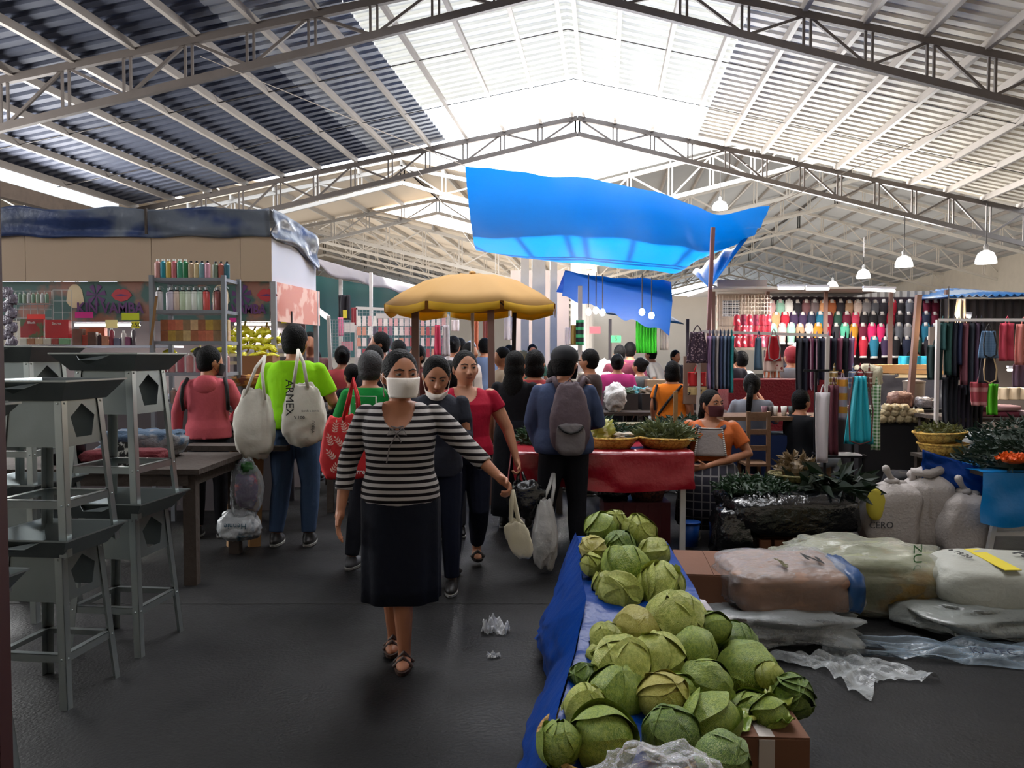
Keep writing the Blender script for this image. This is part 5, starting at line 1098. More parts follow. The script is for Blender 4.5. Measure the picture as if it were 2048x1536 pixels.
# ---------- wrapped packs ----------
def pack(label,name,c,r,seed,m,rz=0,rx=0,wrap=None,cat='package',pw=.45,amp=.06):
    t=thing(name,label,cat,c,rz); t.rotation_euler=(rx,0,rz)
    MB().blob((0,0,r[2]),r,None,pw=pw,amp=amp,ns=2,seed=seed,k=44,m=28).build('pack_body',m,t,True)
    if wrap: MB().blob((0,0,r[2]*1.02),(r[0]*1.05,r[1]*1.06,r[2]*1.10),None,pw=pw,amp=amp*1.3,ns=2.2,seed=seed+.4,k=60,m=36).build('film_wrap',wrap,t,True)
    return t
brn=mat('brown printed pack',(138,104,84),.5,var=.15,vs=6,bump=.3,bs=16)
wr1=film('pack wrap film',(190,192,196),.05,.15,.8,20)
crp=pack('low crumpled heap of clear plastic under the brown wrapped pack','crumpled_plastic',(1.42,4.38,0),(.44,.34,.10),51,film('grey crumpled plastic',(176,180,182),.42,.2,1.0,10),amp=.22,pw=.7,cat='plastic')
p1=pack('brown printed pack wrapped in shiny film on the crumpled plastic','wrapped_pack',(1.52,4.42,.17),(.34,.25,.115),52,brn,rx=.10,wrap=wr1)
text('Z',(.13,-.05,.262),.14,ink,p1,rot=(.25,0,PI*.5),bold=.004); text('eqoF',(-.06,-.10,.256),.06,mat('olive print',(84,80,44),.6,var=0),p1,rot=(.25,0,PI*.5),bold=.002); MB().blob((.30,-.04,.12),(.06,.21,.115),None,pw=.5,amp=.05,seed=3).build('blue_end_print',mat('blue end print',(20,62,110),.4),p1,True)
milky=film('milky plastic sack',(166,166,150),.25,.25,.6,7)
p2=pack('large milky plastic sack with green and orange print behind the brown pack','plastic_sack',(2.20,4.95,0),(.50,.36,.17),53,mat('green orange sack print',(132,134,104),.5,col2=(140,112,60),pat='noise',ps=2.2,thr=.54,bump=.4),rz=-.2,wrap=milky,amp=.12,pw=.6,cat='sack')
text('ZUCAR',(.22,-.30,.30),.085,mat('sack green ink',(64,110,64),.6,var=0),p2,rot=(1.1,PI/2,0))
p3=pack('white sack printed with a yellow stripe and black name at the right edge','printed_sack',(2.86,4.55,.10),(.42,.28,.14),54,mat('white printed sack',(158,158,148),.6,var=.05,bump=.2),rz=-.25,rx=.05,amp=.04,cat='sack')
MB().box((-.12,-.06,.284),(.09,.40,.004),rx=.0,rz=.25).build('yellow_stripe',mat('yellow stripe print',(206,186,40),.6),p3); text('Porres',(.10,-.06,.300),.10,ink,p3,rot=(.1,0,-1.15),bold=.002); text('a 19/20',(-.27,-.02,.296),.055,ink,p3,rot=(.1,0,-1.15)); text('250906',(-.13,-.235,.24),.03,mat('grey ink',(120,118,110),.6,var=0),p3,rot=(.8,0,0))
pack('grey plastic wad under the white printed sack','crumpled_plastic',(2.75,4.5,0),(.50,.32,.085),55,film('grey plastic wad',(150,154,150),.5,.25,.9,9),amp=.15,pw=.6,cat='plastic')
def sheetfilm(label,c,sx,sy,seed,m,h=.05,rz=0):
    b=MB(); b.grid(lambda u,v:V((u-.5)*sx*(1+.2*math.sin(v*7+seed)),(v-.5)*sy*(1+.25*math.sin(u*6+seed*2)),.006+h*abs(noise.noise(V(u*5+seed,v*5,seed)))*1.6),40,30); o=b.build('plastic_film',m,None,True); o.location=c; o.rotation_euler=(0,0,rz); tag(o,label,'plastic sheet'); return o
ff=film('floor film',(190,194,196),.30,.2,.9,12)
sheetfilm('clear plastic film lying on the floor in front of the brown pack',(1.66,3.88,0),.42,.50,1,ff,.045,.5)
f2=sheetfilm('long milky film with blue print along the floor at right',(2.40,4.05,0),1.15,.30,2,film('blue print film',(130,146,160),.4,.25,.9,9),.05,-.12)
text('KATEC',(.02,-.1,.06),.07,mat('faded navy print',(40,48,66),.7,var=0),f2,rot=(.3,0,0))
cru=sheetfilm('crumpled clear plastic bag lying on the aisle floor',(GP(990,1262).x,GP(990,1262).y,0),.14,.16,5,film('white trash film',(205,206,208),.45,.25,1,24),.07,.3); cru.name='discarded_bag'
sheetfilm('small torn plastic scrap on the aisle floor nearer the camera',(GP(987,1315).x,GP(987,1315).y,0),.06,.05,6,_M['white trash film'],.02,.3).name='discarded_scrap'
# ---------- blue table at right edge ----------
bt=thing('trestle_table','white legged trestle table under the bright blue plastic at the right edge','table',(4.05,6.2,0)); MB().box((0,0,.66),(1.15,.75,.03)).build('tabletop',wd2,bt)
for x in (-.5,.5):
    for y in (-.33,.33): MB().bar((x*1.08,y,0),(x*.85,y,.65),.035).build('leg',wl_,bt)
MB().bar((-.52,-.33,.22),(.52,-.33,.22),.03).build('crossbar',wl_,bt)
b5=mat('bright blue plastic',(10,118,186),.3,var=.12,vs=3,bump=.5,bs=8,spec=.6,trans=.2)
bc_=thing('plastic_sheet','bright blue plastic hanging over the trestle table at right','plastic sheet',(4.05,6.2,.68))
MB().grid(lambda u,v:V((u-.5)*1.22,.38-v*.76,.006*noise.noise(V(u*6,v*6,0))+.004),20,14).build('top_side',b5,bc_,True)
MB().grid(lambda u,v:V((u-.5)*1.22-.03*v,-.385-.03*v+.04*v*noise.noise(V(u*7,v*2,2)),-v*(.36+.04*math.sin(u*9))),30,14).build('hanging_side',b5,bc_,True)
bl2=tag(MB().grid(lambda u,v:V(-.25+u*.45,-.02+.05*math.sin(u*5)+.03*noise.noise(V(u*8,v*5,1)),.20-u*.14-v*.22),20,12).build('plastic_sheet',bluep,None,True,sol=.002),'darker blue plastic flap folded at the left of the trestle table','plastic sheet'); bl2.location=(3.38,6.1,.62)
herb('herb_bundle','dark leafy herbs heaped on the blue trestle table',(4.02,6.1,.70),(.55,.30,.17),800,(22,38,24),8,.10,.025)
herb('herb_bundle','dark herbs at the back of the trestle table at the right edge',(4.3,6.6,.80),(.5,.28,.20),500,(26,44,30),9,.09,.025)
herb('marigold_bunch','bright orange marigolds on the dark herbs at the right edge',(P(2040,0,5.9).x,5.85,P(0,918,5.9).z),(.11,.08,.045),200,(220,88,10),10,.03,.025,cat='flowers')
lowt=thing('market_table','low side table carrying the yellow baskets','table',(3.82,6.92,0)); MB().box((0,0,.655),(.5,.45,.03)).build('tabletop',wd2,lowt)
for x,y in ((-.2,-.18),(.2,-.18),(.2,.18),(-.2,.18)): MB().box((x,y,.32),(.05,.05,.64)).build('leg',wd2,lowt)
basket('lower of the two stacked yellow baskets at right',(P(1916,0,6.8).x,6.9,.675),.20,.10,wvy); basket('upper of the two stacked yellow baskets at right, full of herbs',(P(1910,0,6.8).x,6.9,.785),.21,.09,wvy,tilt=(0,-.04))
herb('herb_bundle','olive herbs in the upper yellow basket at right',(P(1910,0,6.8).x,6.9,.87),(.17,.15,.06),260,(82,84,40),11,.06,.02)
goods('white_bag','white cloth bag lying behind the yellow baskets','bag',mat('white cloth bag dull',(170,172,172),.8,bump=.5),(P(1982,0,7).x,7.0,.675),(.14,.12,.10),12,amp=.15)
# ---------- yellow umbrella ----------
ym=mat('yellow umbrella canvas',(188,146,84),.75,var=.06,vs=3,trans=.2); yv=mat('bright yellow valance',(226,182,44),.7,var=.05,trans=.4)
UY=9.0; uc=P(945,633,UY); ur_=1.0; zr=P(945,612,UY).z; zt_=P(945,545,UY-.2).z
um=thing('market_umbrella','large yellow eight sided market umbrella over the crowd','umbrella',(uc.x,UY,0),.35)
b=MB(); pr=[(1.0,0),(.82,.14),(.55,.30),(.28,.385),(.05,.40)]
rs=[]
for r,z in pr:
    ring=[]
    for j in range(8):
        a0=2*PI*j/8; a1=2*PI*(j+1)/8
        for t in (0,.25,.5,.75):
            q=V(math.cos(a0),math.sin(a0),0).lerp(V(math.cos(a1),math.sin(a1),0),t); sag=-.035*math.sin(t*PI)*r; ring.append(V(q.x*ur_*r,q.y*ur_*r,zr+z*(zt_-zr)/.40+sag))
    rs.append(ring)
b.rings(rs,False,True); b.build('canopy',ym,um,True,40,sol=.003)
b=MB()
for j in range(8):
    a0=2*PI*j/8; a1=2*PI*(j+1)/8; A=V(math.cos(a0)*ur_,math.sin(a0)*ur_,zr); B=V(math.cos(a1)*ur_,math.sin(a1)*ur_,zr)
    b.grid(lambda u,v,A=A,B=B:A.lerp(B,.03+.94*u)*1.0+V(0,0,-.035*math.sin((.03+.94*u)*PI)-v*(.10-.02*abs(math.cos(u*PI)))),8,2)
b.build('valance',yv,um,True,sol=.003)
wpole=mat('white pole',(214,206,202),.4,.1,var=0)
MB().tube([(0,0,0),(0,0,zt_-.02)],.02,10).build('pole',wpole,um)
for j in range(8): a=2*PI*j/8; MB().bar((math.cos(a)*.96,math.sin(a)*.96,zr+.01),(0,0,zt_-.06),.012).build('rib',rm,um)
MB().ell((0,0,zt_+.01),(.04,.04,.03),10,8).build('finial',ym,um,True)
def post(name,label,px,Y,ytop,w_,m,ybase=None,dx=0,cat='pole'):
    x=P(px,0,Y).x; z=P(0,ytop,Y).z; o=MB().bar((0,0,0),(P(px+dx,0,Y).x-x,0,z),w_).build(name,m); o.location=(x,Y,0); return tag(o,label,cat)
br_=mat('brown wooden pole',(122,92,84),.7,var=.2)
post('wooden_pole','brown wooden pole left of the white umbrella pole',828,8.6,600,.075,br_); post('wooden_pole','brown wooden pole right of the white umbrella pole',985,8.2,620,.07,br_,dx=-4); post('iron_pole','thin dark iron pole by the umbrella right side',1023,9.6,625,.05,mat('dark iron',(50,42,46),.5,.3),dx=6)
post('wooden_pole','tall slanted reddish pole carrying the big blue tarpaulin corner',1412,9.5,455,.045,mat('reddish pole',(134,92,92),.7),dx=18)
# ---------- big blue tarp ----------
tb1=mat('blue tarp',(4,92,176),.38,var=.08,vs=2,bump=.15,bs=4,trans=.5,tcol=(0,110,196))
HZ=CAMZ
def PZ(px,py,h):  # point at height h above the camera seen at pixel
    d=P(px,py,1.0)-Vector((0,0,CAMZ)); t=h/d.z; return Vector((0,0,CAMZ))+d*t
bt_=thing('tarpaulin','huge bright blue tarpaulin slung under the roof over the aisle','tarpaulin',(0,0,0))
# near edge (top in view) left->right, far edge left->right
NE=[PZ(930,332,2.45),PZ(1010,340,2.42),PZ(1095,350,2.4),PZ(1200,362,2.35),PZ(1290,380,2.25),PZ(1370,402,2.1),PZ(1440,428,1.95),PZ(1540,412,2.05)]
FE=[PZ(952,500,2.3),PZ(1020,512,2.25),PZ(1110,523,2.2),PZ(1200,532,2.15),PZ(1290,540,2.1),PZ(1350,545,2.05),PZ(1400,520,2.02),PZ(1500,470,2.04)]
def cr_(L_,t):
    n=len(L_)-1; k=min(int(t*n),n-1); f=t*n-k; p0=L_[max(0,k-1)];p1=L_[k];p2=L_[k+1];p3=L_[min(n,k+2)]
    return .5*((2*p1)+(p2-p0)*f+(2*p0-5*p1+4*p2-p3)*f*f+(3*p1-p0-3*p2+p3)*f**3)
def tf_(u,v):
    a=cr_(NE,u); c=cr_(FE,u); q=a.lerp(c,v); q.z+=-.22*math.sin(v*PI)*(1-u*.5)+.05*noise.noise(V(u*9,v*3,2))+.10*max(0,(u-.7))*math.sin((u-v*.3)*70)*math.sin(v*PI); return q
MB().grid(tf_,90,40).build('main_sheet',tb1,bt_,True)
# hanging right flap down the pole
A_=PZ(1385,545,2.05); B_=P(1420,577,9.4); C_=PZ(1500,470,2.04)
MB().grid(lambda u,v:(A_.lerp(C_,u)).lerp(B_,v)+V(0,0,.05*math.sin(u*22)*(1-v)),24,14).build('hanging_corner',tb1,bt_,True)
for p,q in ((NE[0],HP(-7,14,rz_(-7)-.5)),(NE[-1],HP(6.5,14,rz_(6.5)-1.2)),(FE[0],HP(-5.5,23,7.0))): MB().tube([p,q],.006,5).build('tie_rope',mat('rope',(140,130,120),.8),bt_)
# second blue canopy with bulbs
t2=thing('tarpaulin','lower blue stall canopy with hanging bulbs beyond the umbrella','tarpaulin',(0,0,0))
tb2=mat('deep blue tarp',(22,72,150),.5,var=.15,vs=2,bump=.3,bs=5,trans=.45,tcol=(24,120,200)); Yc=14.5
P0,P1,P2,P3=P(1112,600,Yc),P(1130,542,Yc-1.0),P(1345,560,Yc+1.5),P(1360,625,Yc)
def c2(u,v):
    if v<.6: t=v/.6; q=P1.lerp(P2,u).lerp(P1.lerp(P2,u)+V(0,2.6,-.15),1-t)
    else: t=(v-.6)/.4; a=P1.lerp(P(1345,600,Yc-1),u); q=a+V(-.05*t,0,-t*(.42+.15*u)+.03*math.sin(u*30)*t)
    q.z+=.04*noise.noise(V(u*8,v*6,4)); return q
MB().grid(c2,50,30).build('main_sheet',tb2,t2,True)
dk=mat('dark teal canopy',(20,66,84),.6,var=.1,trans=.2)
t3_=thing('stall_canopy','dark teal low stall canopy above the green cloth','canopy',(0,0,0)); A_=P(1215,620,15);B_=P(1350,615,15);C_=P(1368,640,14.4)
MB().grid(lambda u,v:(A_.lerp(B_,u)+V(0,2.2*(1-v),.1*(1-v)))+V(0,0,-.08*v*v)+(C_-B_)*u*v,20,8).build('canopy_sheet',dk,t3_,True,sol=.01)
for px in (1215,1366): MB().bar(P(px,640,15)-V(0,.4,0),V(P(px,640,15).x,14.6,0),.05).build('post',mat('dark stall post',(60,50,56),.6),t3_)
for i,(px,py) in enumerate(((1177,624),(1192,621),(1205,625),(1284,624),(1303,631))):
    p=P(px,py,12.6); t=thing('light_bulb','bare lit bulb under the blue canopies, '+ORD[i]+' from left','light bulb',p,group='bare bulbs under the blue canopy'); MB().ell((0,0,0),(.045,.045,.055),12,8).build('bulb',mat('lit bulb',(255,250,240),.5,var=0,emis=25),t,True); MB().tube([(0,0,.05),(0,0,.6)],.008,6).build('cord',rm,t); point('bulb_glow',p-V(0,0,.12),22,(1,.95,.88),.05)
post('wooden_pole','slanted white pole in front of the blue canopy holding striped bags',1162,12,572,.06,wpole,dx=0)
# coloured hangings in the middle
def drape(name,label,px0,px1,py0,py1,Y,m,cat='cloth',folds=6,amp=.03,sol=.006,group=None,taper=0,hem=0,strap=None,waist=0):
    a=P(px0,py1,Y); c=P(px1,py0,Y); W=c.x-a.x; Hh=c.z-a.z; b=MB()
    def f(u,v):
        k=(1-taper*(1-v)) if taper>=0 else (1+taper*v); k*=1-waist*math.exp(-((v-.62)/.16)**2)
        return V((u-.5)*W*k,amp*math.sin(u*folds*2*PI+.7*math.sin(v*3)),v*Hh+hem*math.sin(u*PI)*(1-v)*-1)
    b.grid(f,max(10,folds*5),12); o=b.build(name,m,None,True,sol=sol,off=0); o.location=((a.x+c.x)/2,Y,a.z); return tag(o,label,cat,group)
drape('green_cloth','bright green cloth hanging in the middle of the stalls',1272,1314,641,706,14.4,mat('neon green cloth',(74,214,52),.7,var=.1,trans=.35),folds=7,amp=.04)
drape('white_cloth','long white cloth hanging right of the green cloth',1320,1338,640,700,14.6,mat('white cloth lit',(226,214,204),.7,trans=.3),folds=3)
drape('red_cloth','red cloth hanging left of the green cloth',1272,1290,638,664,14.8,mat('red cloth',(208,50,60),.7,trans=.3),folds=2)
drape('striped_bag','black and green striped bag hanging from the white pole',1152,1168,640,690,11.9,mat('green black stripes',(20,30,28),.7,col2=(60,170,110),pat='z',ps=9,thr=.4),cat='bag',folds=1,amp=.02)
drape('yellow_cloth','dull yellow cloth hanging beside the striped bag',1142,1155,650,690,12.1,mat('ochre cloth',(170,140,70),.7),folds=2)
card(1232,678,20,14,(40,160,90),'green hand lettered price card among the middle stalls',Y=13.5,txt='5'); card(1190,660,22,14,(206,80,90),'faded red card with white border in the middle stalls',Y=14)
for i,(px,w_) in enumerate(((1050,16),(1078,26),(1108,14))):
    o=tag(MB().box((0,0,2.1),(w_/F*20,.2,4.4)).build('pillar',colm),('slim','wide','narrow')[i]+' pale pillar behind the umbrella','pillar'); o.location=(P(px,0,20).x,20,0); struct(o)
struct(MB().box((P(1080,0,22).x,22,1.9),(1.6,.1,3.9)).build('wall_pale',mat('pale pink wall',(226,206,200),.8,var=.08,vs=1)))
# left-mid green backdrop with gray valance
gt=thing('stall_backdrop','dark green cloth backdrop with grey roof edge behind the kiosk','backdrop',(0,0,0)); Yg=15.0
A_=P(600,545,12);B_=P(900,600,19)
MB().grid(lambda u,v:V(A_.lerp(B_,u).x,A_.lerp(B_,u).y+.04*math.sin(u*40),P(600,690,12).z*0+1.5+v*(A_.lerp(B_,u).z-1.5)),50,8).build('cloth_wall',mat('dark green cloth',(22,74,72),.8,var=.2,vs=2),gt,True)
A2=P(600,512,11.2);B2=P(880,585,17.5)
MB().grid(lambda u,v:A2.lerp(B2,u)+V(.25*v,.6*v,.0-.22*v*v-.02*math.sin(u*30)*v+.10*(u-.5)**2),40,8).build('roof_edge',mat('dusty grey sheet',(140,132,134),.7,var=.12),gt,True,sol=.01)
for px,Y in ((681,12.4),(742,13.2)): MB().bar(P(px,545,Y),V(P(px,0,Y).x-.04,Y,0),.05).build('post',wpole,gt)
# centre-left goods stall with grids and rows of hanging goods
gs2=thing('pipe_stall','white pipe framed stall of hanging goods left of the umbrella pole','stall',(0,0,0)); Ys=12.5
def pipe(a,b2,w_=.045,par=gs2,m=wpole,nm='pipe'): MB().bar(a,b2,w_).build(nm,m,par)
c0,c1,c2_,c3=P(712,616,Ys),P(806,620,Ys),P(812,628,Ys-1.2),P(896,632,Ys-1)
pipe(c0,c1); pipe(c2_,c3); pipe(c1,c3); pipe(c3,V(c3.x,c3.y,0)); pipe(c0,V(c0.x,c0.y,0)); pipe(P(752,632,Ys-.6),P(840,632,Ys-.6),.07); pipe(P(625,612,10.5),P(657,636,9.8),.05); pipe(P(657,636,9.8),V(P(662,0,9.8).x,9.8,0),.04)
wire_grid('white wire grid wall on the left of the hanging goods stall',660,640,700,720,10.2,7,12,w_ if False else (190,190,195)); wire_grid('wide wire grid behind the rows of hanging packets',712,618,896,720,Ys+.2,26,14)
random.seed(21); pc=[(222,170,170),(200,110,116),(230,214,210),(176,84,92),(236,224,216),(150,110,130),(214,150,130),(90,80,96)]; pn_=['pale pink','rose','white','wine','cream','mauve','peach','slate']
for r in range(4):
    n=17
    for i in range(n):
        px=718+i*10.6; py=(642,662,684,706)[r]; k=random.randrange(8) if r else random.choice((2,4,2,0)); p=P(px,py,Ys-.02-.03*r); w_=8/F*Ys; h_=(20 if r==0 else 17)/F*Ys
        o=MB().box((0,0,0),(w_,.02,h_),rz=random.uniform(-.1,.1),taper=random.uniform(.7,1)).build('hanging_packet',mat('packet '+pn_[k],pc[k],.5,var=.25,vs=14),None); o.location=p; tag(o,pn_[k]+' packet, '+ORD[i]+' from left in the '+('top','second','third','lowest')[r]+' row of hanging goods','packet','hanging packets left of the umbrella pole')
for nm,px0,px1,m,cn in (('hanging_dress',884,900,mat('grey white dress',(190,180,184),.7,var=.25,vs=14),'pale grey patterned'),('hanging_dress',868,882,mat('raspberry dress',(190,50,84),.7),'raspberry red')): drape(nm,cn+' dress hanging at the right end of the goods stall',px0,px1,650,712,11.2,m,cat='dress',folds=2,amp=.02,taper=-.3)
drape('pink_towel','pink towel hanging left of the goods stall',676,686,635,672,10.6,mat('pink towel',(214,120,150),.8),folds=1,amp=.01); card(694,692,24,18,(214,150,160),'pink patterned poster with white figures on the goods stall',Y=10.8); card(698,655,22,20,(226,220,216),'white poster with dark shapes on the goods stall',Y=10.8)
drape('dark_coats','row of dark garments hanging in front of the green backdrop',677,700,590,640,11.5,mat('dark garment',(30,26,34),.85),cat='garment',folds=2)
card(690,628,8,16,(220,200,60),'small yellow tag hanging on the dark garments',Y=11.3); drape('red_banner','dark red banner left end of the pipe framed stall',703,712,615,650,11.8,mat('dark red banner',(130,30,40),.7),cat='banner',folds=1,amp=.01)
# bright stuff right of centre under the umbrella
wht2=mat('white lit cloth',(232,222,220),.7,var=.08,vs=6,trans=.2)
for i,(px0,px1,py0,py1,Y,m,lb) in enumerate(((945,957,640,700,15,mat('orange cloth',(210,120,80),.7),'orange brown cloth hanging behind the umbrella pole'),(966,978,640,690,16,mat('salmon cloth',(206,120,100),.7),'salmon cloth behind the right brown pole'),(1008,1030,632,680,15,wht2,'white garment bag hanging under the umbrella edge'),(1130,1146,655,690,15,wht2,'white rumpled bag left of the ochre cloth'),(902,918,640,662,14,wht2,'white apron with a dark neckline on the far stall'))): drape('hanging_cloth',lb,px0,px1,py0,py1,Y,m,folds=2,amp=.03)
goods('yellow_sack','yellow orange mesh sack standing in the far aisle','sack',mat('yellow mesh sack',(206,160,92),.7,bump=.3),(P(1045,0,16).x,16,.9),(.22,.2,.36),15,amp=.1); tag(MB().box((0,0,0),(.9,.8,.9)).build('pallet_box',wd2),'dark box under the yellow orange mesh sack','box').location=(P(1045,0,16).x,16,.45)
# ---------- market tables mid ----------
def mtable(label,x,y,w_,d_,z=.78,m=wd2,cloth=None):
    t=thing('market_table',label,'table',(x,y,0)); MB().box((0,0,z-.02),(w_,d_,.04)).build('tabletop',m,t)
    for a in (-1,1):
        for c in (-1,1): MB().box((a*(w_/2-.06),c*(d_/2-.06),(z-.04)/2),(.06,.06,z-.04)).build('leg',m,t)
    if cloth: MB().box((0,-d_/2-.012,z-.17),(w_,.01,.34)).build('cloth_front',cloth,t)
    return t
mtable('dark vegetable table behind the red covered table',1.25,8.1,1.7,.8,.80); herb('herb_bundle','dark leafy greens on the table behind the backpack man',(.75,8.1,.80),(.30,.28,.13),240,(34,60,40),20,.08,.03); herb('herb_bundle','dark greens on the right of the second vegetable table',(1.75,8.1,.80),(.30,.25,.11),220,(30,52,36),21,.08,.03)
tr_=tag(MB().box((0,0,.03),(.5,.2,.06),taper=1.1).build('reed_tray',mat('reed tray',(120,112,84),.8,var=.2)),'long pale reed tray between dark greens on the second vegetable table','tray'); tr_.location=(P(1245,0,8).x,8.0,.80)
mtable('dark table with black crates in the middle of the market',1.75,9.9,1.8,.9,.86)
wb=goods('plastic_bag','rounded white plastic bag standing on the middle vegetable table','bag',mat('white bag plastic',(206,204,204),.5,var=.05,bump=.5),(P(1237,0,9.5).x,9.6,.86),(.13,.12,.17),23,amp=.15,pw=.9)
for i in range(3): cc=thing('vegetable_crate',('leftmost','middle','rightmost')[i]+' dark crate on the middle market table','crate',(1.35+i*.45,10.0,.86)); MB().box((0,0,.10),(.40,.35,.20)).build('crate_body',mat('dark crate',(46,38,38),.7),cc); MB().blob((0,0,.21),(.18,.15,.06),None,pw=.9,amp=.3,seed=i).build('contents',mat('dark produce %d'%i,[(50,70,50),(96,76,56),(60,40,50)][i],.6,var=.4,vs=30),cc,True)
mtable('table of pale vegetables near the magenta hoodie',1.9,12.2,2.2,.8,.9); herb('herb_bundle','blue green leafy heap right of the middle persons',(P(1300,0,12).x,12.2,.9),(.45,.3,.22),300,(60,104,96),24,.12,.05); goods('white_onion_heap','heap of white onions and flowers lit in the middle','vegetables',mat('white onions',(214,206,190),.6,col2=(60,60,50),pat='noise',ps=12,thr=.56),(P(1200,0,12).x,12.2,.9),(.42,.3,.18),25,amp=.3)
goods('white_flower_heap','bright white flower heap behind the man with the cap','flowers',mat('white flowers',(236,234,230),.7,var=.15,vs=20),(P(1197,0,13.5).x,13.4,1.15),(.25,.2,.14),26,amp=.35); tag(MB().box((0,0,.575),(.8,.5,1.15)).build('stand_block',wd2),'dark stand under the white flower heap','stand').location=(P(1197,0,13.5).x,13.4,0)
cbox('pale cardboard carton among the vegetables near the orange shirt',(P(1325,0,10.8).x,10.9,1.0),(.36,.3,.20),m=mat('pale carton',(170,140,110),.8),tape=False); mtable('table carrying the pale cardboard carton',P(1325,0,10.8).x,10.9,.7,.6,1.0)
goods('blue_white_bags','teal and white plastic bags beside the orange shirt','bag',mat('teal bags',(70,140,150),.4,col2=(200,210,215),pat='noise',ps=5,thr=.5,bump=.5),(P(1308,0,9.6).x,10.3,.88),(.16,.14,.12),27,amp=.25); mtable('small table holding the teal plastic bags',P(1308,0,9.6).x,10.3,.5,.4,.88)
for i,(x,y,w_,l_) in enumerate(((-1.6,9.2,1.3,'dark goods table left of the lime shirt crowd'),(-.6,10.5,1.4,'far goods table under the umbrella'),(.3,12.5,1.2,'distant table near the umbrella pole'),(-.9,14.0,2.0,'distant table behind the goods stall'))): mtable(l_,x,y,w_,.7,.8,cloth=mat('dark red cloth front',(110,26,36),.6)); goods('mixed_goods',('dark','pale','pink','red')[i]+' assorted goods heaped on the '+l_.split(' table')[0]+' table','goods',mat('goods %d'%i,[(50,46,52),(150,140,130),(190,120,130),(150,60,60)][i],.6,var=.6,vs=12),(x,y,.80),(w_*.42,.25,.10),30+i,amp=.3)
# ---------- clothes wall ----------
WY=12.4
cw_=thing('clothes_wall','dark backing wall of the clothes stall with corrugated top','stall wall',(0,0,0))
wa=P(1540,600,WY); wb_=P(1900,600,WY); 
MB().box(((wa.x+wb_.x)/2,WY+.25,1.6),(wb_.x-wa.x,.05,1.7)).build('backing_board',mat('dark backing',(58,44,54),.8,var=.2),cw_)
cor=mat('corrugated light metal',(190,184,178),.5,.2,var=.1)
def corr(x0,x1,y,z0,z1,name,m,par):
    b=MB(); n=int((x1-x0)/.12); rs=[]
    for i in range(n*2+1):
        x=x0+(x1-x0)*i/(n*2); yy=y+(.03 if i%2 else 0); rs.append([V(x,yy,z0),V(x,yy,z1)])
    b.rings(rs,False,False,closed=False); return b.build(name,m,par,sol=.004)
corr(P(1430,0,13).x,P(1900,0,13).x,13.0,P(0,610,13).z,P(0,582,13).z,'corrugated_band',cor,cw_)
for i,px in enumerate((1432,1542,1660,1792,1905)): MB().bar(V(P(px,0,WY-.3).x,WY-.3,0),V(P(px,0,WY-.3).x,WY-.3,P(0,583,WY).z),.05).build('post',br_,cw_)
rfm=thing('stall_roof','thin corrugated roof edge over the clothes stall','roof',(0,0,0)); rx0=P(1430,0,11.6).x; rx1=P(1800,0,11.6).x
MB().box(((rx0+rx1)/2,12.4,P(0,580,11.6).z+.03),(rx1-rx0,1.7,.03),rx=.0).build('roof_sheet',cor,rfm); rb=MB()
fluo('long fluorescent tube under the clothes stall roof, left one',P(1556,577,11.3),P(1608,577,11.3),18); fluo('long fluorescent tube under the clothes stall roof, second from left',P(1612,578,11.3),P(1658,578,11.3),18); fluo('fluorescent tube under the clothes stall roof, right of the others',P(1726,580,11.0),P(1790,582,11.0),22); fluo('slanted fluorescent tube above the right garments',P(1920,632,9.8),P(1942,634,9.8),10); fluo('fluorescent tube behind the right hanging garments',P(2015,740,10.5),P(2040,740,10.5),12)
cl2=[((214,170,170),'pale pink'),((150,196,176),'mint'),((230,226,222),'white'),((34,32,38),'black'),((120,80,84),'brown'),((126,110,112),'taupe'),((216,156,110),'peach'),((176,100,60),'rust'),((44,40,48),'charcoal'),((176,140,110),'sand'),((222,200,190),'cream'),((150,146,150),'grey'),((104,106,116),'slate grey'),((180,30,54),'red'),((200,60,90),'cerise'),((36,44,70),'navy'),((60,40,76),'plum'),((30,110,140),'petrol blue'),((110,20,50),'burgundy'),((40,76,64),'bottle green'),((226,40,110),'hot pink'),((200,140,40),'mustard'),((90,180,150),'aqua green')]
cdm={n:mat('top '+n,c,.8,var=.18,vs=22) for c,n in cl2}; bust=mat('white bust form',(226,220,216),.6,var=0)
def tank_mesh(m):
    b=MB(); sp=[(-.17,.052,.036),(-.10,.056,.04),(-.03,.066,.042),(.04,.074,.046),(.08,.068,.04),(.105,.058,.032)]
    b.rings([[V(rx*math.cos(a),ry*math.sin(a),z) for a in [2*PI*j/14 for j in range(14)]] for z,rx,ry in sp])
    for s_ in (-1,1): b.tube([(s_*.045,-.02,.10),(s_*.04,-.005,.145),(s_*.045,.02,.10)],.012,6)
    return b.mesh('tank_top',m,True,60)
tms={n:tank_mesh(cdm[n]) for _,n in cl2}
bb_=MB(); bb_.rings([[V(rx*math.cos(a),ry*math.sin(a),z) for a in [2*PI*j/12 for j in range(12)]] for z,rx,ry in [(-.205,.058,.04),(-.17,.055,.038)]]); hem_m=bb_.mesh('bust_hem',bust,True); bb_=MB(); bb_.rings([[V(rx*math.cos(a),ry*math.sin(a),z) for a in [2*PI*j/12 for j in range(12)]] for z,rx,ry in [(.10,.055,.03),(.135,.030,.026),(.17,.022,.022)]]); bbm=bb_.mesh('bust_form',bust,True)
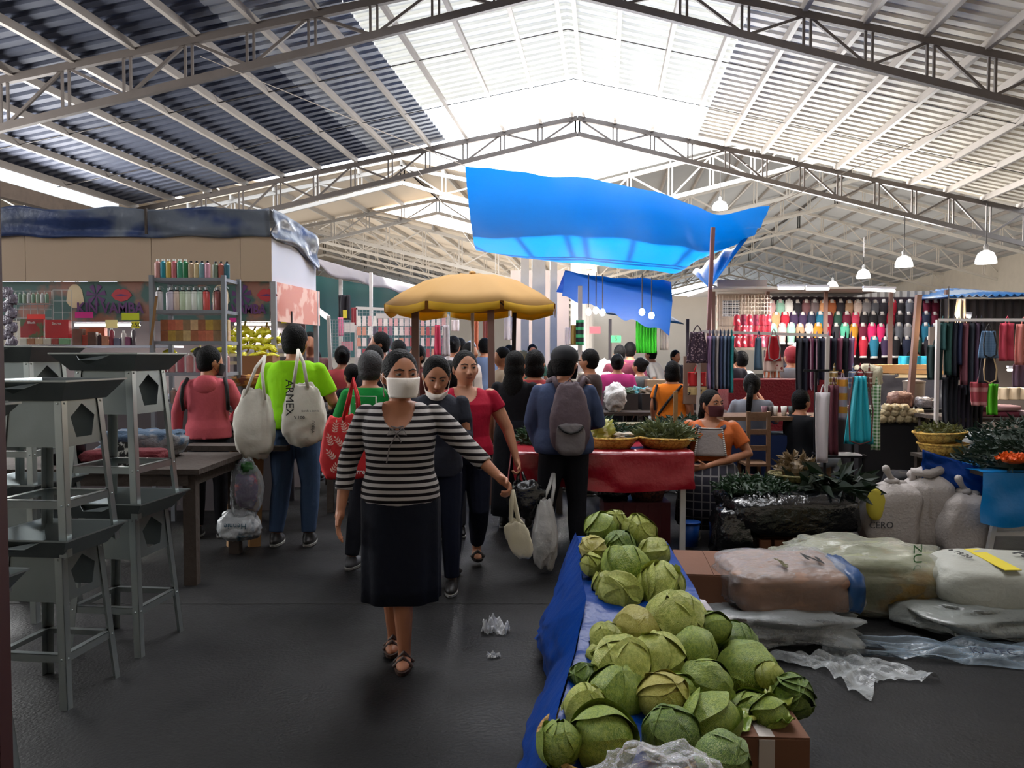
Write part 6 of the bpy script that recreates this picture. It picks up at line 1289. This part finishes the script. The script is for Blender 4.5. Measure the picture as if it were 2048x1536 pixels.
rows=[(1543,1905,618,[0,1,2,3,4,5,6,7,8,9,10,11,12,8,13,3,12,8,18,18,19,11]),(1552,1905,642,[6,13,16,16,15,17,18,19,18,14,3,3,8,13,3,8,20,15,18,19,17]),(1546,1905,665,[1,0,1,9,10,21,13,8,22,21,18,20,20,11,12,11,15,17,15,10,0]),(1640,1900,692,[12,15,15,13,13,17,16,3,15,19,8,15,11])]
for r,(p0,p1,py,ks) in enumerate(rows):
    n=len(ks)
    for i,k in enumerate(ks):
        nm=cl2[k][1]; o=bpy.data.objects.new('tank_top',tms[nm]); COL.objects.link(o); o.location=P(p0+(p1-p0)*i/(n-1),py,WY-.05*r)+V(0,0,0); s_=.93+.1*((i*7)%3)/3; o.scale=(s_*1.0,s_,s_*.92)
        q=bpy.data.objects.new('bust_form',bbm); COL.objects.link(q); q.parent=o; q=bpy.data.objects.new('bust_hem',hem_m); COL.objects.link(q); q.parent=o
        rank=i if i<n/2 else n-1-i; tag(o,nm+' tank top on a white bust, '+ORD[rank]+' from '+('left' if i<n/2 else 'right')+' in the '+('top','second','third','bottom')[r]+' display row','top','tank tops displayed on the clothes wall')
# grid wall with red clothes left of it
gwl=mat('beige grid backing',(196,176,160),.8,var=.08)
b=tag(MB().box((0,0,0),(P(1540,0,12.6).x-P(1440,0,12.6).x,.04,1.1)).build('board',gwl),'beige board behind the wire grids left of the tank tops','board'); b.location=(P(1490,0,12.6).x,12.6,P(0,630,12.6).z)
wire_grid('large wire grid hung with red garments left of the tank tops',1438,590,1542,700,12.0,16,14,(200,186,176)); wire_grid('dark wire grid with black backing above the red garments',1446,602,1478,632,11.9,8,7,(210,210,214)); tag(MB().box((0,0,0),(.26,.02,.24)).build('backing_sheet',mat('black panel',(30,30,40),.7)),'black panel behind the small wire grid','panel').location=P(1462,617,12.2)
random.seed(31)
rc=[((176,40,60),'red floral'),((150,24,44),'dark red'),((206,60,90),'rose red'),((120,30,60),'maroon'),((200,90,110),'pink floral')]
for r in range(3):
    for i in range(6):
        k=random.randrange(5); px=1474+i*12.5; py=640+r*22; drape('small_garment',rc[k][1]+' small garment, '+ORD[i]+' from left in '+('top','middle','lower')[r]+' row on the wire grid',px-7,px+7,py-11,py+11,11.85-.03*r,mat('sg '+rc[k][1],rc[k][0],.8,col2=(220,170,180) if 'floral' in rc[k][1] else (rc[k][0][0]*.7,20,40),pat='voro',ps=14,thr=.3),cat='garment',folds=1,amp=.015,group='red garments on the wire grid',taper=-.3)
# red counter + meal table
rc_=thing('counter','long counter covered in dark red plastic in front of the clothes wall','counter',(P(1560,0,10).x,10.0,0)); MB().box((0,0,.62),(P(1665,0,10).x-P(1452,0,10).x,.5,1.24)).build('counter_body',mat('red counter plastic',(120,20,34),.35,var=.25,vs=4,bump=.4),rc_)
mt=mtable('wooden meal table with white cups behind the seated vendor',P(1560,0,8.3).x,8.45,1.15,.6,P(0,833,8.2).z,m=wd); MB().box((0,.02,.40),(1.1,.5,.62)).build('blue_skirt',mat('dark blue cloth skirt',(18,40,86),.8),mt)
for i,(px,c) in enumerate(((1562,(220,216,212)),(1580,(216,212,206)),(1540,(120,80,90)),(1595,(80,90,90)),(1605,(60,80,70)),(1552,(70,60,60)))):
    o=MB().lathe((0,0,0),[(.022,0),(.032,.10)],14,cap1=False).build('cup',mat('cup %d'%i,c,.4,var=0),None,True,sol=.002); o.location=(P(px,0,8.25).x,8.28,P(0,833,8.2).z); tag(o,('left white','right white','plum','grey','dark green','brown')[i]+' cup on the wooden meal table','cup')
ch=thing('wooden_chair','ladder back wooden chair at the meal table','chair',(P(1508,0,8.2).x,8.05,0))
hb_=P(0,822,8).z
for x in (-.1,.1):
    MB().box((x,-.15,hb_/2),(.035,.035,hb_)).build('leg',wd,ch); MB().box((x,.15,.22),(.035,.035,.44)).build('leg',wd,ch)
for z in (hb_-.03,hb_-.2,hb_-.36): MB().box((0,-.15,z),(.2,.02,.05)).build('back_slat',wd,ch)
MB().box((0,0,.45),(.24,.34,.025)).build('seat',wd,ch); MB().box((0,-.15,.2),(.2,.02,.03)).build('rung',wd,ch)
# garments racks
bar=thing('garment_rack','white pipe garment rack hung with aprons in front of the clothes wall','rack',(0,0,0)); b0=P(1398,663,8.6); b1=P(1655,671,8.2)
MB().bar(b0,b1,.03).build('rail',wpole,bar)
for q in (b0,b1): MB().bar(q,V(q.x,q.y,0),.035).build('upright',wpole,bar)
def garment(label,px0,px1,py0,py1,Y,m,folds=2,amp=.02,taper=-.35,group=None,name='apron',cat='apron',trim=None,waist=0):
    o=drape(name,label,px0,px1,py0,py1,Y,m,cat=cat,folds=folds,amp=amp,taper=taper,group=group,waist=waist); a=P(px0,py0,Y); W=P(px1,0,Y).x-a.x; Hh=P(0,py0,Y).z-P(0,py1,Y).z
    MB().tube([(-W*.22,0,Hh),(-W*.1,0,Hh+.05),(0,0,Hh+.07),(W*.1,0,Hh+.05),(W*.22,0,Hh)],.006,6).build('neck_strap',trim or m,o)
    if trim: MB().tube([(-W*.30,-.012,Hh*.98),(-W*.48,-.03,Hh*.5),(-W*.42,-.03,.03),(0,-.03,-.0),(W*.42,-.03,.03),(W*.48,-.03,Hh*.5),(W*.30,-.012,Hh*.98)],.007,6).build('trim_piping',trim,o)
    return o
flo=mat('small floral cotton',(70,52,70),.85,col2=(176,150,160),pat='voro',ps=42,thr=.34)
garment('dark floral print apron at the left end of the garment rack',1373,1416,664,726,8.5,flo,amp=.015,trim=mat('dark maroon trim',(50,30,44),.8))
tag(MB().box((0,0,0),(.30,.03,.52)).build('tan_fabric',mat('tan fabric panel',(150,126,112),.8)),'tan fabric panel below the floral print apron','panel').location=P(1394,760,8.75)
garment('red printed bag with round handle under the floral apron',1376,1412,744,772,8.6,mat('red print cloth',(190,36,40),.8,col2=(220,180,160),pat='voro',ps=20,thr=.2),name='hanging_bag',cat='bag',taper=0); drape('beaded_cloth','cream cloth with dark dots below the red printed bag',1376,1416,775,790,8.6,mat('cream dots',(196,170,120),.8,col2=(50,40,40),pat='voro',ps=18,thr=.22),folds=2,amp=.01)
hang=[((132,100,134),'lilac'),((70,76,100),'slate blue'),((150,140,140),'silver grey'),((50,60,92),'navy'),((84,100,124),'steel blue'),((40,56,80),'dark blue'),((30,120,124),'teal')]
for i,(c,n) in enumerate(hang): garment(n+' apron hanging sideways, '+ORD[i]+' from left on the rack',1414+i*7.2,1423+i*7.6,672,778 if i<6 else 786,8.5-.02*i,mat('side '+n,c,.85,var=.2),folds=1,amp=.035,taper=.25,group='sideways aprons on the left of the rack')
garment('red apron with grey trim hanging on the middle of the rack',1531,1563,672,722,8.1,mat('red apron',(186,24,38),.8),trim=mat('grey trim',(150,140,140),.8),amp=.01); garment('pale apron below the red one with printed fruit',1527,1568,715,743,8.12,mat('pale apron print',(220,190,180),.8,col2=(160,60,60),pat='voro',ps=14,thr=.2),taper=-.1); garment('orange and white striped apron at the bottom of the middle stack',1528,1562,738,756,8.14,mat('orange stripes',(200,100,60),.8,col2=(226,220,214),pat='x',ps=30),taper=-.1)
garment('blue grey apron left of the red apron on the rack',1508,1526,675,740,8.3,mat('blue grey apron',(70,96,116),.85),folds=1)
hang2=[((20,20,30),'black'),((30,30,46),'ink blue'),((90,26,60),'wine'),((24,24,36),'white edged black'),((40,40,60),'midnight blue'),((70,24,52),'burgundy'),((28,30,44),'dark navy'),((120,60,80),'mauve'),((16,18,28),'jet black'),((130,96,130),'violet')]
for i,(c,n) in enumerate(hang2): garment(n+' garment hanging sideways, '+ORD[i]+' from left at the right end of the rack',1592+i*11.5,1605+i*11.5,676,(790,800,780,770,760,765,760,750,770,745)[i],8.35-.02*i,mat('side2 '+n,c,.85,var=.2),folds=1,amp=.04,taper=.2,trim=mat('pink white edge',(190,150,170),.8) if i in (2,3,5) else None,group='sideways dark garments on the rack')
# lower apron stand with turquoise apron
ast=thing('apron_stand','black iron stand hung with aprons at the right of the aisle','stand',(P(1700,0,7.4).x,7.5,0)); iron=mat('black iron',(24,24,28),.5,.4)
zt2=P(0,742,7.4).z
for x in (-.18,.18):
    for y in (-.12,.12): MB().bar((x,y,0),(x,y,zt2 if y>0 else .62),.022).build('leg',iron,ast)
MB().bar((-.30,.12,zt2),(.34,.12,zt2),.022).build('rail',iron,ast); MB().bar((-.18,-.12,.35),(.18,-.12,.35),.02).bar((-.18,.12,.35),(.18,.12,.35),.02).build('crossbar',iron,ast); MB().box((0,0,.60),(.40,.30,.02)).build('shelf',iron,ast)
garment('big shiny turquoise apron hanging on the iron stand',1688,1750,752,888,7.25,mat('turquoise vinyl',(40,172,190),.4,var=.08,bump=.2,bs=5),folds=3,amp=.025,taper=-.62,trim=mat('brown trim',(90,50,50),.8))
garment('green and white gingham apron right of the turquoise one',1742,1762,770,900,7.45,mat('green gingham',(60,120,50),.8,col2=(226,232,214),pat='check',ps=32),folds=1,amp=.015,taper=0)
garment('white long cloth hanging on the left of the iron stand',1630,1660,785,925,7.3,mat('white vinyl cloth',(204,196,200),.6,var=.05),folds=1,amp=.02,taper=.2,name='hanging_cloth',cat='cloth'); garment('maroon apron behind the white long cloth',1655,1678,770,910,7.4,mat('maroon cloth',(84,30,42),.8),folds=2,taper=0); garment('mustard and orange striped apron left of the turquoise apron',1674,1696,755,840,7.42,mat('mustard stripes',(196,130,40),.8,col2=(170,150,160),pat='z',ps=8),folds=1,taper=0)
for i,(c,n,a) in enumerate((((150,36,50),'red',1720),((140,110,60),'olive gold',1668),((110,120,150),'grey blue',1706),((120,70,60),'brown',1738))): garment(n+' folded apron top on the iron stand rail',a-8,a+8,742,778,7.46,mat('fold '+n,c,.8,col2=(200,190,180),pat='z',ps=20,thr=.25),folds=1,taper=0)
goods('cream_bundle','cream cloth bundle on the iron stand right side','cloth',mat('cream bundle',(206,196,170),.85,bump=.4),(P(1752,0,7.62).x,7.66,P(0,780,7.8).z),(.12,.08,.12),61,amp=.15)
# counter with peeled produce, pots
cb2=thing('counter','dark counter with grey tarp front at the right','counter',(P(1820,0,9.4).x,9.8,0)); MB().box((0,0,.45),(P(1930,0,9.4).x-P(1745,0,9.4).x,.9,.90)).build('counter_body',mat('very dark wood',(26,24,28),.8),cb2)
tpg=thing('tarpaulin','dark grey tarp stretched behind the peeled produce','tarpaulin',(0,0,0)); A_=P(1758,742,10.5);B_=P(1885,745,10.5)
MB().grid(lambda u,v:A_.lerp(B_,u)+V(0,.03*noise.noise(V(u*5,v*4,1)),-v*.62),24,10).build('sheet',mat('dark grey tarp',(62,62,72),.4,var=.2,bump=.5,bs=6),tpg,True,sol=.004); MB().bar(A_,B_,.05).build('top_rail',wdl,tpg)
bd=thing('goods_shelf','wooden shelf edge with folded cream paper behind the grey tarp','shelf',(0,0,0)); MB().box(tuple(A_.lerp(B_,.5)+V(0,.25,.06)),(B_.x-A_.x,.5,.06)).build('board',wdl,bd); MB().box(tuple(A_.lerp(B_,.5)+V(0,.0,-.03)),((B_.x-A_.x)*.96,.02,.10)).build('paper_edge',mat('cream paper',(206,186,150),.8),bd)
drape('turquoise_cloth','turquoise cloth over the counter under the tank tops',1797,1880,712,738,11.4,mat('turquoise cloth',(30,150,180),.7),folds=4,amp=.02)
random.seed(8)
k=0
for r,(py,n,x0) in enumerate(((838,6,1764),(826,5,1770),(816,3,1774))):
    for i in range(n):
        p=P(x0+i*17,py,9.35); o=MB().blob((0,0,0),(.055,.05,.05),None,pw=.8,amp=.12,seed=k).build('produce_bag',mat('pale produce bag',(178,160,124),.45,var=.2,vs=10,bump=.3),None,True); o.location=p; tag(o,'small pale bag of produce, '+ORD[i]+' from left in the '+('bottom','middle','top')[r]+' layer on the dark counter','bag','bags of pale produce on the dark counter'); k+=1
goods('brown_bundle','brown wrapped bundle beside the pale produce bags','bundle',mat('brown wrap',(120,84,72),.6,bump=.4),(P(1818,0,9.5).x,9.55,.90),(.13,.10,.10),62,amp=.15)
goods('clear_bag','grey translucent bag at the right end of the dark counter','bag',mat('grey bag',(130,126,130),.3,bump=.6),(P(1862,0,9.5).x,9.5,.90),(.10,.08,.07),63,amp=.15)
pot=thing('steel_pot','tall dull steel pot behind the produce bags','pot',(P(1842,0,10).x,10.0,.90)); MB().lathe((0,0,0),[(.12,0),(.13,.30)],20).build('pot_body',mat('dull steel',(112,100,92),.5,.4),pot,True,50); MB().lathe((0,0,.30),[(.135,0),(.135,.015),(.02,.04)],20).build('lid',_M['dull steel'],pot,True,50)
post('wooden_pole','slanted brown wooden post in front of the tank top wall',1824,9.6,590,.06,br_,dx=24)
goods('dark_sack','round dark sack on the floor under the dark counter','sack',mat('dark sack',(30,28,32),.8),(P(1815,0,8.7).x,8.7,0),(.16,.15,.14),64)
# right rack
rr=thing('garment_rack','garment rack of dark clothes at the far right','rack',(0,0,0)); b0=P(1876,640,8.4); b1=P(2080,640,8.0); MB().bar(b0,b1,.03).build('rail',wpole,rr)
for q in (b0,b1): MB().bar(q,V(q.x,q.y,0),.035).build('upright',wpole,rr)
h3=[((50,90,90),'grey green',1884,700),((24,60,54),'dark green',1896,750),((20,24,38),'black',1906,752),((24,30,60),'navy',1916,730),((110,60,70),'floral wine',1928,770),((30,34,44),'charcoal',1940,790),((60,40,60),'aubergine',1950,800),((26,26,36),'inky',1960,790)]
for i,(c,n,px,yb) in enumerate(h3): garment(n+' garment hanging sideways, '+ORD[i]+' from left on the far right rack',px-7,px+9,646,yb,8.4-.02*i,mat('side3 '+n,c,.85,var=.25,vs=16),folds=1,amp=.04,taper=.15,group='dark garments on the far right rack')
garment('light blue checked apron with black piping',1956,1998,662,716,7.9,mat('blue check',(96,128,164),.85,col2=(120,150,184),pat='check',ps=60),trim=mat('black trim',(20,18,20),.6),amp=.012); garment('dark grey apron with pale piping below the blue one',1956,1998,712,766,7.95,mat('dark grey apron',(50,46,56),.85),trim=mat('tan piping',(190,160,120),.8),amp=.012)
garment('pink and white striped towel below the dark grey apron',1940,1978,764,812,8.0,mat('pink stripes',(170,70,80),.85,col2=(206,140,140),pat='z',ps=7,thr=.3),folds=2,taper=.2,name='towel',cat='towel'); garment('bright green garment behind the striped towel',1974,1996,768,830,8.1,mat('bright green cloth',(90,190,30),.8),folds=2,taper=0)
garment('coral red blouse hanging at the far right',1998,2030,646,722,8.3,mat('coral blouse',(206,70,90),.8,var=.15),folds=2,taper=-.1,name='blouse',cat='blouse'); garment('salmon pink blouse cut by the right picture edge',2030,2062,648,730,8.35,mat('salmon blouse',(222,140,130),.8,var=.15),folds=2,taper=-.1,name='blouse',cat='blouse')
garment('lilac grey garment under the salmon blouse',2026,2050,728,775,8.4,mat('lilac grey',(116,90,110),.8),folds=2,taper=0)
for i,(px,py0,py1,c,n) in enumerate(((1908,645,760,(30,34,50),'blue black'),(1870,690,760,(40,60,60),'dusky green'),(1900,755,850,(34,36,44),'dark grey'),(1925,770,860,(44,36,50),'dark plum'),(1950,805,865,(36,34,40),'smoky'))): garment(n+' long skirt hanging low on the far right rack',px-16,px+16,py0,py1,8.5,mat('low '+n,c,.85,var=.25),folds=3,amp=.03,taper=.1,name='long_skirt',cat='skirt')
mtable('table of folded pink garments at the right edge',P(2010,0,8.8).x,8.9,1.3,.8,P(0,835,8.6).z)
for i in range(5):
    o=MB().blob((0,0,.03),(.17,.13,.035),None,pw=.5,amp=.08,seed=i).build('folded_garment',mat('folded %d'%i,[(150,90,104),(110,40,60),(140,110,120),(90,30,50),(170,130,130)][i],.85,var=.2),None,True); o.location=(P(1985,0,8.6).x+(i%3)*.28,8.75,P(0,835,8.6).z+(i//3)*.065); tag(o,('dusty pink','wine','greyish pink','burgundy','pale rose')[i]+' folded garment on the table at the right edge','garment')
drape('cream_cloth','cream lit cloth on the shelf behind the right garments',1996,2060,775,800,10.4,mat('cream lit cloth',(206,186,160),.8),folds=3,amp=.02)
drape('white_tank','white tank top hanging from the blue roof corner',1909,1935,598,650,9.6,mat('off white knit',(196,184,172),.8),cat='top',folds=2,taper=-.4)
# blue roof at right
br2=thing('stall_roof','pale blue sheet roof with corrugated edge at the far right','roof',(0,0,0)); q0=P(1905,592,11); q1=P(2120,588,11)
b=MB(); b.grid(lambda u,v:q0.lerp(q1,u)+V(.5*v,2.4*v,.10*v+.18*v*math.sin(u*3))+V(0,0,.02*math.sin(u*90)),60,8); b.build('roof_sheet',mat('pale blue sheet',(70,140,210),.5,col2=(196,210,226),pat='noise',ps=1.2,thr=.5,trans=.3),br2,True,sol=.01)
corr(q0.x,q1.x,11.3,1.9,q0.z-.02,'wall_sheet',mat('dark corrugated',(50,46,50),.6,.2),br2); MB().box(((q0.x+q1.x)/2,11.6,1.2),(q1.x-q0.x,.04,1.5)).build('back_board',mat('grey taupe board',(110,98,92),.8),br2)
point('stall_bulb_glow',P(1896,657,9.5),18,(1,.72,.4),.04); t=thing('light_bulb','small glowing orange bulb among the right garments','light bulb',P(1896,657,9.55)); MB().ell((0,0,0),(.03,.03,.04),10,8).build('bulb',mat('orange lit bulb',(255,200,120),.5,var=0,emis=20),t,True); MB().tube([(0,0,.04),(0,0,.5)],.006,6).build('cord',rm,t)
# high pendant lamps
for i,(px,py,Y,s_) in enumerate(((1972,512,17,1),(1808,521,20,1),(1727,546,25,1),(1665,568,31,1),(1440,409,26,1.2))):
    p=P(px,py,Y); t=thing('pendant_lamp','white dome pendant lamp, '+('nearest and rightmost of four in a row','second from right in the row of four','third from right in the row of four','farthest and smallest in the row of four','hanging above the right corner of the big blue tarp')[i],'lamp',p,group='dome lamps under the far roof'); MB().lathe((0,0,-.06),[(.21*s_,-.10),(.20*s_,0),(.15*s_,.12),(.05,.18)],18,cap0=False).build('lamp_shade',mat('lit white shade',(250,248,244),.5,var=0,emis=1.5),t,True,sol=.004); MB().lathe((0,0,.10),[(.05,0),(.05,.12),(.02,.16)],12).build('neck',mat('lamp neck',(150,146,142),.5),t,True); MB().tube([(0,0,.2),(0,0,1.1)],.012,6).build('cord',rm,t)
for o in SC.objects:
    if '_s' in o.keys(): del o['_s']

bpy.data.scenes.remove(TMP)
